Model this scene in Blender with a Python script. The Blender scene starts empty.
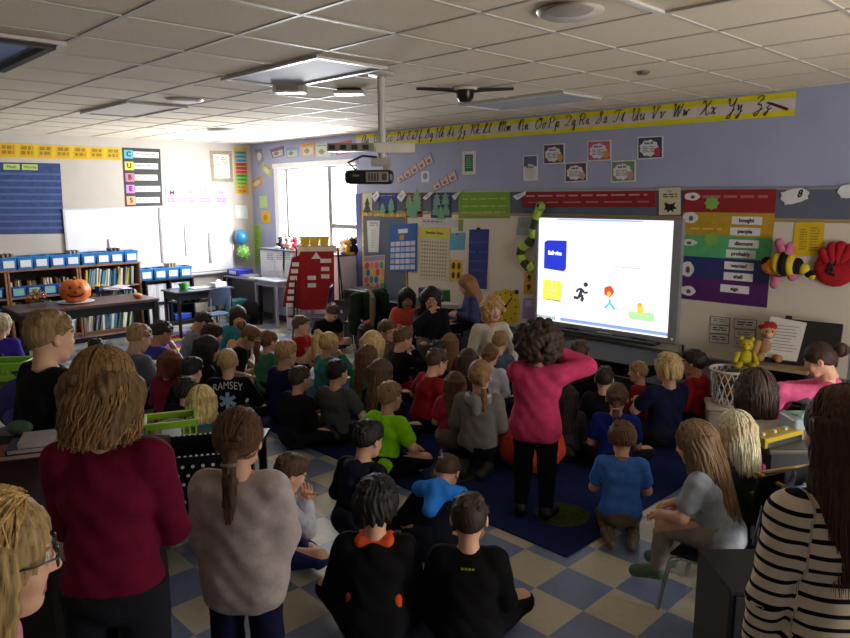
import bpy, bmesh, math, random
import numpy as np
from mathutils import Vector, Matrix, Euler
from mathutils.bvhtree import BVHTree
random.seed(7)
rng = np.random.default_rng(7)
scn = bpy.context.scene
COL = scn.collection
PI = math.pi

# ------------------------------------------------------------------ camera
FPX = 708.0; PIT = math.radians(9.95); YAW = math.radians(45.8); ROL = math.radians(-.29)
CAMH = 2.12; FY = 6.9; LX = -11.6; CZ = 3.03
_f = np.array([-math.sin(YAW)*math.cos(PIT), math.cos(YAW)*math.cos(PIT), -math.sin(PIT)])
_r = np.array([math.cos(YAW), math.sin(YAW), 0.]); _u = np.cross(_r, _f)
_r, _u = _r*math.cos(ROL)+_u*math.sin(ROL), _u*math.cos(ROL)-_r*math.sin(ROL)
CAM = np.array([0, 0, CAMH])
def ray(px, py): return _f+_r*(px-425)/FPX-_u*(py-319)/FPX
def atz(px, py, z): d = ray(px, py); return Vector(CAM+d*(z-CAMH)/d[2])
def aty(px, py, y=FY): d = ray(px, py); return Vector(CAM+d*y/d[1])
def atx(px, py, x=LX): d = ray(px, py); return Vector(CAM+d*x/d[0])
def depth(p): return float((np.array(p)-CAM)@_f)
cam = bpy.data.cameras.new('camera'); cam.sensor_fit = 'HORIZONTAL'; cam.sensor_width = 36; cam.lens = FPX/850*36
cam.clip_start = .05
co = bpy.data.objects.new('camera', cam); COL.objects.link(co)
m = Matrix((( _r[0], _u[0], -_f[0], 0), (_r[1], _u[1], -_f[1], 0), (_r[2], _u[2], -_f[2], CAMH), (0, 0, 0, 1)))
co.matrix_world = m
scn.camera = co

# ------------------------------------------------------------------ materials
def lin(h):
    h = h.lstrip('#'); v = [int(h[i:i+2], 16)/255 for i in (0, 2, 4)]
    return tuple(c/12.92 if c <= .04045 else ((c+.055)/1.055)**2.4 for c in v)+(1,)
_mats = {}
def pm(hexc, rough=.7, var=.10, scale=18., bump=0., bscale=200., metal=0., spec=.4, coat=0., stretch=None, emis=0., name=None):
    """a plain surface with a little procedural colour variation"""
    key = (hexc, rough, var, scale, bump, bscale, metal, spec, coat, stretch, emis)
    if key in _mats: return _mats[key]
    mt = bpy.data.materials.new(name or 'surface_'+hexc.lstrip('#')); mt.use_nodes = True
    nt = mt.node_tree; b = nt.nodes['Principled BSDF']
    c = lin(hexc)
    tc = nt.nodes.new('ShaderNodeTexCoord'); mp = nt.nodes.new('ShaderNodeMapping')
    if stretch: mp.inputs['Scale'].default_value = stretch
    nt.links.new(tc.outputs['Object'], mp.inputs['Vector'])
    nz = nt.nodes.new('ShaderNodeTexNoise'); nz.inputs['Scale'].default_value = scale; nz.inputs['Detail'].default_value = 3
    nt.links.new(mp.outputs['Vector'], nz.inputs['Vector'])
    cr = nt.nodes.new('ShaderNodeValToRGB'); cr.color_ramp.elements[0].position = .3; cr.color_ramp.elements[1].position = .7
    cr.color_ramp.elements[0].color = tuple(max(0, x*(1-var)) for x in c[:3])+(1,)
    cr.color_ramp.elements[1].color = tuple(min(1, x*(1+var)) for x in c[:3])+(1,)
    nt.links.new(nz.outputs['Fac'], cr.inputs['Fac']); nt.links.new(cr.outputs['Color'], b.inputs['Base Color'])
    b.inputs['Roughness'].default_value = rough; b.inputs['Metallic'].default_value = metal
    b.inputs['Specular IOR Level'].default_value = spec; b.inputs['Coat Weight'].default_value = coat
    if emis:
        nt.links.new(cr.outputs['Color'], b.inputs['Emission Color']); b.inputs['Emission Strength'].default_value = emis
    if bump:
        n2 = nt.nodes.new('ShaderNodeTexNoise'); n2.inputs['Scale'].default_value = bscale
        nt.links.new(mp.outputs['Vector'], n2.inputs['Vector'])
        bp = nt.nodes.new('ShaderNodeBump'); bp.inputs['Strength'].default_value = bump; bp.inputs['Distance'].default_value = .004
        nt.links.new(n2.outputs['Fac'], bp.inputs['Height']); nt.links.new(bp.outputs['Normal'], b.inputs['Normal'])
    _mats[key] = mt
    return mt
def fabric(h): return pm(h, .9, .14, 25, .35, 260, spec=.15)
def paper(h): return pm(h, .6, .04, 12, spec=.3)
def plastic(h): return pm(h, .35, .05, 10, spec=.5)
def wood(h): return pm(h, .45, .28, 6, .1, 60, stretch=(1, 1, 9))
def chrome(): return pm('#b9bcc0', .25, .05, 10, metal=1.)
def hairm(h): return pm(h, .62, .42, 90, .8, 170, spec=.4, stretch=(1, 1, .06))
def glow(h, s=1.): return pm(h, .5, .0, 10, emis=s)

# ------------------------------------------------------------------ objects
def link(o, parent=None):
    COL.objects.link(o)
    if parent is not None: o.parent = parent
    return o
def tag(o, label, cat, group=None, kind=None):
    if label: o['label'] = label
    if cat: o['category'] = cat
    if group: o['group'] = group
    if kind: o['kind'] = kind
    return o
def empty(name, loc=(0, 0, 0), rz=0., label=None, cat=None, group=None):
    o = bpy.data.objects.new(name, None); o.location = loc; o.rotation_euler = (0, 0, rz); o.empty_display_size = .1
    link(o); return tag(o, label, cat, group)
def mesh_np(name, V, Q, mats, midx=None, smooth=True):
    me = bpy.data.meshes.new(name)
    V = np.asarray(V, np.float32); Q = np.asarray(Q, np.int32)
    me.vertices.add(len(V)); me.vertices.foreach_set('co', V.ravel())
    n = Q.shape[1]
    me.loops.add(Q.size); me.loops.foreach_set('vertex_index', Q.ravel())
    me.polygons.add(len(Q)); me.polygons.foreach_set('loop_start', np.arange(0, Q.size, n, dtype=np.int32))
    me.polygons.foreach_set('loop_total', np.full(len(Q), n, np.int32))
    for x in mats: me.materials.append(x)
    if midx is not None: me.polygons.foreach_set('material_index', np.asarray(midx, np.int32))
    me.polygons.foreach_set('use_smooth', np.full(len(Q), smooth, bool))
    me.update(calc_edges=True)
    return me

class MB:
    """collects simple solids and links them as ONE mesh object"""
    def __init__(s): s.v = []; s.f = []; s.mi = []; s.cur = 0
    def mat(s, i): s.cur = i; return s
    def add(s, vs, fs):
        o = len(s.v); s.v += [tuple(p) for p in vs]; s.f += [tuple(o+i for i in f) for f in fs]; s.mi += [s.cur]*len(fs); return s
    def box(s, c, d, rot=None):
        x, y, z = d[0]/2, d[1]/2, d[2]/2
        P = [Vector((sx*x, sy*y, sz*z)) for sz in (-1, 1) for sy in (-1, 1) for sx in (-1, 1)]
        if rot is not None: P = [rot @ p for p in P]
        c = Vector(c)
        return s.add([p+c for p in P], [(0, 2, 3, 1), (4, 5, 7, 6), (0, 1, 5, 4), (2, 6, 7, 3), (0, 4, 6, 2), (1, 3, 7, 5)])
    def bb(s, x0, y0, z0, x1, y1, z1): return s.box(((x0+x1)/2, (y0+y1)/2, (z0+z1)/2), (abs(x1-x0), abs(y1-y0), abs(z1-z0)))
    def prism(s, pts, off):
        """polygon swept along the vector off"""
        pts = [Vector(p) for p in pts]; off = Vector(off); n = len(pts)
        return s.add(pts+[p+off for p in pts], [tuple(range(n-1, -1, -1)), tuple(range(n, 2*n))]+[(i, (i+1) % n, (i+1) % n+n, i+n) for i in range(n)])
    def cyl(s, a, b, ra, rb=None, n=12):
        return s.tube([a, b], [ra, ra if rb is None else rb], n)
    def tube(s, pts, r, n=8, close=False):
        pts = [Vector(p) for p in pts]; k = len(pts)
        if not hasattr(r, '__len__'): r = [r]*k
        vs = []; up = None
        for i, p in enumerate(pts):
            if close: t = pts[(i+1) % k]-pts[i-1]
            else: t = pts[min(i+1, k-1)]-pts[max(i-1, 0)]
            t.normalize()
            if up is None: up = t.orthogonal().normalized()
            up = (up-t*up.dot(t))
            up = up.normalized() if up.length > 1e-6 else t.orthogonal().normalized()
            w = t.cross(up)
            vs += [p+(up*math.cos(2*PI*j/n)+w*math.sin(2*PI*j/n))*r[i] for j in range(n)]
        fs = [(i*n+j, i*n+(j+1) % n, (i+1)*n+(j+1) % n, (i+1)*n+j) for i in range(k-1) for j in range(n)]
        if close: fs += [((k-1)*n+j, (k-1)*n+(j+1) % n, (j+1) % n, j) for j in range(n)]
        else: fs += [tuple(range(n-1, -1, -1)), tuple((k-1)*n+j for j in range(n))]
        return s.add(vs, fs)
    def ell(s, c, r, nu=14, nv=9, rot=None, f=None):
        c = Vector(c); vs = []
        for j in range(nv+1):
            t = PI*j/nv
            for i in range(nu):
                a = 2*PI*i/nu; q = 1. if f is None else f(a, t)
                p = Vector((r[0]*math.sin(t)*math.cos(a)*q, r[1]*math.sin(t)*math.sin(a)*q, r[2]*math.cos(t)*q))
                if rot is not None: p = rot @ p
                vs.append(p+c)
        fs = [(j*nu+i, (j+1)*nu+i, (j+1)*nu+(i+1) % nu, j*nu+(i+1) % nu) for j in range(nv) for i in range(nu)]
        return s.add(vs, fs)
    def lathe(s, c, prof, n=20):
        c = Vector(c); k = len(prof)
        vs = [c+Vector((r*math.cos(2*PI*i/n), r*math.sin(2*PI*i/n), z)) for r, z in prof for i in range(n)]
        fs = [(j*n+i, j*n+(i+1) % n, (j+1)*n+(i+1) % n, (j+1)*n+i) for j in range(k-1) for i in range(n)]
        return s.add(vs, fs)
    def build(s, name, mats, parent=None, smooth=False, bevel=0., xf=None, sub=0):
        me = bpy.data.meshes.new(name)
        vs = s.v if xf is None else [xf @ Vector(p) for p in s.v]
        me.from_pydata(vs, [], s.f)
        if not isinstance(mats, (list, tuple)): mats = [mats]
        for x in mats: me.materials.append(x)
        for p, i in zip(me.polygons, s.mi): p.material_index = i; p.use_smooth = smooth
        if smooth:
            try: me.set_sharp_from_angle(angle=math.radians(40))
            except Exception: pass
        bm = bmesh.new(); bm.from_mesh(me); bmesh.ops.recalc_face_normals(bm, faces=bm.faces); bm.to_mesh(me); bm.free()
        me.update()
        o = bpy.data.objects.new(name, me); link(o, parent)
        if bevel:
            b = o.modifiers.new('edge', 'BEVEL'); b.width = bevel; b.segments = 2; b.limit_method = 'ANGLE'
        if sub:
            b = o.modifiers.new('round', 'SUBSURF'); b.levels = sub; b.render_levels = sub
        return o
def copy_tree(o, parent=None):
    c = o.copy(); COL.objects.link(c)
    if parent is not None: c.parent = parent
    for ch in list(o.children): copy_tree(ch, c)
    return c
def struct(o): o['kind'] = 'structure'; return o

# ------------------------------------------------------------------ flat things on a wall
class Panel:
    """a sheet on a wall: four corners given on the wall plane; s runs right, t runs down"""
    def __init__(s, name, plane, px, mt, label=None, cat=None, group=None, th=.004, gap=.002, parent=None, base=None):
        if plane == 'F': s.c = [aty(*p) for p in px]; s.n = Vector((0, -1, 0))
        elif plane == 'L': s.c = [atx(*p) for p in px]; s.n = Vector((1, 0, 0))
        else: s.c = [Vector(p) for p in px]; s.n = (s.c[1]-s.c[0]).cross(s.c[3]-s.c[0]).normalized()*-1
        s.c = [p+s.n*gap for p in s.c]; s.th = th
        s.o = MB().prism(s.c, s.n*th).build(name, mt, parent)
        if label: tag(s.o, label, cat, group)
        s.lev = th
    def at(s, u, v, lev=0.):
        a, b, c, d = s.c
        return (a*(1-u)+b*u)*(1-v)+(d*(1-u)+c*u)*v+s.n*(s.th+lev)
    def rect(s, name, u0, v0, u1, v1, mt, lev=0., th=.002, parent=None):
        return MB().prism([s.at(u0, v0, lev), s.at(u1, v0, lev), s.at(u1, v1, lev), s.at(u0, v1, lev)], s.n*th).build(name, mt, parent or s.o)
    def poly(s, name, pts, mt, lev=0., th=.002, parent=None):
        return MB().prism([s.at(u, v, lev) for u, v in pts], s.n*th).build(name, mt, parent or s.o)
    def blob(s, name, u, v, ru, rv, mt, lev=0., th=.003, n=18, wob=0., k=7, parent=None):
        return s.poly(name, [(u+ru*math.cos(2*PI*i/n)*(1+wob*math.cos(k*2*PI*i/n)), v+rv*math.sin(2*PI*i/n)*(1+wob*math.cos(k*2*PI*i/n))) for i in range(n)], mt, lev, th, parent)
    def lines(s, name, u0, v0, u1, v1, rows, mt, lev=0., fill=.45, parent=None, words=4):
        """illegible lines of writing"""
        mb = MB(); h = (v1-v0)/rows
        for r in range(rows):
            u = u0
            while u < u1-.02*(u1-u0):
                w = (u1-u0)/words*random.uniform(.5, 1.15); e = min(u+w, u1)
                mb.prism([s.at(u, v0+h*r, lev), s.at(e, v0+h*r, lev), s.at(e, v0+h*(r+fill), lev), s.at(u, v0+h*(r+fill), lev)], s.n*.0012)
                u = e+(u1-u0)/words*.22
        return mb.build(name, mt, parent or s.o)
    def text(s, name, body, u, v, h, mt, lev=.001, shear=0., parent=None, align='CENTER', wid=None, bold=0.):
        cu = bpy.data.curves.new(name, 'FONT'); cu.body = body; cu.align_x = align; cu.align_y = 'CENTER'; cu.shear = shear
        cu.extrude = .0006; cu.offset = bold
        ex = (s.at(1, v)-s.at(0, v)).normalized(); ez = -s.n; ez = ex.cross((s.at(u, 0)-s.at(u, 1))).normalized(); ey = ez.cross(ex)
        cu.size = h
        cu.resolution_u = 4; t = bpy.data.objects.new('tmp', cu); COL.objects.link(t)
        me = bpy.data.meshes.new_from_object(t.evaluated_get(bpy.context.evaluated_depsgraph_get())); bpy.data.objects.remove(t); bpy.data.curves.remove(cu)
        me.name = name; me.materials.clear(); me.materials.append(mt); o = bpy.data.objects.new(name, me); link(o, parent or s.o)
        sx = 1.
        if wid:
            xs_ = [v.co.x for v in me.vertices]; sx = wid/(max(xs_)-min(xs_))
        p = s.at(u, v, lev)
        o.matrix_world = Matrix(((ex.x*sx, ey.x, ez.x, p.x), (ex.y*sx, ey.y, ez.y, p.y), (ex.z*sx, ey.z, ez.z, p.z), (0, 0, 0, 1)))
        return o

# ------------------------------------------------------------------ distance-field modelling (for bodies, clothes, hair)
class Field:
    def __init__(s, prims, h, pad=.03):
        s.h = h
        lo = np.full(3, 1e9); hi = np.full(3, -1e9)
        for p in prims:
            if p[0] == 's': continue
            if p[0] == 'c':
                r = max(p[3], p[4]); lo = np.minimum(lo, np.minimum(p[1], p[2])-r); hi = np.maximum(hi, np.maximum(p[1], p[2])+r)
            else:
                r = max(p[2]); lo = np.minimum(lo, np.array(p[1])-r); hi = np.maximum(hi, np.array(p[1])+r)
        s.o = lo-pad; n = np.ceil((hi-lo+2*pad)/h).astype(int)+1
        s.ax = [(s.o[i]+h*np.arange(n[i])).astype(np.float32) for i in range(3)]
        s.D = np.full(n, .5, np.float32)
        for p in prims: s.put(p)
    def grids(s, sl=None):
        a = s.ax if sl is None else [s.ax[i][sl[i]] for i in range(3)]
        return a[0][:, None, None], a[1][None, :, None], a[2][None, None, :]
    def put(s, p):
        kind = p[0]
        if kind == 'c': _, a, b, ra, rb, k = p; a = np.asarray(a, float); b = np.asarray(b, float); r = max(ra, rb); lo = np.minimum(a, b)-r; hi = np.maximum(a, b)+r
        else: _, c, rad, k = p[:4]; R = p[4] if len(p) > 4 else None; c = np.asarray(c, float); r = max(rad); lo = c-r; hi = c+r
        m = k+3*s.h
        i0 = np.maximum(0, np.floor((lo-m-s.o)/s.h).astype(int)); i1 = np.minimum(s.D.shape, np.ceil((hi+m-s.o)/s.h).astype(int)+1)
        if (i1 <= i0).any(): return
        sl = tuple(slice(i0[i], i1[i]) for i in range(3))
        X, Y, Z = s.grids(sl)
        if kind == 'c':
            ba = b-a; L2 = float(ba@ba)+1e-12
            t = np.clip(((X-a[0])*ba[0]+(Y-a[1])*ba[1]+(Z-a[2])*ba[2])/L2, 0, 1)
            d = np.sqrt((X-a[0]-t*ba[0])**2+(Y-a[1]-t*ba[1])**2+(Z-a[2]-t*ba[2])**2)-(ra+(rb-ra)*t)
        else:
            x, y, z = X-c[0], Y-c[1], Z-c[2]
            if R is not None: x, y, z = [R[0][i]*x+R[1][i]*y+R[2][i]*z for i in range(3)]
            q = np.sqrt((x/rad[0])**2+(y/rad[1])**2+(z/rad[2])**2); g = np.sqrt((x/rad[0]**2)**2+(y/rad[1]**2)**2+(z/rad[2]**2)**2)
            d = q*(q-1)/(g+1e-6)
        e = s.D[sl]
        if kind == 's':                                   # carve away
            d = -d; hh = np.clip(.5-.5*(e-d)/k, 0, 1); s.D[sl] = e*(1-hh)+d*hh+k*hh*(1-hh)
        else:
            hh = np.clip(.5+.5*(e-d)/k, 0, 1); s.D[sl] = e*(1-hh)+d*hh-k*hh*(1-hh)
    def cut(s, pt, n):
        """keep the side the normal points away from"""
        X, Y, Z = s.grids(); n = np.asarray(n, float); n = n/np.linalg.norm(n)
        s.D = np.maximum(s.D, ((X-pt[0])*n[0]+(Y-pt[1])*n[1]+(Z-pt[2])*n[2]).astype(np.float32))
    def wrinkle(s, amp, f, ph=0.):
        X, Y, Z = s.grids()
        s.D = s.D+np.float32(amp)*(np.sin(f*(.6*X+.5*Y+Z)+2.2*np.sin(f*.45*(X-Y)+ph)+ph)*np.sin(f*.37*(X+1.3*Z)+ph*2)).astype(np.float32)
    def mesh(s):
        D = s.D; h = s.h
        D[0] = D[-1] = .5; D[:, 0] = D[:, -1] = .5; D[:, :, 0] = D[:, :, -1] = .5
        S = D < 0; nx, ny, nz = D.shape
        C = np.zeros((nx-1, ny-1, nz-1), np.int8)
        cs = [(a, b, c) for a in (0, 1) for b in (0, 1) for c in (0, 1)]
        for a, b, c in cs: C += S[a:nx-1+a, b:ny-1+b, c:nz-1+c]
        act = (C > 0) & (C < 8); idx = np.argwhere(act)
        acc = np.zeros((len(idx), 3)); cnt = np.zeros(len(idx))
        for a in cs:
            for ax in range(3):
                if a[ax]: continue
                b = list(a); b[ax] = 1
                da = D[idx[:, 0]+a[0], idx[:, 1]+a[1], idx[:, 2]+a[2]]; db = D[idx[:, 0]+b[0], idx[:, 1]+b[1], idx[:, 2]+b[2]]
                mm = (da < 0) != (db < 0)
                t = np.where(mm, da/np.where(mm, da-db, 1), 0)
                pt = np.tile(np.array(a, float), (len(idx), 1)); pt[:, ax] = t
                acc[mm] += pt[mm]; cnt[mm] += 1
        V = s.o+h*(idx+acc/cnt[:, None])
        ids = np.full(C.shape, -1, np.int32); ids[act] = np.arange(len(idx))
        Q = []
        for ax in range(3):
            u, w = [(1, 2), (2, 0), (0, 1)][ax]
            sa = [slice(None)]*3; sb = [slice(None)]*3; sa[ax] = slice(0, -1); sb[ax] = slice(1, None)
            for e in (u, w): sa[e] = slice(1, -1); sb[e] = slice(1, -1)
            A = S[tuple(sa)]; B = S[tuple(sb)]
            for flip in (0, 1):
                w_ = np.argwhere(A & ~B if not flip else ~A & B)
                if not len(w_): continue
                base = w_.copy(); base[:, u] += 1; base[:, w] += 1
                q = []
                for du, dw in ((-1, -1), (0, -1), (0, 0), (-1, 0)):
                    g = base.copy(); g[:, u] += du; g[:, w] += dw; q.append(ids[g[:, 0], g[:, 1], g[:, 2]])
                q = np.stack(q, 1); Q.append(q[:, ::-1] if flip else q)
        return V, np.concatenate(Q)
# ------------------------------------------------------------------ people
CH = dict(tor=.36, sh=.128, hip=.072, ua=.20, fa=.175, th=.29, sk=.28, nk=.145, hs=1.0, rs=1.0, stand=.63)
AD = dict(tor=.50, sh=.150, hip=.088, ua=.285, fa=.25, th=.42, sk=.41, nk=.19, hs=1.06, rs=1.14, stand=.90)
SKIN = {}; PEOPLE = []
def skin(tone):
    if tone not in SKIN:
        c = {'fair': '#d9a98c', 'tan': '#c49472', 'brown': '#8a5a3e'}[tone]
        SKIN[tone] = [pm(c, .55, .06, 30, spec=.35), pm('#e8e4df', .2, .02), pm('#2a1a12', .2, .1), pm({'fair': '#b5605a', 'tan': '#994a40', 'brown': '#6e3a34'}[tone], .45, .05), pm({'fair': '#8a6a4c', 'tan': '#2e2018', 'brown': '#1e1512'}[tone], .7, .1)]
    return SKIN[tone]

def vec(*a): return np.array(a, float)
def rot_np(hy, hp, hr=0.):
    """head turn: yaw to the right, pitch down, roll to the right (degrees)"""
    M = Matrix.Rotation(-math.radians(hy), 3, 'Z') @ Matrix.Rotation(-math.radians(hp), 3, 'X') @ Matrix.Rotation(math.radians(hr), 3, 'Y')
    return M
_headc = {}
def head_template(kind):
    if kind in _headc: return _headc[kind]
    ad = kind == 'adult'
    P = [('e', vec(0, -.010, .024), (.076, .094, .092), .01), ('e', vec(0, .018, -.032), (.057, .068, .078), .03)]
    P += [('e', vec(0, .058, -.092), (.024, .022, .020), .025), ('c', vec(-.028, .045, -.075), vec(.028, .045, -.075), .026, .026, .02)]
    P += [('e', vec(s*.034, .058, -.03), (.026, .024, .026), .02) for s in (-1, 1)]
    P += [('c', vec(-.035, .078, .028), vec(.035, .078, .028), .011, .011, .012)]
    P += [('s', vec(s*.031, .102, .006), (.017, .018, .013), .010) for s in (-1, 1)]
    P += [('c', vec(0, .084, .010), vec(0, .101, -.026), .007, .0105, .010), ('e', vec(-.010, .092, -.028), (.008, .009, .007), .006), ('e', vec(.010, .092, -.028), (.008, .009, .007), .006)]
    P += [('c', vec(-.017, .0785, -.0555), vec(.017, .0785, -.0555), .006, .006, .006), ('c', vec(-.013, .079, -.0655), vec(.013, .079, -.0655), .0065, .0065, .005)]
    for s in (-1, 1):
        P += [('e', vec(s*.079, -.010, -.006), (.010, .019, .028), .006), ('s', vec(s*.089, -.004, -.004), (.007, .009, .015), .004)]
    P += [('c', vec(0, -.018, -.05), vec(0, -.028, -.15), .045 if not ad else .047, .046 if not ad else .050, .02)]
    F = Field(P, .0046, .02); F.cut((0, 0, -.14), (0, 0, -1))
    V, Q = F.mesh()
    c = V[Q].mean(1); mi = np.zeros(len(Q), int)
    mi[(np.abs(c[:, 0]) < .023) & (c[:, 1] > .07) & (c[:, 2] < -.049) & (c[:, 2] > -.074)] = 3
    arch = .030-.25*np.abs(np.abs(c[:, 0])-.030)
    mi[(np.abs(c[:, 0]) < .050) & (np.abs(c[:, 0]) > .013) & (c[:, 1] > .055) & (np.abs(c[:, 2]-arch) < .0042)] = 4
    vs = [V]; qs = [Q]; ms = [mi]; n = len(V)
    for s in (-1, 1):
        for cc, r, mm in ((vec(s*.031, .0755, .005), .0125, 1), (vec(s*.031, .0815, .005), .0072, 2)):
            b = MB().ell(cc, (r, r, r), 10, 8)
            q = np.array(b.f); vs.append(np.array(b.v)); qs.append(q+n); ms.append(np.full(len(q), mm)); n += len(b.v)
    _headc[kind] = (np.concatenate(vs), np.concatenate(qs), np.concatenate(ms))
    return _headc[kind]

_hairc = {}
def hair_template(style):
    if style in _hairc: return _hairc[style]
    R = random.Random(sum(ord(c)*(i+3) for i, c in enumerate(style)))
    h = .006; P = []; cuts = []; after = []; noise = .0026; tie = None
    base, _, opt = style.partition('+')
    sk = lambda t: ('e', vec(0, -.010, .024), (.076+t, .094+t, .092+t), .01)
    hairline = ((0, 0, .004), (0, .60, -1))
    def locks(L, n, spread, rx, ry, r0, r1, amax=2.25, back=0., wave=0., z0=.035):
        for i in range(n):
            a = -amax+2*amax*i/(n-1)+R.uniform(-.05, .05); l = L*R.uniform(.9, 1.06)
            x, y = rx*math.sin(a), -.010-ry*math.cos(a)
            pts = []
            for q in range(6):
                t = q/5; g = 1+spread*t
                pts.append(vec(x*g*(1-.10*t*t)+wave*math.sin(7*t+a*3), y*g+back*t*t+wave*math.cos(6*t+a*5), z0-(z0+l)*t))
            for q in range(5):
                ra, rb = r0+(r1-r0)*q/5, r0+(r1-r0)*(q+1)/5
                P.append(('c', pts[q], pts[q+1], ra, rb, .012))
    face = lambda w=.054, zz=-.045, hh=.098: after.append(('s', vec(0, .098, zz), (w, .062, hh), .012))
    if base in ('short', 'crew', 'buzz', 'mop'):
        t = {'short': .010, 'crew': .007, 'buzz': .005, 'mop': .016}[base]; noise = {'short': .0018, 'crew': .0009, 'buzz': .0004, 'mop': .0024}[base]
        P.append(sk(t))
        if base in ('short', 'mop'): P.append(('e', vec(.01, .02, .085), (.062, .066, .038), .03))
        if base == 'short': P.append(('e', vec(-.02, .062, .082), (.045, .03, .026), .02))
        if base == 'mop':
            hairline = ((0, 0, -.018), (0, .55, -1)); locks(.055, 11, .02, .082, .098, .020, .012, 2.3); face(.056, -.05, .09)
        for _ in range(36 if base != 'buzz' else 0):
            a, e = R.uniform(0, 2*PI), R.uniform(.15, 1.2)
            d = vec(math.cos(a)*math.cos(e), math.sin(a)*math.cos(e), math.sin(e)); p = vec(0, -.010, .024)+d*vec(.076+t, .094+t, .092+t)
            P.append(('e', p, (.013, .013, .008), .01))
        cuts.append(hairline)
    elif base in ('bob', 'long', 'half', 'wavy'):
        P.append(sk(.013))
        L = {'bob': .125, 'long': .30, 'half': .22, 'wavy': .145}[base]
        if 'xl' in opt: L = .40
        locks(L, 15, .06 if base != 'wavy' else .12, .083, .092, .026, .016 if base != 'wavy' else .020, 2.2 if base == 'bob' else 1.85, -.015 if base != 'bob' else .0, .012 if base == 'wavy' else .004)
        if base == 'wavy': locks(L*.75, 13, .18, .086, .095, .022, .017, 1.9, 0, .016)
        if base == 'half': P.append(('c', vec(0, -.105, .06), vec(0, -.118, -.14), .026, .014, .02))
        face()
        if 'bangs' in opt: P.append(('e', vec(0, .07, .058), (.05, .03, .03), .02))
    elif base in ('pony', 'highpony', 'bun', 'braid', 'lowpony', 'sidepony'):
        P.append(sk(.009)); cuts.append(((0, 0, -.016), (0, .52, -1)))
        for i in range(14):                                   # hair drawn back in ridges
            a = -1.5+3*i/13
            P.append(('c', vec(.072*math.sin(a), .052*math.cos(a)*.4, .10-.055*abs(math.sin(a))), vec(.03*math.sin(a), -.105, .03), .012, .010, .012))
        if base == 'highpony': pts = [vec(0, -.085, .10), vec(0, -.135, .115), vec(.01, -.165, .05), vec(.012, -.168, -.04), vec(.01, -.16, -.11)]; rr = [.018, .030, .034, .028, .012]
        elif base == 'pony': pts = [vec(0, -.10, .03), vec(0, -.142, .02), vec(.004, -.155, -.05), vec(0, -.15, -.13), vec(0, -.14, -.21)]; rr = [.020, .027, .031, .026, .010]
        elif base == 'bun': pts = [vec(0, -.10, .035), vec(0, -.138, .035), vec(.012, -.148, .03), vec(-.008, -.146, .05)]; rr = [.026, .042, .04, .036]
        elif base == 'lowpony': pts = [vec(0, -.095, -.03), vec(0, -.122, -.06), vec(.004, -.130, -.12), vec(0, -.125, -.2), vec(0, -.12, -.26)]; rr = [.030, .022, .027, .024, .010]
        elif base == 'sidepony': pts = [vec(.03, -.095, -.02), vec(.05, -.11, -.06), vec(.06, -.11, -.15), vec(.06, -.10, -.24)]; rr = [.026, .021, .024, .010]
        else: pts = [vec(0, -.10, -.03)]+[vec(.010*(-1)**i, -.118, -.05-.030*i) for i in range(8)]; rr = [.028]+[.023-.0016*i for i in range(8)]
        tie = (pts[1], pts[2]-pts[1], rr[1])
        after += [('c', pts[i], pts[i+1], rr[i], rr[i+1], .010) for i in range(len(pts)-1)]
        if base == 'braid': after += [('e', p, (.030, .022, .020), .006) for p in pts[1:]]
        elif base != 'bun':
            for i in range(5):
                o = vec(R.uniform(-.016, .016), R.uniform(-.016, .012), 0)
                after += [('c', pts[j]+o*(.4+.5*j/3), pts[j+1]+o*(.4+.5*(j+1)/3), rr[j]*.5, rr[j+1]*.5, .006) for j in range(1, len(pts)-1)]
    elif base in ('curly', 'afro', 'permed'):
        P.append(sk(.014)); noise = .001
        n = {'curly': 150, 'afro': 260, 'permed': 210}[base]
        for i in range(n):
            z = 1-2*(i+.5)/n; a = i*2.39996; q = math.sqrt(1-z*z); d = vec(math.cos(a)*q, math.sin(a)*q, z)
            if base == 'afro': c0, R3 = vec(0, -.022, .018), vec(.136, .13, .132)
            elif base == 'curly': c0, R3 = vec(0, -.016, .016), vec(.098, .108, .108)
            else: c0, R3 = vec(0, -.016, -.004), vec(.106, .110, .128)
            p = c0+d*R3*R.uniform(.86, 1.08)
            if p[1] > .035 and p[2] < .075 and abs(p[0]) < .072: continue
            if p[2] < -.10 and base != 'permed': continue
            s = R.uniform(.020, .030) if base != 'afro' else R.uniform(.020, .034)
            P.append(('e', p, (s, s, s*.9), .006))
        face(.052, -.05, .095)
    F = Field(P, h, .03)
    for p in after:
        if p[0] == 's': F.put(p)
    X, Y, Z = F.grids()
    az = np.arctan2(X, -(Y+.01))
    if noise: F.D = F.D+np.float32(noise)*(np.sin(az*30+2.5*np.sin(Z*38)+4*Z)+.5*np.sin(az*67-3*np.sin(Z*25))).astype(np.float32)
    for c in cuts: F.cut(*c)
    tail = [p for p in after if p[0] != 's']
    if tail:
        G = Field(tail+[p for p in P if p[0] == 'e'][:1], h, .03)
        # one field over both
        allp = P+tail; F2 = Field(allp[:1]+tail, h, .045)
        F2 = Field([('e', vec(0, -.010, .024), (.076+.009, .094+.009, .092+.009), .01)]+[p for p in P[1:]], h, .045)
        lo = np.minimum(F.o, G.o); hi = np.maximum([a[-1] for a in F.ax], [a[-1] for a in G.ax])
        big = Field([('e', (lo+hi)/2, tuple((hi-lo)/2), .001)], h, .005); big.D[:] = .5
        for p in P: big.put(p)
        for c in cuts: big.cut(*c)
        for p in tail: big.put(p)
        X, Y, Z = big.grids(); az = np.arctan2(X, -(Y+.01))
        big.D = big.D+np.float32(.0018)*(np.sin(az*34+2*np.sin(Z*30))+.6*np.sin(X*420+Y*200+2*np.sin(Z*40))).astype(np.float32)
        F = big
    V, Q = F.mesh()
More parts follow.
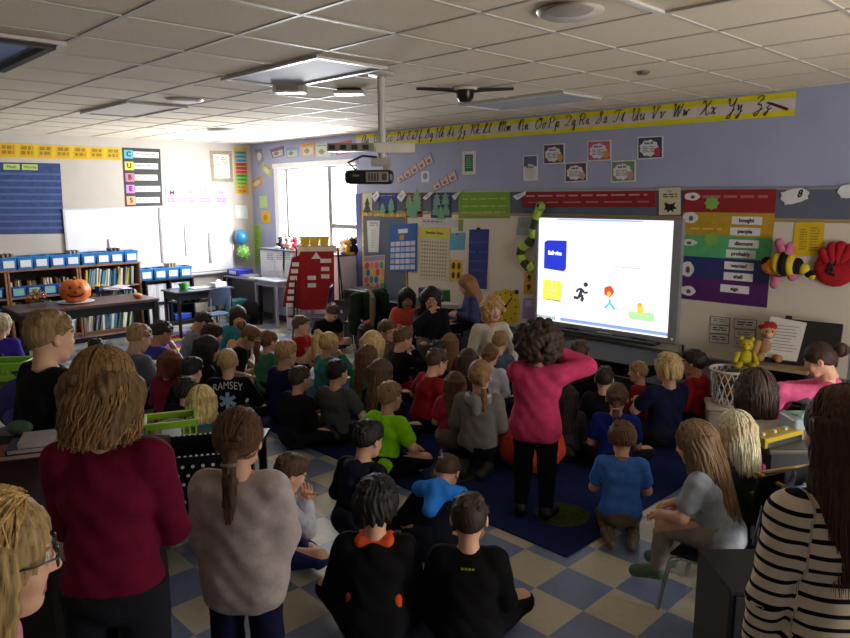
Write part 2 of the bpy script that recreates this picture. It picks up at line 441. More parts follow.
    _hairc[style] = (mesh_np('hair_'+base, V, Q, [pm('#3a2a20')]), tie)
    return _hairc[style]

def strand_mesh(style, n, seed=3):
    """single strands lying over the hair"""
    R = random.Random(seed); base, _, opt = style.partition('+'); mb = MB()
    RR = vec(.076, .094, .092)+.017; c0 = vec(0, -.010, .024)
    def over(d0, d1, k):
        w = math.acos(max(-1, min(1, float(d0 @ d1)))); o = []
        for i in range(k):
            t = i/(k-1); q = d0*math.sin((1-t)*w)/math.sin(w)+d1*math.sin(t*w)/math.sin(w) if w > 1e-3 else d0; o.append(q)
        return o
    if base in ('wavy', 'half', 'long', 'bob'):
        L = {'bob': .13, 'long': .31, 'half': .23, 'wavy': .165}[base]; L = .42 if 'xl' in opt else L
        for i in range(n):
            a = R.uniform(-1.9, 1.9); j = R.uniform(-.003, .006); wv = {'wavy': .013}.get(base, .004)*R.uniform(.6, 1.3); pz_ = R.uniform(0, 6) if base == 'wavy' else a*4
            d0 = vec(math.copysign(.10, math.sin(a)), R.uniform(-.35, .55), 0); d0[2] = math.sqrt(1-d0[0]**2-d0[1]**2)
            d1 = vec(math.sin(a), -math.cos(a), .10); d1 /= np.linalg.norm(d1)
            pts = [c0+d*(RR+j) for d in over(d0, d1, 6)]; e = pts[-1]; l = L*R.uniform(.66, 1.06)
            for k in range(1, 9):
                t = k/8; g = 1+(.17 if base == 'wavy' else .12)*min(1, t*2.6)+R.uniform(-.02, .012)
                pts.append(vec(e[0]*g*(1-.10*t*t)+wv*math.sin(8*t+pz_)*t**.5, (e[1]-.012*t*(base != 'bob'))*g+wv*math.cos(7*t+pz_)*t**.5, e[2]-(e[2]+l)*t))
            mb.tube(pts, [.0012]+[.0021]*(len(pts)-2)+[.0006], 4)
    else:
        for i in range(n):
            a = R.uniform(-2.4, 2.4); f = R.uniform(.15, .9)
            d0 = vec(math.sin(a)*.85, math.cos(a)*.6+.15, f); d0 /= np.linalg.norm(d0); d1 = vec(R.uniform(-.22, .22), -1, -.45+R.uniform(-.1, .12)); d1 /= np.linalg.norm(d1)
            pts = [c0+d*(RR-.005+R.uniform(-.002, .004)) for d in over(d0, d1, 8)]
            mb.tube(pts, [.0008]+[.0020]*6+[.0012], 4)
        for i in range(60):
            o = vec(R.uniform(-.022, .022), R.uniform(-.022, .006), 0); pts = [vec(o[0]*.6, -.125, -.055)+o*.2]
            for k in range(1, 7): pts.append(vec(o[0]*(1-.5*k/6)+.003*math.sin(k), -.133+o[1]*(1-.5*k/6), -.055-.036*k))
            mb.tube(pts, [.0018]*6+[.0006], 4)
    return mb
def ik(s, t, a, b, hint):
    s = np.array(s, float); t = np.array(t, float); d = t-s; L = np.linalg.norm(d); L2 = min(L, (a+b)*.995)
    if L2 < L: t = s+d*L2/L; d = t-s; L = L2
    x = (a*a-b*b+L*L)/(2*L); hgt = math.sqrt(max(a*a-x*x, 1e-6)); u = d/L
    hv = np.array(hint, float); hv = hv-u*(hv@u); hv /= np.linalg.norm(hv)+1e-9
    return s+u*x+hv*hgt, t

def hand_parts(e, w, n, rs, curl, side):
    """palm ellipsoids for the field and five finger tubes; e elbow, w wrist, n palm normal"""
    d = (w-e)/np.linalg.norm(w-e); n = n-d*(n@d); n /= np.linalg.norm(n)+1e-9; s = np.cross(d, n)*side
    pl = .072*rs
    palm = [('c', w, w+d*pl*.95+s*.016*rs, .021*rs, .017*rs, .015), ('c', w, w+d*pl-s*.016*rs, .021*rs, .016*rs, .015)]
    mb = MB()
    for i, (off, ln) in enumerate(((.030, .062), (.010, .070), (-.010, .064), (-.029, .050))):
        p = w+d*pl*.9+s*off*rs; dd = d+s*off*1.2; dd /= np.linalg.norm(dd); pts = [p-dd*.012*rs]; ang = math.radians(curl*.35); rad = [.0088*rs]
        for k, fr in enumerate((.45, .32, .25)):
            q = dd*math.cos(ang)+n*math.sin(ang); p = p+q*ln*fr*rs*1.05; pts.append(p); rad.append((.0085-.0011*(k+1))*rs); ang += math.radians(curl*(.9 if k == 0 else .6))
        mb.tube(pts, rad, 7); mb.ell(pts[-1], (rad[-1],)*3, 7, 5)
    p = w+d*pl*.22+s*.024*rs; q = d*.62+s*.72+n*.25; q /= np.linalg.norm(q); q2 = d*.9+s*.25+n*.35; q2 /= np.linalg.norm(q2)
    pts = [w+d*.004+s*.012*rs, p, p+q*.028*rs, p+q*.028*rs+q2*.026*rs]; mb.tube(pts, [.012*rs, .0125*rs, .0105*rs, .0078*rs], 7); mb.ell(pts[-1], (.0078*rs,)*3, 7, 5)
    return palm, mb

def person(label, px, py, hpx, pose='cross', rel=0., kind='child', lean=8., hp=5., hy=0., hr=0., hair=('short', '#5a4430'),
           shirt=('#333333', 'long'), pants='#20222a', shoe='#2a2a2c', tone='fair', arms='lap', vox=None, S=None, seat=.40, hem=0., loose=0., legs='long',
           glasses=None, hint=None, extra=None, zfix=None, twist=0., group='children sitting on the classroom floor', shoes=True, stripes=None, shirt_mat=None, skirt=None):
    B = AD if kind == 'adult' else CH
    tor, shw, hipw, ua, fa, th, sk, nk, hs, rs = [B[k] for k in ('tor', 'sh', 'hip', 'ua', 'fa', 'th', 'sk', 'nk', 'hs', 'rs')]
    ln = math.radians(lean); sp = vec(0, math.sin(ln), math.cos(ln)); fwd = vec(0, math.cos(ln), -math.sin(ln))
    ad = kind == 'adult'
    pz = {'cross': .105*rs, 'kneel': .20*rs, 'up': .10*rs, 'chair': seat+.07*rs, 'stand': B['stand'], 'low': .10*rs}[pose]
    P0 = vec(0, 0, pz); N = P0+sp*tor
    nl = math.radians(lean*.8+hp*.45); Hc = N+nk*vec(math.sin(math.radians(hy))*math.sin(math.radians(hp))*.3, math.sin(nl), math.cos(nl))
    HM = rot_np(hy, hp, hr)
    # scale so that the head has the height it has in the photo
    def place(S):
        T = atz(px, py, Hc[2]*S); return T, .245*hs*S*FPX/depth(T)
    if S is None:
        lo, hi = (.84, 1.28) if not ad else (.86, 1.12)
        for _ in range(30):
            S = (lo+hi)/2
            if place(S)[1] < hpx: lo = S
            else: hi = S
    T, hp_ = place(S)
    vd = T-Vector(CAM); th_v = math.atan2(-vd.x, vd.y); rz = th_v-math.radians(rel)
    Rz = Matrix.Rotation(rz, 3, 'Z'); root = T-(Rz @ Vector(Hc))*S; root.z = .008 if pose in ('cross', 'kneel', 'up') else 0
    near = depth(T)
    PEOPLE.append((label[:44], round(S, 2), round(root.x, 2), round(root.y, 2), round(near, 2)))
    if vox is None: vox = .0115 if near > 4 else (.0095 if near > 2.6 else .0085)
    # ---- legs
    J = {}
    for s, n in ((-1, 'L'), (1, 'R')):
        hj = P0+vec(s*hipw, .01, -.005*rs)
        if pose == 'cross': kn = hj+th*vec(s*.60, .74, .10); an = vec(-s*.05*rs, th*.78, .055*rs+(.03 if s > 0 else 0)); toe = an+vec(-s*.12, .02, -.012)*rs
        elif pose == 'kneel': kn = vec(s*.10*rs, th*.90, .06*rs); an = vec(s*.085*rs, -.08*rs, .055*rs); toe = an+vec(-s*.02, -.12, -.012)*rs
        elif pose == 'up': kn = vec(s*.09*rs, th*.72, .33*rs); an = vec(s*.085*rs, th*1.28, .055*rs); toe = an+vec(s*.02, .12, -.022)*rs
        elif pose == 'chair': kn = vec(s*.09*rs, th*.98, pz+.01); an = vec(s*.085*rs, th*.98+.03, max(.065*rs, pz-sk)); toe = an+vec(s*.02, .12, -.03)*rs
        elif pose == 'stand': kn = vec(s*(hipw+.005), .015, pz-th*.99); an = vec(s*(hipw+.012), -.012, .065*rs); toe = an+vec(s*.025, .13, -.033)*rs
        J[n] = (hj, kn, an, toe)
    # ---- arms
    presets = {'lap': ((-.07, th*.55, .05), (.05, th*.58, .06)), 'knees': ((-.17, th*.75, .10), (.17, th*.75, .10)), 'side': ((-.19, .02, -.12), (.19, .02, -.12)),
               'floor': ((-.20, .02, -.03), (.20, .02, -.03)), 'pray': ((-.012, .17, .33), (.012, .17, .33)), 'chin': ((-.07, th*.55, .05), (.03, .15, .385)),
               'face': ((-.09, .13, .44), (.09, .13, .44)), 'crossed': ((.045, .155, .15), (-.045, .135, .11)), 'reach': ((-.10, .30, .24), (.10, .32, .22)),
               'read': ((-.09, .20, .16), (.09, .20, .16)), 'hang': ((-.16, .07, -.08), (.16, .07, -.08))}
    tg = presets[arms] if isinstance(arms, str) else arms
    if arms in ('side',) and pose == 'stand': tg = ((-shw-.045, .03, tor*.9-ua-fa), (shw+.045, .03, tor*.9-ua-fa))
    A = {}
    for i, (s, n) in enumerate(((-1, 'L'), (1, 'R'))):
        t = np.array(tg[i], float)*vec(rs, rs, rs); sj = P0+sp*tor*.90+vec(s*shw, 0, 0)
        t = P0+vec(t[0], 0, 0)+fwd*t[1]*1.0+sp*t[2]*(tor/.36/rs if ad else 1.) if pose == 'stand' or arms in ('chin', 'pray', 'face', 'crossed') else P0+t
        if t[2] < .035: t[2] = .035
        el, w = ik(sj, t, ua, fa, (s*.75, -.45, -.55) if hint is None else (s*hint[0], hint[1], hint[2]))
        A[n] = (sj, el, w)
    # ---- primitives
    k = .045*rs
    torso = [('c', P0+vec(-.055*rs, 0, .02), P0+vec(.055*rs, 0, .02), .083*rs, .083*rs, k),
             ('c', P0+sp*tor*.33+vec(-.035*rs, .005, 0), P0+sp*tor*.33+vec(.035*rs, .005, 0), .082*rs, .082*rs, k),
             ('c', P0+sp*tor*.66+vec(-.052*rs, 0, 0), P0+sp*tor*.66+vec(.052*rs, 0, 0), .080*rs, .080*rs, k),
             ('c', P0+sp*tor*.90+vec(-shw*.86, 0, 0), P0+sp*tor*.90+vec(shw*.86, 0, 0), .045*rs, .045*rs, k),
             ('c', P0, P0+sp*tor*.82, .07*rs, .06*rs, k)]
    def limb(n, o=0., a0=0., a1=1.):
        sj, el, w = A[n]; q = [('c', sj, el, .043*rs+o, .035*rs+o, .02)]
        if a1 > 0: q.append(('c', el, el+(w-el)*a1, .035*rs+o, (.035-.011*a1)*rs+o, .015))
        return q
    def leg(n, o=0., b=1.):
        hj, kn, an, toe = J[n]; q = [('c', hj, kn, .070*rs+o, .050*rs+o, .03)]
        if b > 0: q.append(('c', kn, kn+(an-kn)*b, .050*rs+o, (.050-.017*b)*rs+o, .02))
        return q
    hb = np.array(HM @ Vector((0, -.022, -.075)))*hs+Hc
    prims = torso+[('c', N-sp*.04, hb, .050*rs, .044*rs, .03)]
    fing = []
    for s, n in ((-1, 'L'), (1, 'R')):
        prims += limb(n)+leg(n)
        hj, kn, an, toe = J[n]; prims += [('c', an, toe, .034*rs, .028*rs, .02)]
        nrm = vec(-s, .1, -.1) if arms in ('pray', 'face', 'stand') or pose == 'stand' else vec(0, -.25, -1.)
        palm, fb = hand_parts(A[n][1], A[n][2], nrm, rs*(1.0 if not ad else .95), 12 if arms == 'pray' else 42, s*(1 if arms in ('pray', 'face') or pose == 'stand' else -1))
        prims += palm; fing.append(fb)
    F = Field(prims, vox); V, Q = F.mesh(); mi = np.zeros(len(Q), int)
    hv, hq, hm = head_template(kind)
    M3 = np.array(HM); hv2 = (hv*hs) @ M3.T+Hc
    vs, qs, ms, n = [V], [Q], [mi], len(V)
    for a, b, c in [(hv2, hq, hm)]: vs.append(a); qs.append(b+n); ms.append(c); n += len(a)
    for fb in fing:
        quads = [f if len(f) == 4 else None for f in fb.f]
        fq = [f for f in fb.f if len(f) == 4]
        vs.append(np.array(fb.v)); qs.append(np.array(fq)+n); ms.append(np.zeros(len(fq), int)); n += len(fb.v)
    me = mesh_np('person', np.concatenate(vs), np.concatenate(qs), skin(tone), np.concatenate(ms))
    body = bpy.data.objects.new('person', me); link(body)
    body.location = root; body.rotation_euler = (0, 0, rz); body.scale = (S, S, S)
    tag(body, label, 'person', group)
    # ---- clothes
    ph = (px*.37+py*.11) % 6.28
    sc, sl = shirt[0], shirt[1]
    o = .013*rs+loose
    sp_ = [(p[0], p[1], p[2], p[3]+o, p[4]+o, p[5]) for p in torso]
    if hem > 0:                                                  # a longer top
        sp_.append(('c', P0+vec(-.05*rs, 0, -hem*.6), P0+vec(.05*rs, 0, -hem*.6), .085*rs+o, .085*rs+o, k))
    for n in 'LR':
        sp_ += limb(n, o+.003, 0, {'long': .93, 'short': 0, 'mid': .45, 'none': 0}[sl])
    if sl == 'short':
        sp_ = sp_[:-2]+[('c', A[n][0], A[n][0]+(A[n][1]-A[n][0])*.62, .043*rs+o+.004, .040*rs+o+.006, .02) for n in 'LR']
    if extra: sp_ += extra.get('shirt', lambda *_: [])(P0, sp, tor, rs, A) if 'shirt' in extra else []
    G = Field(sp_, vox); G.wrinkle(.0035*rs, 38/rs, ph)
    G.cut(P0+sp*(-.045*rs-hem), -sp if pose != 'kneel' else vec(0, 0, -1))
    sv, sq = G.mesh()
    smt = shirt_mat or fabric(sc)
    sme = mesh_np('shirt', sv, sq, [smt])
    if stripes:                                                   # distance along the torso or the sleeve, for the stripes
        best = np.full(len(sv), 9.); co_ = np.zeros(len(sv))
        segs = [(P0-sp*.1, P0+sp*tor*.86, .0, .10*rs)]+[(A[n][i], A[n][i+1], (0. if i == 0 else ua)+.03, .045*rs) for n in 'LR' for i in (0, 1)]
        for a, b, off, r in segs:
            ba = b-a; L = np.linalg.norm(ba); t = np.clip((sv-a) @ ba/(L*L), 0, 1); d = np.linalg.norm(sv-a-t[:, None]*ba, axis=1)-r
            g = d < best; best[g] = d[g]; co_[g] = ((sv-a) @ ba/L)[g]+off
        at = sme.attributes.new('along', 'FLOAT', 'POINT'); at.data.foreach_set('value', co_.astype(np.float32))
    so = bpy.data.objects.new('shirt', sme); link(so, body)
    pp = [(p[0], p[1], p[2], p[3]+.011, p[4]+.011, p[5]) for p in torso[:2]]+[('c', P0-sp*.03*rs, P0+sp*.1, .082*rs, .082*rs, k)]
    if skirt:
        pp += [('c', P0, P0+vec(0, th*.45, .0), .12*rs, .15*rs, .05), ('c', P0+vec(-.1, .1, -.02), P0+vec(.1, .1, -.02), .10*rs, .10*rs, .05)]
    for n in 'LR': pp += leg(n, .010*rs, {'long': .92, 'short': 0.}[legs])
    G = Field(pp, vox); G.wrinkle(.003, 34, ph+1); G.cut(P0+sp*(min(.09*rs, -.035*rs-hem) if pose == 'stand' else (.0 if pose == 'kneel' and not skirt else .09*rs)), sp); pv, pq = G.mesh()
    pt = bpy.data.objects.new('skirt' if skirt else 'trousers', mesh_np('trousers', pv, pq, [fabric(skirt or pants)])); link(pt, body)
    if shoes:
        for n in 'LR':
            hj, kn, an, toe = J[n]
            ax = (toe-an)/np.linalg.norm(toe-an)
            G = Field([('c', an-ax*.015, toe, .044*rs, .036*rs, .02), ('c', an, an+(kn-an)*.12, .04*rs, .04*rs, .02)], vox*.8)
            G.cut((0, 0, .006), (0, 0, -1)); v_, q_ = G.mesh()
            link(bpy.data.objects.new('shoe', mesh_np('shoe', v_, q_, [pm(shoe, .5, .2, 30)])), body)
    # ---- hair
    if hair:
        hme, tie = hair_template(hair[0])
        ho = bpy.data.objects.new('hair', hme); link(ho, body)
        ho.material_slots[0].link = 'OBJECT'; ho.material_slots[0].material = hairm(hair[1])
        ho.location = Hc; ho.rotation_euler = HM.to_euler(); ho.scale = (hs,)*3
        if hair[0].partition('+')[0] in ('wavy', 'half', 'long', 'bob', 'lowpony') and near < 5.2:
            c_ = [int(hair[1][i:i+2], 16) for i in (1, 3, 5)]; hl = '#%02x%02x%02x' % tuple(min(255, int(q*1.28+8)) for q in c_)
            st_ = strand_mesh(hair[0], 420 if near < 3 else 260).build('hair_strands', hairm(hl), ho, True); st_['kind'] = 'stuff'
        if tie is not None and len(hair) > 2:
            p, d, r = tie; d = Vector(d).normalized(); u = d.orthogonal().normalized(); w = d.cross(u)
            mb = MB().tube([Vector(p)+(u*math.cos(a)+w*math.sin(a))*(r+.002) for a in np.linspace(0, 2*PI, 17)[:-1]], .007, 6, True)
            mb.build('hair_tie', fabric(hair[2]), ho, True)
    if glasses:
        mb = MB()
        for s in (-1, 1):
            mb.tube([(s*.031+.021*math.cos(a), .1005, .004+.017*math.sin(a)) for a in np.linspace(0, 2*PI, 15)[:-1]], .0022, 6, True)
            mb.tube([(s*.052, .0995, .010), (s*.082, .06, .012), (s*.086, -.01, .008), (s*.084, -.03, -.008)], .0022, 6)
        mb.tube([(-.010, .1005, .008), (0, .104, .011), (.010, .1005, .008)], .002, 6)
        g = mb.build('glasses', plastic(glasses), body, True); g.location = Hc; g.rotation_euler = HM.to_euler(); g.scale = (hs,)*3
    info = dict(P0=P0, sp=sp, fwd=fwd, N=N, Hc=Hc, HM=HM, A=A, J=J, S=S, tor=tor, rs=rs, shirt=so, hs=hs, body=body, vox=vox)
    info['pants'] = pt
    return info

def child_mesh(info, name, prims, mt, parent='shirt', vox=None, cuts=(), wr=.002):
    F = Field(prims, vox or info['vox']*.85)
    if wr: F.wrinkle(wr, 40, 1.)
    for c in cuts: F.cut(*c)
    v, q = F.mesh(); o = bpy.data.objects.new(name, mesh_np(name, v, q, [mt]))
    return link(o, info[parent] if isinstance(parent, str) else parent)
def hood(info, col, col2=None, g=1.):
    """a hood lying on the back of the neck"""
    N, sp, rs, fw = info['N'], info['sp'], info['rs'], info['fwd']
    R = vec(1, 0, 0); pr = []
    for i in range(9):
        a = -1.9+3.8*i/8; a2 = -1.9+3.8*(i+1)/8
        f = lambda t: N-sp*.01+R*math.sin(t)*.088*rs*g-fw*(math.cos(t)*.075*rs*g+.01)-sp*(.03*math.cos(t)*rs)
        if i < 8: pr.append(('c', f(a), f(a2), .030*rs*g, .030*rs*g, .02))
    pr.append(('c', N-fw*.075*rs-sp*.02, N-fw*.095*rs*g-sp*.11*rs*g, .05*rs*g, .03*rs*g, .03))
    o = child_mesh(info, 'hood', pr, fabric(col))
    if col2:
        pr = [('c', f(-1.3+2.6*i/8)+sp*.022*rs, f(-1.3+2.6*(i+1)/8)+sp*.022*rs, .019*rs, .019*rs, .01) for i in range(8)]
        child_mesh(info, 'hood_lining', pr, fabric(col2), o)
    return o
def decal(info, name, body, height, mt, up, side='back', wid=None, x=0., shear=0., arc=0.):
    """letters printed on the shirt: flat letters laid onto the cloth"""
    cu = bpy.data.curves.new('lettering', 'FONT'); cu.body = body; cu.align_x = 'CENTER'; cu.size = height; cu.resolution_u = 3
    t = bpy.data.objects.new('tmp', cu); link(t); bpy.context.view_layer.update()
    me = bpy.data.meshes.new_from_object(t.evaluated_get(bpy.context.evaluated_depsgraph_get())); bpy.data.objects.remove(t)
    bm = bmesh.new(); bm.from_mesh(me)
    w = max(v.co.x for v in bm.verts)-min(v.co.x for v in bm.verts)
    for v in bm.verts:
        if wid: v.co.x *= wid/w
        if arc: v.co.y -= arc*v.co.x**2
    return _onto(info, name, bm, mt, up, side, x)
def patch(info, name, polys, mt, up, side='back', x=0.):
    bm = bmesh.new()
    for pl in polys: bm.faces.new([bm.verts.new((a, b, 0)) for a, b in pl])
    return _onto(info, name, bm, mt, up, side, x)
def _onto(info, name, bm, mt, up, side, x):
    bmesh.ops.triangulate(bm, faces=bm.faces)
    bmesh.ops.subdivide_edges(bm, edges=[e for e in bm.edges if e.calc_length() > .02], cuts=2, use_grid_fill=True)
    bmesh.ops.triangulate(bm, faces=bm.faces)
    me0 = info['shirt'].data; vs = [v.co.copy() for v in me0.vertices]; fs = [tuple(p.vertices) for p in me0.polygons]
    bv = BVHTree.FromPolygons(vs, fs)
    s = -1 if side == 'back' else 1
    base = info['P0']+info['sp']*up
    for v in bm.verts:
        p = Vector(base)+Vector((-s*(v.co.x+0)+x, 0, 0))+Vector(info['sp'])*v.co.y
        d = Vector(info['fwd'])*-s
        h = bv.ray_cast(p-d*.6, d)
        v.co = (h[0]-d*.004) if h[0] is not None else p-d*.1
    me = bpy.data.meshes.new(name); bm.to_mesh(me); bm.free(); me.materials.append(mt)
    o = bpy.data.objects.new(name, me); return link(o, info['shirt'])
# ------------------------------------------------------------------ the room shell
BX1, BY0 = 2.4, -3.2          # the unseen right and back walls
WT = .14
wallblue = pm('#a0a6c4', .8, .05, 3, .06, 90, spec=.2)
wallpale = pm('#b7afa6', .75, .04, 3, .05, 90, spec=.2)

def floor_mat():
    mt = bpy.data.materials.new('checkered_vinyl'); mt.use_nodes = True; nt = mt.node_tree; b = nt.nodes['Principled BSDF']
    tc = nt.nodes.new('ShaderNodeTexCoord'); mp = nt.nodes.new('ShaderNodeMapping'); mp.inputs['Location'].default_value = (2.135, -3.213, 0); mp.vector_type = 'POINT'
    nt.links.new(tc.outputs['Object'], mp.inputs['Vector'])
    ck = nt.nodes.new('ShaderNodeTexChecker'); ck.inputs['Scale'].default_value = 1/.305
    ck.inputs['Color1'].default_value = lin('#7f8fb4'); ck.inputs['Color2'].default_value = lin('#cfc8b0')
    nt.links.new(mp.outputs['Vector'], ck.inputs['Vector'])
    nz = nt.nodes.new('ShaderNodeTexNoise'); nz.inputs['Scale'].default_value = 26; nz.inputs['Detail'].default_value = 6
    nt.links.new(tc.outputs['Object'], nz.inputs['Vector'])
    mx = nt.nodes.new('ShaderNodeMix'); mx.data_type = 'RGBA'; mx.blend_type = 'MULTIPLY'; mx.inputs[0].default_value = .35
    nt.links.new(ck.outputs['Color'], mx.inputs[6]); nt.links.new(nz.outputs['Color'], mx.inputs[7]); nt.links.new(mx.outputs[2], b.inputs['Base Color'])
    b.inputs['Roughness'].default_value = .28; b.inputs['Specular IOR Level'].default_value = .5
    return mt
struct(MB().bb(LX-.2, BY0-.2, -.1, BX1+.2, FY+.2, 0).build('floor', floor_mat()))
struct(MB().bb(LX-.2, BY0-.2, CZ, BX1+.2, FY+.2, CZ+.1).build('ceiling', pm('#e6dac4', .9, .05, 60, .15, 160, spec=.1)))
# window opening in the front wall
WX0, WX1, WZ0, WZ1 = -10.78, -8.56, 1.24, 2.60
mb = MB(); mb.bb(LX-WT, FY, 0, WX0, FY+WT, CZ); mb.bb(WX1, FY, 0, BX1+WT, FY+WT, CZ); mb.bb(WX0, FY, 0, WX1, FY+WT, WZ0); mb.bb(WX0, FY, WZ1, WX1, FY+WT, CZ)
struct(mb.build('wall_front', wallblue))
struct(MB().bb(LX-WT, BY0, 0, LX, FY, CZ).build('wall_left', wallpale))
# opening added in the unseen right wall, to let an added warm light in
mb = MB(); mb.bb(BX1, BY0, 0, BX1+WT, 3.3, CZ); mb.bb(BX1, 4.9, 0, BX1+WT, FY, CZ); mb.bb(BX1, 3.3, 2.35, BX1+WT, 4.9, CZ)
struct(mb.build('wall_right', wallblue))
struct(MB().bb(LX, BY0-WT, 0, BX1, BY0, CZ).build('wall_back', wallpale))
# ceiling bars
mb = MB(); gx, gy, GS = -1.883, .929, .645
x = gx+GS*6
while x > LX: 
    if x < BX1: mb.bb(x-.012, BY0, CZ-.006, x+.012, FY, CZ)
    x -= GS
y = gy-GS*6
while y < FY:
    if y > BY0: mb.bb(LX, y-.012, CZ-.0055, BX1, y+.012, CZ)
    y += GS
struct(mb.build('trim_1', pm('#c9c4ba', .5, .04)))
# vinyl base along the walls
struct(MB().bb(WX1, FY-.012, 0, BX1, FY, .11).build('baseboard_front', plastic('#2a2c34')))
struct(MB().bb(LX, BY0, 0, LX+.012, FY, .11).build('baseboard_left', plastic('#2a2c34')))
# the navy post beside the window
struct(MB().bb(-8.56, FY-.035, 0, -8.44, FY, 2.14).build('trim_2', plastic('#4a5490')))
# ------------------------------------------------------------------ window
fr = plastic('#6d6a66'); wh = plastic('#e6e6ea')
w = MB(); f = .05
w.bb(WX0, FY+.02, WZ0, WX0+f, FY+.10, WZ1).bb(WX1-f, FY+.02, WZ0, WX1, FY+.10, WZ1).bb(WX0+f, FY+.02, WZ0, WX1-f, FY+.10, WZ0+f).bb(WX0+f, FY+.02, WZ1-f, WX1-f, FY+.10, WZ1)
wf = struct(w.build('window_1', fr, bevel=.004))
xm = -9.28
MB().bb(xm-.045, FY+.02, WZ0+f, xm+.045, FY+.10, WZ1-f).build('mullion', fr, wf, bevel=.004)
MB().bb(-10.55, FY+.03, WZ0+f, -10.49, FY+.09, WZ1-f).build('mullion', fr, wf, bevel=.004)
MB().bb(xm+.045, FY+.03, 1.60, WX1-f, FY+.09, 1.67).build('glazing_bar', fr, wf, bevel=.004)
gm = bpy.data.materials.new('window_glass'); gm.use_nodes = True; nt = gm.node_tree; nt.nodes.remove(nt.nodes['Principled BSDF'])
tr = nt.nodes.new('ShaderNodeBsdfTransparent'); gl = nt.nodes.new('ShaderNodeBsdfGlossy'); gl.inputs['Roughness'].default_value = .02
mx = nt.nodes.new('ShaderNodeMixShader'); mx.inputs[0].default_value = .06
nt.links.new(tr.outputs[0], mx.inputs[1]); nt.links.new(gl.outputs[0], mx.inputs[2]); nt.links.new(mx.outputs[0], nt.nodes['Material Output'].inputs['Surface'])
MB().bb(WX0+f, FY+.055, WZ0+f, WX1-f, FY+.061, WZ1-f).build('pane', gm, wf)
MB().bb(WX0-.03, FY-.06, WZ1-.02, WX1+.03, FY-.005, WZ1+.06).build('blind_box', wh, wf, bevel=.006)
MB().bb(WX0-.04, FY-.03, WZ0-.02, WX0+.10, FY-.002, WZ1-.02).build('side_casing', wh, wf, bevel=.004)
# ------------------------------------------------------------------ ceiling things
def ceilbox(name, cx, cy, sx, sy, h, mt, label, cat, group=None): return tag(MB().bb(cx-sx/2, cy-sy/2, CZ-.008-h, cx+sx/2, cy+sy/2, CZ-.008).build(name, mt, bevel=.004), label, cat, group)
def ceil_light(i, j, label, lens, along='X', nx=2):
    x1 = gx-GS*i; y0 = gy+GS*j
    x0 = x1-GS*nx if along == 'X' else x1-GS; y1 = y0+GS if along == 'X' else y0+GS*nx
    r = empty('ceiling_light', ((x0+x1)/2, (y0+y1)/2, CZ-.008), 0, label, 'ceiling light', None)
    mb = MB(); a, b_ = (x1-x0)/2-.012, (y1-y0)/2-.012; t = .035
    for q in (-1, 1): mb.box((q*(a-t/2), 0, -.010), (t, 2*b_, .02)).box((0, q*(b_-t/2), -.010), (2*a-2*t, t, .02))
    mb.build('frame', plastic('#d4d2cc'), r)
    mb = MB().box((0, 0, -.003), (2*a-2*t, 2*b_-2*t, .006)); mb.build('lens', lens, r)
    return r
offlens = pm('#b4bac4', .6, .05, 80, spec=.4)
ceil_light(3.2, 3, 'unlit flat ceiling light panel, the one nearest the projector pole', offlens)
ceil_light(8, 3, 'unlit ceiling light panel above the pumpkin table side', pm('#d8d2c6', .6, .05, 80))
ll = ceil_light(4.25, 0, 'unlit ceiling light with dark louvre over the near corner', pm('#9aa3bd', .12, .05, 60, spec=.8))
MB().box((.56, 0, -.022), (.06, .5, .03)).box((0, .25, -.022), (1.1, .05, .03)).build('louvre', pm('#2c2420', .5, .3, 40), ll)
ceil_light(-2, 3, 'unlit ceiling light with warm lens at the top edge, near the alphabet', pm('#cdbb98', .3, .05, 60))
ceil_light(3, 7, 'unlit ceiling light close to the screen wall', offlens)
def disc(name, px, py, r, h, mt, label, cat):
    p = atz(px, py, CZ-.006); return tag(MB().lathe((p.x, p.y, 0), [(.001, CZ-.006-h), (r*.72, CZ-.006-h), (r*.95, CZ-.006-h*.5), (r, CZ-.006), (.001, CZ-.006)], 28).build(name, mt, smooth=True), label, cat)
sp1 = disc('ceiling_speaker', 570, 11, .17, .03, plastic('#c9c2b6'), 'large round ceiling speaker above the alphabet banner', 'speaker')
p = atz(570, 11, CZ-.036); MB().lathe((p.x, p.y, 0), [(.001, CZ-.042), (.10, CZ-.042), (.115, CZ-.034)], 24).build('grille', pm('#a79f92', .6, .3, 300), sp1, True)
disc('sprinkler_plate', 185, 100, .17, .02, plastic('#d0cbc0'), 'round vent plate left of the projector on the ceiling', 'ceiling vent')
disc('ceiling_sensor', 225, 130, .24, .03, plastic('#d6d2c8'), 'flat round ceiling fitting far back near the corner', 'ceiling fitting')
disc('smoke_detector', 643, 72, .05, .02, plastic('#6a655e'), 'tiny dark round detector right of the speaker', 'detector')
p = atz(465, 93, CZ-.05)
r = empty('ceiling_camera', (p.x, p.y, CZ-.008), 0, 'black ceiling dome fixture with two dark arms before the screen', 'ceiling fixture')
MB().lathe((0, 0, 0), [(.001, -.02), (.10, -.02), (.115, 0), (.001, 0)], 20).build('plate', plastic('#cfc8bc'), r, True)
MB().lathe((0, 0, 0), [(.001, -.125), (.05, -.115), (.075, -.08), (.078, -.02), (.001, -.02)], 20).build('dome', pm('#171412', .3, .1), r, True)
for a in (.86, 3.98): MB().tube([(0, 0, -.03), (.16*math.cos(a), .16*math.sin(a), -.015), (.42*math.cos(a), .42*math.sin(a), -.006)], [.02, .017, .012], 8).build('arm', pm('#2c2a28', .5), r, True)
p = atz(290, 90, CZ-.05)
r = empty('emergency_light', (p.x, p.y, CZ-.006), .75, 'boxy cream ceiling fixture left of the projector pole', 'ceiling fixture')
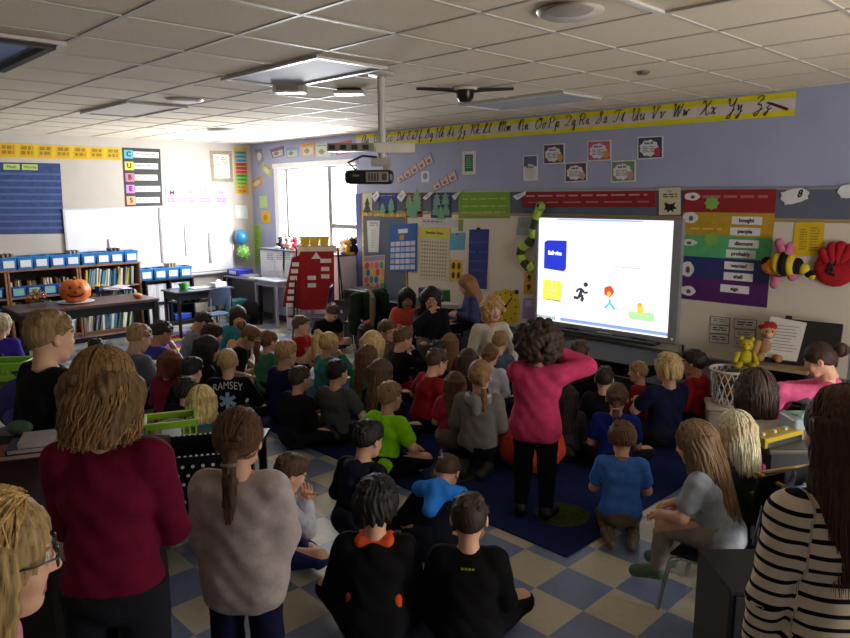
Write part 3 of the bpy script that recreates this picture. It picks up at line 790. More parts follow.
MB().box((0, 0, -.035), (.26, .14, .07)).build('housing', plastic('#b9b2a2'), r, bevel=.01); MB().box((0, -.075, -.035), (.18, .012, .04)).build('lens', plastic('#8d877a'), r, bevel=.004)
p = atz(350, 93, CZ-.04)
r = empty('access_point', (p.x, p.y, CZ-.006), .75, 'thin pale ceiling box with dark top beside the projector pole', 'ceiling fixture')
MB().box((0, 0, -.035), (.27, .20, .028)).build('body', plastic('#b4b4b4'), r, bevel=.01); MB().box((0, 0, -.012), (.20, .14, .022)).build('bracket', plastic('#26262a'), r)
# ------------------------------------------------------------------ projector on its pole
p = atz(381, 73, CZ)
pr = empty('projector_mount', (p.x, p.y, 0), 0, 'white ceiling pole with a side rail carrying the projector', 'mount')
MB().lathe((0, 0, 0), [(.001, CZ-.001), (.10, CZ-.001), (.10, CZ-.02), (.035, CZ-.03)], 20).build('ceiling_plate', plastic('#bdb9b0'), pr, True)
MB().cyl((0, 0, CZ-.02), (0, 0, 2.36), .030, n=16).build('pole', plastic('#c9c6bf'), pr, True)
du = Vector((math.cos(YAW+.05), math.sin(YAW+.05), 0)); dv = Vector((-du.y, du.x, 0)); Rd = Matrix((( du.x, dv.x, 0), (du.y, dv.y, 0), (0, 0, 1)))
MB().box(du*.10+Vector((0, 0, 2.475)), (.30, .10, .075), Rd).build('rail', plastic('#d8d4c4'), pr, bevel=.005)
MB().box(du*-.24+Vector((0, 0, 2.48)), (.36, .10, .06), Rd).build('rail', plastic('#8f8a82'), pr, bevel=.005)
mb = MB()
for i in range(4): mb.box(du*(-.38+.085*i)-dv*.052+Vector((0, 0, 2.48)), (.045, .006, .035), Rd)
mb.build('rail_slot', plastic('#3a3633'), pr)
MB().box(du*-.01+Vector((0, 0, 2.37)), (.16, .10, .06), Rd).box(du*.03+Vector((0, 0, 2.32)), (.05, .05, .10), Rd).build('bracket', plastic('#aaa59a'), pr, bevel=.004)
c = Vector((p.x, p.y, 2.255))-du*.10
po = empty('projector', c, YAW+.05, 'black ceiling projector hanging on the white pole', 'projector')
b = MB().box((0, 0, 0), (.37, .30, .105)).build('body', pm('#1b1918', .35, .1, 20), po, bevel=.03)
MB().box((.06, -.152, 0), (.17, .008, .075)).build('vent_panel', pm('#8f8b80', .5, .1), po, bevel=.003)
mb = MB()
for i in range(4): mb.box((.0+.022*i, -.157, .0), (.010, .006, .055))
mb.build('vent_slats', plastic('#2a2826'), po)
MB().box((.115, -.157, .0), (.035, .006, .05)).build('socket_panel', plastic('#46433e'), po)
MB().cyl((-.12, .15, 0), (-.12, .18, 0), .04, n=20).build('lens_ring', plastic('#3a3835'), po, True)
MB().tube([(-.10, -.02, .05), (-.16, -.06, .11), (-.05, -.06, .16), (.06, -.04, .15)], .009, 8).build('cable', plastic('#131313'), po, True)
MB().box((-.02, -.151, .0), (.012, .006, .03)).box((-.1, -.151, .01), (.05, .004, .012)).build('control_marks', plastic('#77736b'), po)

# ------------------------------------------------------------------ front wall: boards
wb = empty('whiteboard', (0, 0, 0), 0, 'long cream whiteboard with grey bulletin strip across the front wall', 'whiteboard')
bx0, bx1, bz0, bz1, tz = -8.42, -1.74, .50, 2.15, 1.86
MB().bb(bx0, FY-.025, bz0, bx1, FY-.003, tz).build('writing_surface', pm('#cfc6b8', .32, .03, 4, spec=.45), wb)
MB().bb(bx0, FY-.022, tz+.03, bx1, FY-.003, bz1).build('tack_strip', pm('#5b6375', .9, .12, 120, .2, 300), wb)
MB().bb(bx0, FY-.03, tz, bx1, FY-.003, tz+.035).build('wood_rail', wood('#9a835c'), wb, bevel=.004)
MB().bb(bx0, FY-.03, bz1, bx1, FY-.003, bz1+.02).bb(bx0-.02, FY-.03, bz0, bx0, FY-.003, bz1+.02).bb(bx1, FY-.03, bz0, bx1+.02, FY-.003, bz1+.02).build('frame', pm('#a9a9ac', .4, .05, metal=.6), wb)
MB().bb(bx0, FY-.09, bz0-.03, bx1, FY-.003, bz0).build('tray', pm('#6f7178', .4, .05, metal=.5), wb, bevel=.004)
lb = tag(MB().bb(-8.40, FY-.034, .52, -7.42, FY-.025, tz).build('bulletin_board', pm('#5d6675', .9, .1, 120, .2, 300)), 'grey bulletin board at the window end of the whiteboard', 'board')
MB().bb(-8.415, FY-.04, .52, -8.385, FY-.025, tz).build('border', pm('#c9b23a', .6, .3, 20), lb); MB().bb(-8.41, FY-.04, tz-.05, -7.42, FY-.033, tz).build('border', pm('#b5913f', .6, .5, 25), lb)
MB().bb(-7.445, FY-.04, .52, -7.42, FY-.025, tz).build('border', pm('#a08a3a', .6, .5, 25), lb)
rb_ = tag(MB().bb(-1.72, FY-.03, .4, -.9, FY-.003, 2.12).build('bulletin_board', pm('#4b5568', .9, .1, 120, .2, 300)), 'dark blue bulletin board at the far end past the red glove', 'board')
MB().bb(-1.715, FY-.036, .9, -1.62, FY-.03, 1.25).build('paper_scrap', paper('#c67a3c'), rb_); MB().bb(-1.715, FY-.036, 1.25, -1.64, FY-.03, 1.5).build('paper_scrap', paper('#5f9a86'), rb_)
# alphabet banner
al = Panel('alphabet_banner', 'F', [(356.5, 135.5), (796.2, 91), (794.6, 115.3), (356.5, 148.5)], paper('#dcd21e'), 'long yellow cursive alphabet banner under the ceiling', 'banner')
al.rect('writing_band', 0, .27, 1, .76, paper('#cfc9c2'))
ink = pm('#1c1a1c', .7)
xs = {'Aa': 365, 'Bb': 377, 'Cc': 389, 'Dd': 400, 'Ee': 410.5, 'Ff': 418, 'Gg': 429, 'Hh': 440, 'Ii': 451, 'Jj': 462, 'Kk': 475, 'Ll': 487, 'Mm': 505, 'Nn': 523.5, 'Oo': 541, 'Pp': 554, 'Qq': 570, 'Rr': 584, 'Ss': 601.5, 'Tt': 619, 'Uu': 638, 'Vv': 657.5, 'Ww': 680, 'Xx': 708, 'Yy': 733.5, 'Zz': 762}
x0w, x1w = aty(356.5, 140).x, aty(796, 100).x
CURS = {
'A': '.9,.85 .6,1 .15,.7 .05,.25 .3,0 .65,.3 .9,.9 .85,.2 1,.05', 'B': '.15,.9 .2,0|.05,.8 .4,1 .8,.85 .6,.55 .35,.52 .75,.45 .9,.2 .5,0 .2,.1', 'C': '.8,.85 .6,1 .2,.7 .05,.3 .35,0 .9,.2',
'D': '.4,.95 .3,.2 .1,.05 .4,0 .9,.3 .85,.8 .4,1 .1,.85', 'E': '.8,.85 .5,1 .25,.8 .5,.55 .2,.4 .1,.15 .4,0 .9,.2', 'F': '.05,.8 .3,1 .95,.95|.6,.95 .5,.2 .2,0 .05,.15|.35,.5 .75,.52',
'G': '.05,.05 .5,.5 .7,.95 .5,1 .4,.7 .8,.6 .75,.1 .4,0 .1,.15', 'H': '.05,.85 .25,1 .2,0|.9,1 .75,0 1,.1|.2,.5 .8,.52', 'I': '.1,.3 .6,.9 .7,1 .55,.9 .5,.1 .2,0 .05,.2 .8,.3', 'J': '.1,.3 .6,.95 .7,1 .6,.3 .45,-.4 .2,-.3 .8,.3',
'K': '.05,.85 .25,1 .2,0|.9,1 .3,.5 .6,.4 .9,0', 'L': '.1,.2 .6,.7 .65,1 .4,.9 .35,.3 .1,.05 .4,.05 .9,.1', 'M': '0,.2 .15,1 .2,0 .2,.7 .5,1 .5,0 .55,.7 .85,.95 .85,.1 1,.05', 'N': '0,.2 .2,1 .25,0 .3,.7 .7,1 .75,.1 1,.05',
'O': '.6,1 .1,.7 .1,.2 .5,0 .9,.4 .75,.9 .4,.95 .7,.8 1,.9', 'P': '.2,.95 .25,0|.05,.75 .4,1 .85,.8 .7,.5 .25,.45', 'Q': '.1,.8 .5,1 .9,.75 .6,.3 .15,.05 .4,.1 .9,0', 'R': '.2,.95 .25,0|.05,.75 .4,1 .85,.8 .7,.5 .25,.48 .5,.45 .9,0',
'S': '.05,.05 .5,.5 .75,.9 .55,1 .45,.75 .75,.4 .6,.05 .2,0', 'T': '.05,.8 .3,1 .95,.95|.6,.95 .5,.2 .2,0 .05,.15', 'U': '.05,.85 .2,1 .2,.3 .4,0 .7,.3 .8,1 .8,.1 1,.05', 'V': '.05,.85 .25,1 .4,0 .75,.8 1,1', 'W': '.05,.85 .2,1 .3,0 .55,.9 .65,0 .95,1',
'X': '.05,.85 .3,1 .7,0 .95,.15|.95,1 .05,0', 'Y': '.05,.85 .2,1 .3,.5 .7,.6 .85,1 .75,.1 .6,-.4 .3,-.35 .95,.2', 'Z': '.1,.8 .4,1 .75,.85 .3,.4 .7,.35 .6,-.2 .3,-.4 .2,-.2 .95,.1',
'a': '.9,.4 .4,.5 .1,.2 .3,0 .8,.4 .75,.05 1,.05', 'b': '0,.1 .5,.9 .3,.95 .25,.1 .6,0 .8,.4 .5,.4 1,.45', 'c': '.8,.4 .4,.5 .1,.2 .4,0 1,.15', 'd': '.8,.4 .4,.5 .1,.2 .3,0 .8,.95 .75,.05 1,.05', 'e': '0,.1 .7,.3 .5,.5 .2,.25 .4,0 1,.15',
'f': '0,.1 .5,.9 .35,.95 .3,-.4 .5,-.3 .4,.05 1,.1', 'g': '.8,.4 .4,.5 .1,.2 .4,.05 .8,.45 .7,-.35 .4,-.4 1,.1', 'h': '0,.1 .4,.9 .25,.95 .2,0 .4,.4 .7,.45 .7,.05 1,.05', 'i': '0,.1 .45,.5 .4,.05 .9,.1|.5,.68 .54,.72', 'j': '0,.1 .5,.5 .4,-.35 .1,-.35 .9,.1|.55,.68 .59,.72',
'k': '0,.1 .4,.9 .25,.95 .2,0 .3,.4 .7,.45 .35,.22 .8,0 1,.1', 'l': '0,.1 .5,.85 .35,.95 .3,.1 .9,.1', 'm': '0,.3 .15,.5 .15,0 .35,.5 .45,.4 .45,0 .65,.5 .78,.4 .78,.05 1,.1', 'n': '0,.3 .2,.5 .2,0 .5,.5 .7,.4 .7,.05 1,.1', 'o': '.6,.5 .15,.35 .2,.05 .6,.02 .75,.35 .5,.48 1,.45',
'p': '0,.1 .3,.5 .2,-.4 .25,.2 .6,.5 .8,.25 .4,.02 1,.1', 'q': '.8,.4 .4,.5 .1,.2 .4,.05 .8,.45 .7,-.4 .9,-.3 1,.1', 'r': '0,.1 .3,.5 .6,.42 .6,.05 1,.1', 's': '0,.05 .5,.55 .7,.15 .3,0 1,.1', 't': '0,.1 .4,.8 .35,.05 .9,.1|.1,.55 .7,.55', 'u': '0,.3 .15,.5 .2,.05 .6,.1 .75,.5 .75,.05 1,.1',
'v': '0,.4 .2,.5 .35,0 .7,.45 1,.45', 'w': '0,.4 .15,.5 .2,.05 .45,.4 .55,.05 .8,.5 1,.45', 'x': '0,.4 .25,.5 .6,0 .9,.1|.8,.5 .1,0', 'y': '0,.4 .2,.5 .3,.1 .7,.5 .65,-.35 .3,-.4 1,.1', 'z': '.05,.4 .4,.5 .6,.3 .3,.1 .6,0 .4,-.4 .1,-.3 1,.1'}
bw, bh = (al.c[1]-al.c[0]).length, (al.c[3]-al.c[0]).length
def cursive(pair, uc):
    """handwritten capital and small letter, drawn as thin inked strokes"""
    mb = MB(); H_ = .115; wide = {'M': 1.25, 'W': 1.15, 'm': 1.3, 'w': 1.15, 'i': .6, 'l': .6, 'j': .6, 't': .65, 'I': .8, 'e': .8, 's': .8, 'r': .85}
    ws = [H_*.78*wide.get(pair[0], 1), H_*.50*wide.get(pair[1], 1)]; x0 = -(ws[0]+ws[1]+.012)/2
    for ch, w_ in zip(pair, ws):
        for stroke in CURS[ch].split('|'):
            p = [tuple(map(float, q.split(','))) for q in stroke.split()]; q = []
            for i in range(len(p)-1):
                a, b, c, d = p[max(i-1, 0)], p[i], p[i+1], p[min(i+2, len(p)-1)]
                for k in range(5):
                    t = k/5; q.append(tuple(.5*(2*b[j]+(c[j]-a[j])*t+(2*a[j]-5*b[j]+4*c[j]-d[j])*t*t+(3*b[j]-a[j]-3*c[j]+d[j])*t**3) for j in (0, 1)))
            q.append(p[-1])
            pts = [al.at(uc+(x0+x*w_+.28*y*H_)/bw, .66-y*H_/bh, .0035) for x, y in q]
            mb.tube(pts, .0042, 4)
        x0 += w_+.012
    return mb.build('letter_pair', ink, al.o)
for t, x in xs.items(): cursive(t, (aty(x, 120).x-x0w)/(x1w-x0w))
pn = al.poly('crayon', [(.962, .42), (.968, .38), (.992, .68), (.990, .80)], pm('#5a1f22', .6), .0025)
# rules posters and small signs on the blue wall
def poster(px0, py0, px1, py1, name, mt, label, cat='poster', group=None, skew=0., **k):
    return Panel(name, 'F', [(px0, py0), (px1, py0-skew), (px1, py1-skew), (px0, py1)], mt, label, cat, group, **k)
white = paper('#d9d9dc'); grey = pm('#77777c', .7)
for i, (a, b, c, d, col, an) in enumerate([(543.5, 144.5, 565, 164.5, '#47506e', '#c49a3c'), (565, 163, 587.5, 182.5, '#5c4a5e', '#c9979a'), (587.5, 141, 611.5, 161.5, '#b95a78', '#c99a44'), (611, 161, 636, 182.5, '#6f8f6a', '#c08a86'), (637.5, 137, 663.5, 159.5, '#3d4560', '#b5345e')]):
    P = poster(a, b, c, d, 'rule_poster', white, ['navy bordered class rule poster with yellow animal, furthest toward the window', 'purple bordered class rule poster in the lower row beside the pink one', 'pink bordered class rule poster in the upper row', 'green bordered class rule poster in the lower row', 'dark blue class rule poster with magenta animal, nearest the end of the alphabet'][i], 'poster', 'class rule posters', skew=1.2)
    P.rect('border', .05, .05, .95, .95, paper(col)); P.blob('cloud', .47, .52, .36, .36, white, .002, wob=.07, k=9, n=40)
    P.text('heading', 'Rule #%d' % (i+1), .46, .30, .032, ink, .0055, bold=.001); P.lines('small_print', .22, .44, .72, .74, 4, grey, .005, words=2)
    P.blob('animal', .80, .70, .13, .20, pm(an, .7), .0055, n=16, wob=.12, k=5)
P = poster(523.5, 155.5, 538, 181, 'cat_poster', white, 'tall white and slate poster left of the rule posters', skew=.6); P.rect('picture', .06, .04, .94, .44, paper('#55607e')); P.blob('cloud', .5, .64, .36, .30, paper('#c9c5ba'), .002, wob=.06); P.text('heading', 'Rules', .5, .46, .045, ink, .006)
P = poster(462.5, 151.5, 476, 175, 'green_sign', paper('#cfd3cf'), 'white framed dark green sign on the blue wall', 'sign', skew=.6); P.rect('panel', .2, .14, .8, .86, paper('#1f6a4a')); P.lines('small_print', .3, .22, .7, .76, 6, paper('#7fb59a'), .002, words=2)
for nm, q, n, lb_ in (('name_strip', [(396, 178), (431, 152.5), (434.5, 162), (399, 183.5)], 5, 'slanted strip of five pale letter cards on the blue wall'), ('name_strip', [(432, 185), (455.5, 169.5), (458.5, 179.5), (435, 191)], 3, 'slanted strip of three pale letter cards above the green paper')):
    P = Panel(nm, 'F', q, paper('#8f7f92'), lb_, 'letter strip')
    for i in range(n):
        P.rect('letter_card', (i+.08)/n, .06, (i+.88)/n, .94, paper('#d0bdb9')); P.blob('picture', (i+.48)/n, .62, .22/n, .2, pm('#a06a6c', .7), .002); P.lines('small_print', (i+.2)/n, .16, (i+.75)/n, .32, 1, grey, .002, words=1)
P = Panel('round_badge', 'F', [(421.5, 171.5), (429.5, 171), (429.5, 182), (421.5, 182.5)], white, 'small round white badge between the letter strips', 'badge'); P.blob('dot', .5, .45, .28, .3, paper('#7e8aa0'))
# things pinned on the tack strip
P = Panel('rudolph_card', 'F', [(364, 193.5), (373.5, 193), (373.5, 216), (364, 216.5)], paper('#c5c0a6'), 'ivory card with a dark pine tree by the window post', 'card', gap=.026)
P.poly('pine_tree', [(.5, .16), (.78, .5), (.66, .5), (.9, .8), (.1, .8), (.34, .5), (.22, .5)], pm('#35433a', .8)); P.rect('trunk', .44, .8, .56, .9, pm('#4a3626', .8))
def quilt(q, bg, trees, label):
    P = Panel('tree_quilt', 'F', q, paper(bg), label, 'paper quilt', gap=.026)
    for (u, v, s) in trees:
        P.poly('paper_tree', [(u, v-.22*s), (u+.13*s, v-.04*s), (u+.10*s, v-.02*s), (u+.19*s, v+.13*s), (u+.13*s, v+.14*s), (u+.20*s, v+.27*s), (u-.20*s, v+.27*s), (u-.13*s, v+.14*s), (u-.19*s, v+.13*s), (u-.10*s, v-.02*s), (u-.13*s, v-.04*s)], paper('#6a9a7a'), random.uniform(.001, .004))
    P.lines('small_print', .1, .10, .9, .16, 1, paper('#8fa0c8'), .001, words=2)
quilt([(380.5, 193), (398, 192.5), (398, 217.5), (380.5, 218)], '#2a3a78', [(.22, .6, 1), (.72, .42, 1), (.7, .72, 1)], 'blue paper square with three green trees beside the ivory card')
quilt([(406.5, 193), (424, 192.5), (424, 217), (406.5, 217.5)], '#7a2e30', [(.25, .3, 1.2), (.7, .1, 1.3), (.3, .62, 1.2), (.72, .45, 1.2), (.5, .7, 1.2)], 'dark red paper square crowded with green trees')
quilt([(432.5, 193), (453, 192.5), (453, 217.5), (432.5, 218)], '#22346e', [(.3, .22, 1), (.72, .2, 1), (.25, .62, 1), (.75, .64, 1), (.5, .76, 1.1)], 'blue paper square with five green trees beside the long green paper')
for q, lb_ in (([(374, 196), (380, 191), (381.5, 196), (377, 202)], 'curled white paper tag by the ivory card'), ([(399, 197), (405, 190), (408.5, 194.5), (403.5, 202)], 'curled white paper tag by the red tree square'), ([(425, 198), (432, 192), (436, 192.5), (428, 200)], 'curled white paper tag between red and blue tree squares'), ([(454, 196), (464, 190.5), (461, 194), (457, 200)], 'curled white paper tag at the end of the long green paper'), ([(515, 196), (527.5, 191.5), (527, 195), (519, 200)], 'white paper tag where the red banner begins')):
    P = Panel('paper_tag', 'F', q, white, lb_, 'tag', 'curled paper tags on the tack strip', th=.012, gap=.034); P.lines('small_print', .25, .3, .75, .7, 2, grey, .001, words=1)
P = Panel('green_word_sheet', 'F', [(460, 192), (511.5, 191), (511.5, 218), (460, 218.5)], paper('#6f9a2c'), 'long grass green word paper on the tack strip', 'paper', gap=.025)
for v in (.25, .52, .75): P.lines('small_print', .08, v, .92, v+.10, 1, paper('#9fbf60'), .001, words=5)
P = Panel('red_banner', 'F', [(523, 192), (656.5, 190), (656.5, 207), (523, 207.5)], paper('#8a1c22'), 'long dark red word banner above the lit screen', 'banner', gap=.025)
P.lines('lettering', .04, .22, .95, .42, 1, paper('#b99b9c'), .001, words=7); P.lines('lettering', .06, .64, .96, .82, 1, paper('#a8777a'), .001, words=5)
P = Panel('cat_card', 'F', [(660.5, 188), (682, 187.5), (682, 214.5), (660.5, 215)], paper('#c7c0a4'), 'ivory card with a black cat beside the red banners', 'card', gap=.03)
P.text('heading', 'Cat', .5, .13, .03, ink, .002); P.lines('small_print', .2, .22, .85, .40, 2, ink, .001, words=2)
P.poly('cat', [(.22, .52), (.34, .62), (.30, .50), (.44, .60), (.62, .60), (.80, .52), (.70, .66), (.84, .78), (.66, .80), (.70, .92), (.54, .82), (.40, .92), (.38, .80), (.24, .82), (.32, .70)], pm('#151516', .8))
# word wall with colour bands
P0_ = Panel('word_wall', 'F', [(685.5, 189.8), (778, 189), (768, 307.5), (681, 298)], paper('#33254e'), 'rainbow banded word wall chart between screen and bee', 'chart', gap=.026)
for v0, v1, c in ((0, .20, '#8a1c22'), (.20, .405, '#b39226'), (.405, .60, '#4ea86c'), (.60, .79, '#27336f'), (.79, 1., '#4e1e60')): P0_.rect('colour_band', 0, v0, 1, v1, pm(c, .35, .12, 14, spec=.5), .0)
for w_, u, v in (('bought', .72, .265), ('people', .71, .36), ('discount', .705, .465), ('probably', .68, .555), ('wanted', .67, .66), ('shall', .67, .755), ('sign', .64, .865)):
    P0_.rect('word_card', u-.16, v-.034, u+.16, v+.034, white, .003); P0_.text('word', w_, u, v, .050, ink, .0055, bold=.0018)
for u, v, ru, rv in ((.10, .06, .09, .035), (.09, .25, .09, .05), (.08, .475, .10, .03), (.08, .72, .08, .07), (.10, .92, .09, .045)):
    P0_.blob('cloud_tag', u, v, ru, rv, white, .003, wob=.035, k=5, n=30); P0_.blob('picture', u+.01, v+.005, ru*.3, rv*.45, pm('#6a5560', .7), .006)
for u, v in ((.33, .12), (.34, .44)): P0_.blob('green_burst', u, v, .075, .055, paper('#7fae4e'), .004, wob=.12, k=8, n=40)
P0_.lines('lettering', .22, .05, .92, .10, 1, paper('#a8686a'), .003, words=4); P0_.lines('lettering', .10, .34, .45, .37, 1, paper('#d5bb60'), .003, words=2)
for q, t, lb_ in (([(782, 192.5), (808, 187.5), (809, 199), (786, 205)], '8', 'white cloud tag with a scribble right of the rainbow chart'), ([(838.5, 187), (860, 184), (861, 196), (842, 198)], None, 'white cloud tag at the far end of the tack strip')):
    P = Panel('cloud_tag', 'F', q, white, lb_, 'tag', gap=.026)
    P.blob('cloud', .5, .5, .56, .6, white, .0, wob=.05, k=6, n=36)
    if t: P.text('numeral', t, .68, .42, .085, ink, .005, shear=.4, bold=.003)
# whiteboard papers
def pinned(name, q, mt, label, cat='paper', **k): return Panel(name, 'F', q, mt, label, cat, gap=k.pop('gap', .028), **k)
P = pinned('number_poster', [(369, 220.5), (382, 220.5), (380.5, 252), (370.5, 252)], paper('#c9cad0'), 'narrow white paper list on the grey bulletin board', gap=.038); P.lines('small_print', .2, .06, .85, .2, 2, grey, words=1); P.lines('small_print', .3, .3, .7, .9, 8, paper('#a9a9b4'), words=1)
P = pinned('calendar_chart', [(392, 225), (419, 223), (418.5, 271), (391, 271.5)], paper('#2f5d9e'), 'blue pocket calendar chart on the grey bulletin board', 'calendar', gap=.038); P.rect('title_strip', .32, .1, .68, .19, white)
for r_ in range(5):
    for c_ in range(5): P.rect('date_card', .05+.185*c_, .36+.125*r_, .05+.185*c_+.16, .36+.125*r_+.095, paper(random.choice(['#c3cbe0', '#b4c0dc', '#cfc8d4', '#9fb0d4'])))
P.rect('colour_card', .38, .22, .55, .33, paper('#b98a3c'))
P = pinned('balloon_poster', [(366.5, 256), (387, 254.5), (386, 292.5), (365.5, 293)], paper('#b9b4a4'), 'poster of coloured birthday balloons on the grey bulletin board', 'poster', gap=.038)
P.rect('heading_band', .02, .02, .98, .14, paper('#8f86a8'))
for i in range(16): P.blob('balloon', .15+.235*(i % 4)+.06*((i//4) % 2), .26+.19*(i//4), .10, .095, paper(['#c8433e', '#d5b23a', '#3f6fae', '#4f9a5a', '#c65a8c', '#d58a3a'][i*5 % 6]), .0005*i/16)
P = pinned('number_chart', [(421.5, 226.5), (452, 228.5), (449.5, 281), (420.5, 279.5)], paper('#c4bba6'), 'cream number chart with yellow heading on the whiteboard', 'chart'); P.rect('heading_band', 0, .0, 1, .2, paper('#c9c04c')); P.text('heading', 'Number Chart', .5, .10, .05, ink, .003, wid=.34, bold=.001)
mb = MB()
for r_ in range(10):
    for c_ in range(10):
        u, v = .08+.088*c_, .26+.07*r_; mb.prism([P.at(u, v), P.at(u+.04, v), P.at(u+.04, v+.028), P.at(u, v+.028)], P.n*.001)
mb.build('numbers', pm('#6f6258', .7), P.o)['kind'] = 'stuff'
P = pinned('blue_note', [(451.5, 233.5), (467, 232.5), (466, 249.5), (451, 250)], paper('#5a9ab8'), 'sky blue square note on the whiteboard', 'note'); P.blob('magnet', .5, .06, .06, .05, ink, .001)
P = pinned('navy_chart', [(471, 229.5), (490.5, 229), (488, 289), (469.5, 287.5)], pm('#2c3a7c', .8, .1, 30), 'long navy blue pocket chart hanging on the whiteboard', 'pocket chart'); mb = MB()
for v in (.2, .36, .52, .68, .84): mb.prism([P.at(.02, v), P.at(.98, v), P.at(.98, v+.03), P.at(.02, v+.03)], P.n*.004)
mb.build('pocket', pm('#3b4a90', .7), P.o); P.blob('clip', .48, -.01, .10, .025, ink, .002); P.blob('clip', .47, .37, .07, .018, ink, .002)
P = pinned('dice_cards', [(452, 259.5), (464.5, 260.5), (463, 281), (451.5, 281.5)], paper('#c9a62a'), 'yellow sheet of four black figures on the whiteboard', 'sheet')
for u, v in ((.28, .28), (.72, .28), (.28, .72), (.72, .72)): P.poly('figure', [(u-.1, v-.14), (u+.08, v-.18), (u+.13, v+.02), (u+.06, v+.16), (u-.08, v+.12), (u-.14, v+.02)], pm('#3c2a18', .7))
P = pinned('white_sheet', [(423, 219), (458, 220), (458, 227), (423, 226)], paper('#b9b6b4'), 'pale torn chart sheet above the number chart', 'sheet', gap=.026); P.lines('small_print', .05, .2, .6, .7, 1, grey, words=4)
P = pinned('green_scrap', [(460, 219.5), (465, 219.5), (464, 231), (460, 231)], paper('#7c8a3c'), 'small olive paper strip above the blue note', 'paper')
P = pinned('grey_sheet', [(520, 217), (534, 217), (533.5, 236), (518, 235)], paper('#8d97a4'), 'pale grey blue sheet beside the screen and above the paper caterpillar', 'sheet'); P.lines('small_print', .2, .3, .8, .6, 3, grey, words=2)
P = pinned('figure_card', [(526.5, 272), (536, 272), (535.5, 294), (525, 293.5)], paper('#c49a2a'), 'orange yellow card with black stick figures below the caterpillar', 'card')
for v in (.28, .7): P.poly('figure', [(.4, v-.16), (.6, v-.14), (.72, v), (.55, v+.02), (.66, v+.18), (.5, v+.08), (.34, v+.18), (.42, v), (.26, v-.02)], pm('#2e2214', .7))
P = pinned('purple_folder', [(525, 298), (536, 298), (536, 319), (523.5, 318)], paper('#8f86b8'), 'lilac folder on the whiteboard beside the screen bottom', 'folder'); P.rect('label', .2, .1, .8, .4, paper('#b9b2cc'))
P = pinned('clock_poster', [(496, 291), (519, 291), (519, 322), (496, 321)], paper('#c9a81e'), 'round yellow teaching clock leaning behind the teacher', 'clock')
P.blob('face', .5, .5, .60, .56, paper('#cbab22'), .0, n=32); P.poly('hand', [(.47, .5), (.53, .5), (.80, .22), (.76, .2)], ink, .004); P.poly('hand', [(.47, .5), (.53, .52), (.35, .75), (.31, .73)], ink, .004); P.blob('hub', .5, .5, .06, .06, ink, .005)
for i in range(12): P.blob('hour_mark', .5+.47*math.sin(i*PI/6), .5-.44*math.cos(i*PI/6), .03, .03, ink, .004, n=8)
tag(MB().lathe((0, 0, 0), [(.001, 0), (.03, .004), (.03, .02), (.001, .024)], 16).build('magnet', pm('#20242c', .4), None, True, xf=Matrix.Translation(aty(517, 292, FY-.05)) @ Matrix.Rotation(PI/2, 4, 'X')), 'black round magnet on the whiteboard above the yellow clock', 'magnet')
# paper caterpillar
cp = empty('paper_caterpillar', (0, 0, 0), 0, 'dark and lime paper chain caterpillar hanging beside the screen', 'caterpillar')
path = [(540, 208), (536, 219), (533.5, 229), (533, 238), (527.5, 243.5), (521.5, 248), (520, 255), (523.5, 262), (529, 268.5), (534, 264.5)]
for i in range(len(path)-1):
    a, b = aty(*path[i], FY-.07), aty(*path[i+1], FY-.07)
    MB().cyl(a, b, .050, .050, 12).build('segment', pm('#a6c24a' if i % 2 == 0 else '#2c3a24', .7, .2, 20), cp, True)
c = aty(540.5, 206.5, FY-.08); MB().ell(c, (.06, .055, .06)).build('head', pm('#8fae4c', .7, .2), cp, True)
MB().ell(c+Vector((0, -.045, .01)), (.022, .015, .022)).ell(c+Vector((-.03, -.03, .02)), (.014, .012, .014)).build('eye', pm('#18181a', .4), cp, True)
# interactive screen
sb = empty('interactive_screen', (0, 0, 0), 0, 'large bright white interactive screen on the front wall', 'screen')
sc4 = [(539.6, 218), (674.6, 220.3), (668.9, 337.3), (538, 319)]
q = [aty(*p, FY-.06) for p in sc4]; x0, x1 = (q[0].x+q[3].x)/2, (q[1].x+q[2].x)/2; z1, z0 = (q[0].z+q[1].z)/2, (q[2].z+q[3].z)/2
fm = pm('#85858b', .45, .05); e = .055; er = .10
MB().bb(x0-e, FY-.09, z0-e, x0, FY-.026, z1+.02).bb(x1, FY-.09, z0-e, x1+er, FY-.026, z1+.02).bb(x0, FY-.09, z1, x1, FY-.026, z1+.02).bb(x0, FY-.09, z0-e, x1, FY-.026, z0).build('frame', fm, sb, bevel=.006)
MB().bb(x0+.2, FY-.17, z0-e-.04, x1-.1, FY-.03, z0-e).build('pen_tray', pm('#3a3b40', .4), sb, bevel=.008)
for i, c_ in enumerate(('#26262a', '#8a8f98', '#26262a')): MB().cyl((x0+.45+.42*i, FY-.12, z0-e+.012), (x0+.62+.42*i, FY-.12, z0-e+.012), .011).build('pen', plastic(c_), sb, True)
MB().bb(x1+.045, FY-.096, z0-.01, x1+.06, FY-.088, z0+.005).build('status_light', glow('#b6c43a', .6), sb)
SCR = 1.05
S_ = Panel('display', 'W', [(x0, FY-.066, z1), (x1, FY-.066, z1), (x1, FY-.066, z0), (x0, FY-.066, z0)], glow('#f6f8ff', SCR), None, parent=sb)
S_.rect('window_bar', .15, .005, .80, .02, glow('#9db6e6', SCR)); S_.rect('window_bar', .2, .955, 1, .985, glow('#8ba6e0', SCR))
S_.poly('book_icon', [(.075, .215), (.235, .21), (.235, .48), (.215, .505), (.05, .49), (.05, .235)], glow('#2638c8', SCR)); S_.text('word', 'Ballerina', .14, .335, .062, glow('#ffffff', SCR), .004, wid=.19, bold=.003)
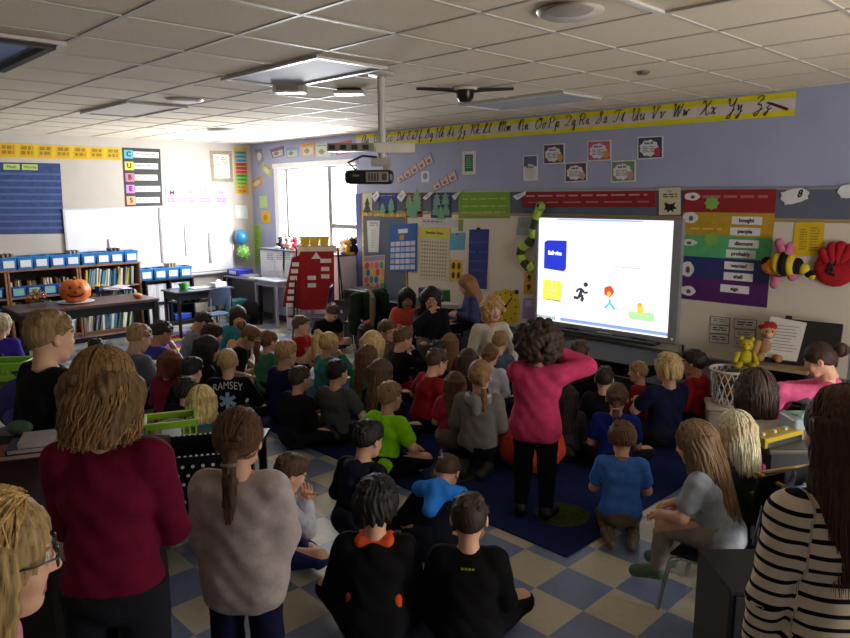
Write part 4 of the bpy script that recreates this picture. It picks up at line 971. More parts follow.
S_.rect('yellow_window', .045, .60, .20, .79, glow('#f3ee5a', SCR)); S_.poly('yellow_window_edge', [(.05, .79), (.20, .79), (.20, .80), (.05, .795)], glow('#6b6a3a', SCR)); S_.rect('window_cross', .118, .60, .127, .79, glow('#fbf9c8', SCR), .002); S_.rect('window_cross', .09, .69, .155, .70, glow('#fbf9c8', SCR), .002)
S_.lines('faint_words', .32, .375, .46, .395, 1, glow('#d3d6e2', SCR), words=4); S_.lines('faint_words', .60, .415, .82, .445, 1, glow('#c2c6d6', SCR), words=5)
def fig(name, u, v, s, col, parts):
    mb = MB()
    for pts, w_ in parts:
        for i in range(len(pts)-1):
            a, b = S_.at(u+pts[i][0]*s, v+pts[i][1]*s*1.35, .002), S_.at(u+pts[i+1][0]*s, v+pts[i+1][1]*s*1.35, .002); d = (b-a).normalized().cross(S_.n)*w_
            mb.prism([a+d, b+d, b-d, a-d], S_.n*.001)
    return mb.build(name, glow(col, SCR), S_.o)
fig('running_figure', .365, .69, .12, '#3a3c42', [([(.05, -.25), (-.08, .12), (.12, .25), (.02, .5)], .020), ([(-.08, .12), (-.2, .34), (-.5, .32)], .017), ([(.02, -.22), (-.22, -.18), (-.33, .0)], .013), ([(.04, -.2), (.2, .0), (.42, -.06)], .013)])
S_.blob('running_figure_head', .398, .610, .017, .022, glow('#3a3c42', SCR), .002)
S_.blob('flame_figure', .575, .65, .036, .05, glow('#d8502e', SCR), .001, wob=.08, k=5); S_.blob('flame_core', .577, .672, .016, .022, glow('#f6c34a', SCR), .004); fig('flame_figure_legs', .585, .76, .1, '#58c0d6', [([(0, -.3), (0, -.05), (-.38, .38)], .012), ([(0, -.05), (.4, .4)], .012)])
S_.poly('meadow', [(.72, .81), (.90, .80), (.905, .88), (.73, .875)], glow('#b4e6a8', SCR)); S_.blob('sun_figure', .80, .745, .018, .024, glow('#e2b42c', SCR), .002); S_.rect('sun_figure_body', .785, .76, .83, .82, glow('#f0d060', SCR), .003)
mb = MB()
for i in range(9): mb.prism([S_.at(.0+.018*i, .955), S_.at(.012+.018*i, .955), S_.at(.012+.018*i, .99), S_.at(.0+.018*i, .985)], S_.n*.001)
mb.build('task_icons', glow('#7fa6b4', SCR), S_.o)
# bee, glove, yellow sheet
be = empty('plush_bee', aty(788, 266, FY-.12), 0, 'striped plush bee with pink wings hanging beside the rainbow chart', 'plush toy')
P_ = lambda px, py: aty(px, py, FY-.12)-Vector(be.location)
yel, blk, pnk = fabric('#c9b22c'), fabric('#1a1816'), fabric('#b86a86')
MB().ell(P_(770, 266), (.075, .06, .075)).build('head', fabric('#c4782a'), be, True); MB().ell(P_(767, 262), (.05, .05, .05)).build('mask', blk, be, True)
pts = [(778, 263), (785, 264), (791, 265), (797, 266), (804, 269), (810, 274)]; rr = [.10, .115, .10, .075, .05, .035]
for i, (a, r_) in enumerate(zip(pts, rr)):
    MB().ell(P_(*a), (.055 if i < 4 else .05, r_, r_)).build('body_stripe', yel if i % 2 == 0 else blk, be, True)
MB().ell(P_(812, 276), (.03, .03, .035)).build('tail', yel, be, True)
for a, b in (((783, 252), (779, 243)), ((788, 254), (790, 247)), ((776, 276), (774, 284)), ((790, 272), (792, 276))): MB().cyl(P_(*a), P_(*b), .05, .035, 10).ell(P_(*b), (.04, .035, .045)).build('wing', pnk, be, True)
P = pinned('yellow_sheet', [(796.5, 222.5), (826, 222), (823.5, 255.5), (793, 255.5)], paper('#cfae1c'), 'bright yellow printed sheet above the plush bee', 'sheet'); P.lines('small_print', .2, .2, .45, .85, 9, paper('#9a8220'), words=1); P.lines('small_print', .55, .15, .85, .9, 9, paper('#9a8220'), words=1)
gv = empty('foam_glove', aty(835, 262, FY-.06), 0, 'big red padded hand with dark mark on the whiteboard end', 'glove')
P_ = lambda px, py: aty(px, py, FY-.06)-Vector(gv.location)
red = fabric('#a3202c'); MB().ell(P_(835, 268), (.17, .035, .165)).build('palm', red, gv, True)
for a in ((823, 252), (832, 247), (841, 246), (850, 249)): MB().cyl(P_(835+(a[0]-835)*.5, 263), P_(*a), .048, .042, 12).ell(P_(*a), (.044, .03, .046)).build('finger', red, gv, True)
MB().cyl(P_(835, 268), P_(853, 263), .05, .05).ell(P_(853, 263), (.05, .03, .05)).build('thumb', red, gv, True)
mb = MB()
for a, b in (((829, 272), (832, 262)), ((832, 262), (834, 271)), ((834, 271), (838, 260)), ((829, 272), (836, 275))): mb.cyl(P_(*a)+Vector((0, -.036, 0)), P_(*b)+Vector((0, -.036, 0)), .012)
mb.build('mark', pm('#1c1416', .8), gv, True)
# little word labels low on the whiteboard
for i, (q, lb_) in enumerate((([(712, 315.5), (731.5, 317.5), (731, 325), (711.5, 323.5)], 'top word label of the left low group on the whiteboard'), ([(711.5, 324), (731, 325.5), (730.5, 334), (711, 332.5)], 'middle word label with bold print, left low group on the whiteboard'), ([(711, 333), (730.5, 334.5), (730, 343.5), (710.5, 342)], 'bottom word label of the left low group on the whiteboard'), ([(735.5, 318), (758, 319.5), (757.5, 329.5), (735, 328)], 'black framed word label with bold print, right low group'), ([(736, 328.5), (757, 330), (756.5, 338), (735.5, 337)], 'plain middle word label of the right low group'), ([(735.5, 338), (748, 339), (747.5, 347.5), (735, 346.5)], 'bottom word label of the right low group, by the yellow plush'))):
    P = pinned('word_label', q, pm('#55555a', .6), lb_, 'label', group='word labels low on the whiteboard'); P.rect('card', .03, .06, .97, .94, paper('#c6c0b6')); P.lines('small_print', .15, .25, .85, .75, 2, ink if i in (1, 3, 2) else grey, .002, words=2)
# ------------------------------------------------------------------ window wall: cards and balloons
for i, (q, c) in enumerate((([(270, 149.5), (284, 145.5), (284.5, 155.5), (273, 158.5)], '#6a5f86'), ([(286, 147.5), (299, 146.5), (299, 157), (287, 158)], '#7d9ac0'), ([(301, 144), (314.5, 142), (315, 155), (303, 157)], '#cf9a58'), ([(316, 144), (331, 143.5), (331, 157), (316.5, 157)], '#a8c0b4'), ([(334.5, 143), (352, 140), (353, 152), (337, 155.5)], '#c4604c'))):
    P = Panel('theme_card', 'F', q, paper(c), ['purple picture card above the window, nearest the corner', 'blue picture card above the window', 'orange picture card above the window middle', 'pale green picture card above the window', 'red topped picture card above the window beside the projector'][i], 'card', 'picture cards above the window', gap=.003)
    P.rect('picture', .1, .35, .9, .92, paper('#b9c0bc')); P.blob('figure', .4, .6, .2, .2, paper('#8a7a64'), .002, n=10, wob=.1, k=4); P.lines('small_print', .1, .1, .9, .25, 1, grey, words=3)
for q, c, lb_ in (([(254.5, 149), (262, 148), (264, 160), (258, 166), (253.5, 158)][:4], '#8d9098', 'grey shaped cutout card in the corner beside the window'), ([(263, 162.5), (272.5, 169), (271, 178), (262, 171)], '#b9c06a', 'tilted green and pink card beside the window'), ([(250.5, 182), (261.5, 175), (263, 184), (253, 190.5)], '#c9a25a', 'tilted orange topped card beside the window')):
    P = Panel('theme_card', 'F', q, paper(c), lb_, 'card', gap=.003); P.blob('picture', .5, .55, .3, .28, paper('#d2d0c6'), .001, n=12); P.lines('small_print', .15, .12, .85, .25, 1, pm('#8a3c44', .7), .001, words=2)
P = Panel('green_note', 'F', [(259.5, 196), (267, 196), (267.5, 207.5), (260, 208)], paper('#b4d08a'), 'pale green square note beside the window', 'note', gap=.003)
P = Panel('yellow_note', 'F', [(261.5, 210.5), (270, 211), (270.5, 223), (262, 223.5)], paper('#d9b52c'), 'yellow note left of the window above the green strip', 'note', gap=.003); P.blob('picture', .5, .55, .25, .25, paper('#b98a2a'), .001, n=10)
P = Panel('green_ruler', 'F', [(253, 224.5), (261, 224.5), (263.5, 264.5), (254.5, 265)], paper('#9bbf5a'), 'tall light green growth strip in the corner', 'strip', gap=.003); P.lines('small_print', .2, .05, .8, .95, 16, paper('#7f9f4a'), words=1)
for px, py, c, lb_ in ((241, 237, '#2f7fae', 'blue balloon in the room corner'), (243.5, 252.5, '#74b04a', 'green dotted balloon below the blue one in the corner')):
    p = atx(px, py, LX+.14); r = empty('balloon', p, 0, lb_, 'balloon')
    MB().ell((0, 0, 0), (.12, .12, .135), 18, 12).build('skin', pm(c, .25, .05, spec=.6), r, True)
    MB().cyl((0, 0, -.13), (0, 0, -.16), .012, .022).build('knot', pm(c, .3, .1), r, True)
    if 'dotted' in lb_:
        mb = MB()
        for i in range(26):
            z = 1-2*(i+.5)/26; a = i*2.4; q_ = math.sqrt(1-z*z); mb.ell((.118*q_*math.cos(a), .118*q_*math.sin(a), .133*z), (.014, .014, .014), 8, 5)
        mb.build('dots', pm('#cfe0a6', .3), r, True)
# ------------------------------------------------------------------ left wall
def lp(name, q, mt, label, cat, **k): return Panel(name, 'L', q, mt, label, cat, **k)
lw = empty('whiteboard', (0, 0, 0), 0, 'wide glossy whiteboard glaring white on the left wall', 'whiteboard')
y0_, y1_ = atx(66, 230).y, atx(231, 230).y
MB().bb(LX+.003, y0_, .82, LX+.02, y1_, 1.92).build('writing_surface', pm('#e6e4e6', .16, .02, 4, spec=.6), lw)
MB().bb(LX+.003, y0_-.03, .80, LX+.028, y0_, 1.94).bb(LX+.003, y1_, .80, LX+.028, y1_+.03, 1.94).bb(LX+.003, y0_, 1.92, LX+.028, y1_, 1.945).build('frame', pm('#c6c6ca', .4, .05, metal=.5), lw)
MB().bb(LX+.003, y0_-.03, .77, LX+.10, y1_+.03, .80).build('tray', pm('#b9b9c0', .4, .05), lw, bevel=.004)
for px, w_, za, zb in ((160, .035, 1.02, 1.95), (208, .04, .95, 1.5), (184, .012, 1.1, 1.7), (107, .02, 1.12, 1.45)):
    y_ = atx(px, 230).y; tag(MB().bb(LX+.022, y_-w_/2, za, LX+.034, y_+w_/2, zb).build('pointer_stick', pm('#8d8a88', .6, .2, 20)), {160: 'long thin grey stick hanging in the middle of the left whiteboard', 208: 'short dark ruler hanging near the corner end of the left whiteboard', 184: 'thin pale stick on the left whiteboard between two others', 107: 'short grey stick above the blue bins on the left whiteboard'}[px], 'stick')
P = lp('yellow_card_strip', [(-22, 141.8), (121, 148), (121, 160.5), (-22, 157)], paper('#cfae2a'), 'strip of yellow word cards along the top of the left wall', 'card strip')
for i in range(8):
    u0, u1 = i/8+.012, (i+1)/8-.012; P.rect('word_card', u0, .08, u1, .92, paper('#c99d14')); P.lines('small_print', u0+.012, .16, u1-.012, .84, 2, paper('#8f7214'), .002, words=2, fill=.7)
P = lp('navy_pocket_chart', [(-12, 162), (60, 163.5), (64.5, 233.5), (-12, 234.5)], pm('#2f3f6c', .8, .2, 14), 'large navy pocket chart hanging on the left wall', 'pocket chart'); mb = MB()
for i in range(9): mb.prism([P.at(.01, .14+.095*i), P.at(.99, .14+.095*i), P.at(.99, .17+.095*i), P.at(.01, .17+.095*i)], P.n*.006)
mb.build('pocket', pm('#42548a', .5, .1), P.o)
for u in (.20, .45): P.rect('green_label', u, .02, u+.22, .10, paper('#a9c06a'), .003); P.text('word', 'Math' if u < .3 else 'Words', u+.11, .06, .06, ink, .006)
P = lp('cubes_poster', [(122, 147.5), (160, 149), (162.5, 205.5), (125.5, 206.5)], pm('#2a2c2c', .6, .3, 30), 'black poster spelling cubes down the left wall', 'poster')
for i, (ch, c) in enumerate(zip('CUBES', ('#58a8b8', '#c2cc4a', '#c86a84', '#b678c0', '#dba078'))):
    v = .11+.197*i; P.rect('letter_card', .04, v-.072, .27, v+.072, paper(c)); P.text('letter', ch, .155, v, .105, ink, .003, bold=.004); P.rect('text_strip', .28, v-.05, .95-.03*(i % 3), v+.05, paper('#dcd6c4')); P.lines('small_print', .33, v-.02, .85, v+.02, 1, grey, .002, words=4)
for i, (ch, px) in enumerate(zip('MATH', (172, 190.5, 205.5, 221))):
    P = lp('letter_card', [(px-6.5, 187.5), (px+6, 188), (px+6, 204.5), (px-6, 204.5)], paper('#dba2c6'), 'pink and white letter %s card on the left wall' % ch, 'letter card', group='letter cards on the left wall'); P.rect('card', .06, .05, .94, .55, paper('#e6dce6')); P.text('letter', ch, .5, .30, .13, pm('#8a2a74', .6), .003, bold=.0008); P.lines('small_print', .12, .62, .88, .9, 3, pm('#a85a90', .7), words=2)
P = lp('framed_notice', [(209.5, 150.5), (231.5, 151), (233, 182), (212, 181.5)], pm('#8d8068', .6, .5, 90), 'speckled framed notice near the corner on the left wall', 'notice'); P.rect('sheet', .14, .12, .86, .88, pm('#ded8cc', .2, .03)); P.lines('small_print', .22, .2, .78, .5, 5, grey, .002, words=2)
P = lp('colour_strip', [(233.5, 147.5), (247, 147.8), (248.5, 194), (235.5, 193.5)], paper('#b9a840'), 'narrow rainbow strip of coloured labels beside the corner', 'strip')
for i in range(11): P.rect('colour_label', .08, .08+.083*i, .92, .08+.083*i+.068, paper(['#3f86a8', '#3f8ab0', '#4a8ac0', '#a83444', '#b43a50', '#c0485a', '#4f9a4a', '#5aa850', '#7fae4a', '#c09a2c', '#c8902a'][i])); P.lines('small_print', .2, .1+.083*i, .8, .13+.083*i, 1, ink, .002, words=2)
P = lp('white_notice', [(235, 205), (247, 205.5), (248, 219), (236, 218)], paper('#cfd6d0'), 'pale blank notice in the corner under the rainbow strip', 'notice')
# ------------------------------------------------------------------ furniture and things
def cf(lat, fw, z=0.):
    """a point lat metres to the side of the view and fw metres along it, on the floor plan"""
    return Vector((math.cos(YAW)*lat-math.sin(YAW)*fw, math.sin(YAW)*lat+math.cos(YAW)*fw, z))
brown, blackw = wood('#8a5f45'), pm('#15141a', .4, .2, 12)
# -- bookcases
BF, BK = -11.22, -11.57
zA, zB = atx(60, 294, BF).z, atx(60, 314, BF).z
def bookcase(y0, y1, shelves, label, mt=brown, x0=BK, x1=BF, top=1.07, dividers=(), kick=.08):
    r = empty('bookcase', ((x0+x1)/2, (y0+y1)/2, 0), 0, label, 'bookcase'); o = Vector(r.location); t = .028
    X0, X1, Y0, Y1 = x0-o.x, x1-o.x, y0-o.y, y1-o.y
    for nm, y in (('side', Y0), ('side', Y1-t)): MB().bb(X0, y, 0, X1, y+t, top).build('side_panel', mt, r, bevel=.003)
    MB().bb(X0, Y0-.005, top, X1+.01, Y1+.005, top+.028).build('top', mt, r, bevel=.004)
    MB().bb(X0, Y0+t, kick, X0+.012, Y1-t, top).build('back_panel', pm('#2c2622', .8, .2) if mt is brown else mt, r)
    for z in list(shelves)+[kick]: MB().bb(X0+.012, Y0+t, z-.024, X1, Y1-t, z).build('shelf', mt, r, bevel=.002)
    for y in dividers: MB().bb(X0+.012, y-o.y-.012, kick, X1, y-o.y+.012, top).build('divider', mt, r, bevel=.002)
    MB().bb(X1-.03, Y0+t, 0, X1-.015, Y1-t, kick-.024).build('kick_plate', mt, r)
    return r
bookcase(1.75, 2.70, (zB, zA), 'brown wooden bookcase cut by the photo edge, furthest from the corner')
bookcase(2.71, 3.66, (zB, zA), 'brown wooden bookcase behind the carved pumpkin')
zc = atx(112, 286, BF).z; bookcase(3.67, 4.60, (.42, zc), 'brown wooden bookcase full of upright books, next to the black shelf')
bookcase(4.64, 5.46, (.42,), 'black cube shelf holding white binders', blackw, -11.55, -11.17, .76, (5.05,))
# -- bins
def make_bin(col, label_col, sx=.30, sy=.21, h=.17):
    r = empty('book_bin', (0, 0, 0)); t = .006
    mb = MB()
    lo, hi = (sx*.44, sy*.44), (sx*.5, sy*.5)
    def ring(a, z): return [(-a[0], -a[1], z), (a[0], -a[1], z), (a[0], a[1], z), (-a[0], a[1], z)]
    v = ring(lo, 0)+ring(hi, h)+ring((hi[0]-t, hi[1]-t), h)+ring((lo[0]-t, lo[1]-t), t)
    f = [(3, 2, 1, 0)]+[(i, (i+1) % 4, 4+(i+1) % 4, 4+i) for i in range(4)]+[(4+i, 4+(i+1) % 4, 8+(i+1) % 4, 8+i) for i in range(4)]+[(8+i, 8+(i+1) % 4, 12+(i+1) % 4, 12+i) for i in range(4)]+[(12, 13, 14, 15)]
    mb.add(v, f).build('tub', plastic(col), r)
    a = hi[0]; mb = MB(); 
    for s in (-1, 1): mb.box((0, s*hi[1], h), (sx+.012, .014, .018)).box((s*hi[0], 0, h), (.014, sy, .018))
    mb.build('rim', plastic(col), r, bevel=.003)
    MB().prism([(lo[0]+.010+.004, -.07, .03), (lo[0]+.014, .07, .03), (hi[0]-.0, .07, .13), (hi[0]-.0, -.07, .13)], (.004, 0, 0)).build('label_card', paper(label_col), r)
    return r
def place_bin(src, first, p, rz, label, group):
    r = src if first else copy_tree(src)
    r.location = p; r.rotation_euler = (0, 0, rz); return tag(r, label, 'bin', group)
bin_a = make_bin('#2f7cc0', '#dfe4ea'); first = True
for i, px in enumerate((-8, 7.5, 24.5, 40.5, 57, 72, 88, 102.5, 116, 130.5)):
    y = atx(px, 265, -11.30).y
    place_bin(bin_a, first, (-11.38, y, 1.10), 0, 'bright blue book bin with white card along the bookcase tops', 'blue bins along the bookcase tops'); first = False
for px in (145.5, 159.5, 172, 185): 
    y = atx(px, 270, -11.25).y
    place_bin(bin_a, False, (-11.36, y, .79), 0, 'bright blue book bin with white card on the black cube shelf', 'blue bins on the black cube shelf')
bin_b = make_bin('#234f9c', '#7fb0b0', .28, .20, .15); first = True
for px, z in ((-3, zA), (20, zA), (36, zA), (51.5, zA), (66, zA), (2, zB), (20, zB), (51, zB), (36, zB), (66, zB)):
    y = atx(px, 300 if z == zA else 316, BF).y
    if min(abs(y-k) for k in (2.705, 3.665)) < .13: y += .13 if y > 2.6 and y < 2.8 else -.10
    place_bin(bin_b, first, (-11.375, y, z), 0, 'dark blue book bin with pale green card in the open shelves', 'dark blue bins inside the bookcases'); first = False
tub = empty('white_tub', (0, 0, 0)); MB().lathe((0, 0, 0), [(.001, 0), (.13, 0), (.15, .20), (.158, .205), (.145, .205), (.125, .01), (.001, .01)], 24).build('tub', plastic('#d5d8e4'), tub, True); MB().lathe((0, 0, 0), [(.148, .195), (.166, .197), (.166, .212), (.148, .214)], 24).build('rim', plastic('#d5d8e4'), tub, True)
for i, (px, lb_) in enumerate(((20, 'white round tub on the bottom shelf nearest the photo edge'), (38, 'white round tub on the bottom shelf beside the standing boy'), (74, 'white round tub on the bottom shelf under the pumpkin'))):
    r = tub if i == 0 else copy_tree(tub); y = atx(px, 326, BF).y; r.location = (-11.39, min(max(y, 2.9), 3.48) if i else 2.52, .08); tag(r, lb_, 'tub')
r = empty('storage_box', (-11.40, atx(97, 318, BF).y, .08), 0, 'long lidded white storage box on the bottom shelf', 'box')
MB().box((0, 0, .09), (.28, .36, .18)).build('body', plastic('#c9cde0'), r, bevel=.01); MB().box((0, 0, .19), (.29, .38, .02)).build('lid', plastic('#dcdfe8'), r, bevel=.005)
# -- books
def book(x, y, z, h, w, t, lean, col, label, group, cat='book', nm='book'):
    M = Matrix.Translation((x, y, z)) @ Matrix.Rotation(-lean, 4, 'X')
    mb = MB().box((-.004, 0, h/2), (w-.012, t*.8, h-.008)); mb.mat(1).box((0, t*.45, h/2), (w, t*.12+.0012, h)).box((0, -t*.45, h/2), (w, t*.12+.0012, h)).box((w/2, 0, h/2), (.004, t, h))
    return tag(mb.build(nm, [paper('#cfc9ba'), paper(col)], xf=M), label, cat, group)
bcol = ['#c9c4b4', '#3f7a9a', '#a8b04a', '#d5d0c0', '#4a6f52', '#8a3a34', '#d8d4cc', '#31415e', '#b99a4a', '#5a8ca8', '#c0bcae', '#7a8a90']
def book_row(y0, y1, z, hmin, hmax, label, group, tmin=.012, tmax=.03, x=-11.33, lean=.22, cols=bcol):
    y = y0
    while True:
        t = random.uniform(tmin, tmax); h = random.uniform(hmin, hmax); a = lean*random.uniform(.2, 1.)
        wdt = t+h*math.sin(a)*.12
        if y+wdt+h*math.sin(lean)*.8 > y1: break
        book(x+random.uniform(-.02, .02), y+t/2, z+.002+t*.5*math.sin(a), h, .20, t, a, random.choice(cols), label, group); y += wdt+.004
book_row(3.71, 4.55, zc, .24, .29, 'thin picture book leaning in the upper shelf of the full bookcase', 'books on the upper shelf of the full bookcase')
book_row(3.71, 4.55, .42, .20, .25, 'thin book leaning in the middle shelf of the full bookcase', 'books on the middle shelf of the full bookcase')
book_row(3.71, 4.55, .08, .22, .28, 'thin book leaning in the bottom shelf of the full bookcase', 'books on the bottom shelf of the full bookcase')
for i, (px, z) in enumerate(((20, zA), (36, zA), (51.5, zA), (66, zA), (20, zB), (51, zB))):
    y = atx(px, 300 if z == zA else 316, BF).y; y = y+.13 if 2.6 < y < 2.8 else y
    for k in range(4): book(-11.375, y-.06+.036*k, z+.012, random.uniform(.2, .235), .17, .022, random.uniform(-.1, .16), random.choice(['#b7a98c', '#a8863c', '#5a4436', '#c9c0aa', '#7a5a3c']), 'small book standing in a dark blue bin in the open shelves', 'books in the dark blue bins')
for (ya, yb, z, n) in ((4.69, 5.00, .42, 7), (5.09, 5.41, .42, 7), (4.69, 4.80, .08, 3), (4.86, 5.02, .08, 4)):
    for k in range(n):
        t = (yb-ya)/n; book(-11.33, ya+t*(k+.5), z+.002, .29, .22, t*.9, 0, '#d9d8de' if k % 4 != 3 else '#b9bac6', 'white binder standing in the %s of the black cube shelf' % ('upper cubes' if z > .3 else 'lower cube'), 'white binders in the %s cubes' % ('upper' if z > .3 else 'lower'), 'binder', 'binder')
tag(MB().box((0, 0, .05), (.28, .30, .10)).build('blue_tray', plastic('#2a44b4'), bevel=.01, xf=Matrix.Translation((-11.36, 5.26, .082))), 'royal blue tray in the lower cube of the black shelf', 'tray')
for i, (px, z, c, lb_) in enumerate(((8, 1.13, '#8d8474', 'loose books heaped in the first blue bin at the photo edge'), (75, 1.13, '#9a9aa4', 'grey papers sticking out of a blue bin on the bookcase top'), (116, 1.13, '#55585e', 'dark folded paper sticking out of a blue bin near the black shelf'), (172, .83, '#a39a80', 'stack of cream books in a blue bin on the black shelf'))):
    y = atx(px, 262, -11.3).y; mb = MB()
    for k in range(3): mb.box((-11.38, y-.04+.04*k, z+.10), (.2, .022, .19), Matrix.Rotation(.2-.2*k, 3, 'X'))
    tag(mb.build('paper_stack', paper(c)), lb_, 'papers')
# -- the pumpkin table
def table(name, c, sx, sy, h, label, topm, legm, t=.03, leg=.05, rz=0., apron=.09, cat='table', round_=.01):
    r = empty(name, (c[0], c[1], 0), rz, label, cat)
    MB().box((0, 0, h-t/2), (sx, sy, t)).build('tabletop', topm, r, bevel=round_)
    if apron:
        mb = MB()
        for s in (-1, 1): mb.box((0, s*(sy/2-.05), h-t-apron/2), (sx-.12, .02, apron)).box((s*(sx/2-.05), 0, h-t-apron/2), (.02, sy-.12, apron))
        mb.build('apron', legm, r)
    for a in (-1, 1):
        for b in (-1, 1): MB().box((a*(sx/2-.05), b*(sy/2-.05), (h-t)/2), (leg, leg, h-t)).build('leg', legm, r, bevel=.004)
    return r
tp = table('reading_table', (-10.12, 3.32), .80, 1.80, .70, 'long dark brown table carrying the carved pumpkin', pm('#5a4240', .3, .2, 8, spec=.5, stretch=(6, 1, 1)), blackw, .04, .07, apron=.11)
MB().box((0, 0, .17), (.04, 1.66, .06)).build('stretcher', blackw, tp)
pc = atz(76, 301, .72); pc = Vector((-10.15, 3.22, .70)) if False else Vector((pc.x, pc.y, .70))
tag(MB().lathe((pc.x, pc.y, .70), [(.001, .003), (.20, .003), (.235, .018), (.23, .02), (.19, .010), (.001, .010)], 28).build('plate', pm('#d8d4dc', .3, .03), smooth=True), 'white plate under the carved pumpkin', 'plate')
pk = empty('pumpkin', (pc.x, pc.y, .708), math.atan2(-pc.y, -pc.x), 'carved orange pumpkin with a smiling face on the brown table', 'pumpkin')
rib = lambda a, t: (1+.035*abs(math.cos(5*a)))*(1-.16*math.exp(-(t*3.2)**2))
MB().ell((0, 0, .155), (.195, .195, .165), 60, 24, f=rib).build('shell', pm('#c9651c', .45, .16, 9, spec=.4), pk, True)
MB().tube([(0, 0, .285), (.006, 0, .315), (.02, .01, .335)], [.024, .018, .02], 8).build('stem', pm('#5f5a34', .8, .2), pk, True)
fm_ = pm('#4a1c0c', .8, .2)
def onp(y, z): return Vector((.2045*math.sqrt(max(.02, 1-(y/.2045)**2-((z-.155)/.165)**2)), y, z))
for nm, pts in (('eye', [(.035, .205), (.06, .245), (.085, .20)]), ('eye', [(-.035, .205), (-.06, .245), (-.085, .20)]), ('nose', [(0, .175), (.018, .145), (-.018, .145)])):
    MB().prism([onp(*p)-Vector((.004, 0, 0)) for p in pts], (.009, 0, 0)).build(nm, fm_, pk)
mb = MB(); arc = [(-.10, .125), (-.06, .092), (0, .08), (.06, .092), (.10, .125)]
for i in range(4):
    a, b = arc[i], arc[i+1]; mb.prism([onp(a[0], a[1]), onp(b[0], b[1]), onp(b[0], b[1]+.020), onp(a[0], a[1]+.020)], (.006, 0, 0))
mb.build('mouth', fm_, pk)
lf = atz(36, 303, .70); r = empty('leaf_bag', (lf.x, lf.y, .70), 0, 'clear bag of orange autumn leaves left of the pumpkin', 'bag')
for i in range(22):
    a = random.uniform(0, 2*PI); d = random.uniform(0, .12); MB().ell((d*math.cos(a), d*math.sin(a), .03+random.uniform(0, .16)), (.045, .03, .008), 8, 5, Euler((random.uniform(-1, 1), random.uniform(-1, 1), a)).to_matrix()).build('leaf', pm(random.choice(['#b4581e', '#8a3a1a', '#c9862c', '#6a5a22']), .7, .2), r)
MB().ell((0, 0, .09), (.15, .14, .11)).build('sack', gm, r, True)
fl = atz(113, 291, .70); r = empty('paper_pile', (fl.x, fl.y, .70), .3, 'white crumpled napkins and yellow flower by the pumpkin', 'napkins')
for i in range(6): MB().box((random.uniform(-.16, .16), random.uniform(-.2, .3), .015+.008*i), (.2, .22, .006), Euler((random.uniform(-.15, .15), random.uniform(-.15, .15), i)).to_matrix()).build('napkin', paper('#cfccd8'), r)
for i in range(7): MB().ell((.05*math.cos(i*.9), -.22+.05*math.sin(i*.9), .11), (.045, .02, .012), 8, 5, Matrix.Rotation(i*.9, 3, 'Z')).build('petal', pm('#c9b02a', .7), r, True)
MB().box((-.02, -.22, .05), (.09, .09, .10)).build('cup', pm('#27346e', .6), r, bevel=.01)
op = Vector((-9.98, 4.02, 0)); tag(MB().ell((op.x, op.y, .735), (.09, .06, .035)).build('small_gourd', pm('#c98052', .6, .2), smooth=True), 'small pale orange gourd at the table corner', 'gourd')
# -- black desk with green cup, corner desk
td = table('student_desk', (-10.28, 5.08), .55, .95, .71, 'black topped small desk with a green cup', pm('#2c2c36', .25, .15, 10, spec=.6), blackw, .03, .04, apron=.10)
MB().box((-.02, 0, .52), (.45, .80, .012)).build('book_shelf', blackw, td)
gc = atz(201, 296, .71); gc = Vector((-10.3, 4.86, .71)); tag(MB().lathe(gc, [(.001, 0), (.055, 0), (.075, .09), (.07, .10), (.062, .09), (.05, .01), (.001, .01)], 20).build('green_cup', plastic('#2f8f3c'), smooth=True), 'green plastic cup on the black desk', 'cup')
r = empty('tissue_box', (-10.22, 5.40, .71), .2, 'white tissue box at the end of the black desk', 'box'); MB().box((0, 0, .035), (.13, .22, .07)).build('carton', paper('#d9d6de'), r, bevel=.004); MB().ell((0, 0, .085), (.03, .05, .03), 8, 5).build('tissue', paper('#ececf0'), r, True)
tag(MB().box((-10.3, 5.12, .716), (.22, .3, .01)).build('paper_sheet', paper('#b9bcd0')), 'pale sheet lying on the black desk', 'sheet')
for k in range(5): book(-10.3, 4.86+.05*k, .53, .13, .16, .03, 0, '#c3c6d2' if k % 2 else '#2a2a34', 'book in the open compartment under the black desk', 'books under the black desk')
ct = table('corner_desk', (-10.85, 6.42), 1.25, .62, .74, 'dark desk in the corner below the balloons', pm('#3a3a46', .3, .15, 10, spec=.6), blackw, .03, .045, apron=.0)
MB().box((.0, -.20, .45), (1.1, .02, .5)).build('modesty_panel', blackw, ct)
tr_ = empty('blue_tray', (-11.22, 6.36, .74), 0, 'royal blue basket with white label on the corner desk', 'basket'); MB().box((0, 0, .055), (.40, .30, .11)).build('tub', plastic('#2c3fc0'), tr_, bevel=.015); MB().box((0, -.152, .055), (.22, .006, .06)).build('label_card', paper('#cfd2ea'), tr_)
for i, (x, y, c, lb_) in enumerate(((-10.5, 6.26, '#c9cf5a', 'yellow green folder on the corner desk edge'), (-10.75, 6.3, '#7f8fae', 'slate paper pile on the corner desk'), (-10.95, 6.4, '#b9a2b4', 'pink grey paper on the corner desk near the basket'))): tag(MB().box((x, y, .747+.004*i), (.30, .2, .012+.006*i), Matrix.Rotation(.3*i, 3, 'Z')).build('paper_pile', paper(c)), lb_, 'papers')
tag(MB().box((-10.72, 5.98, .20), (.26, .30, .40)).build('teal_bin', plastic('#2f7f8a'), bevel=.02), 'teal bin on the floor under the corner desk', 'bin')
bp = empty('backpack', (-10.32, 6.0, 0), .2, 'black backpack slumped on the floor by the corner desk', 'backpack')
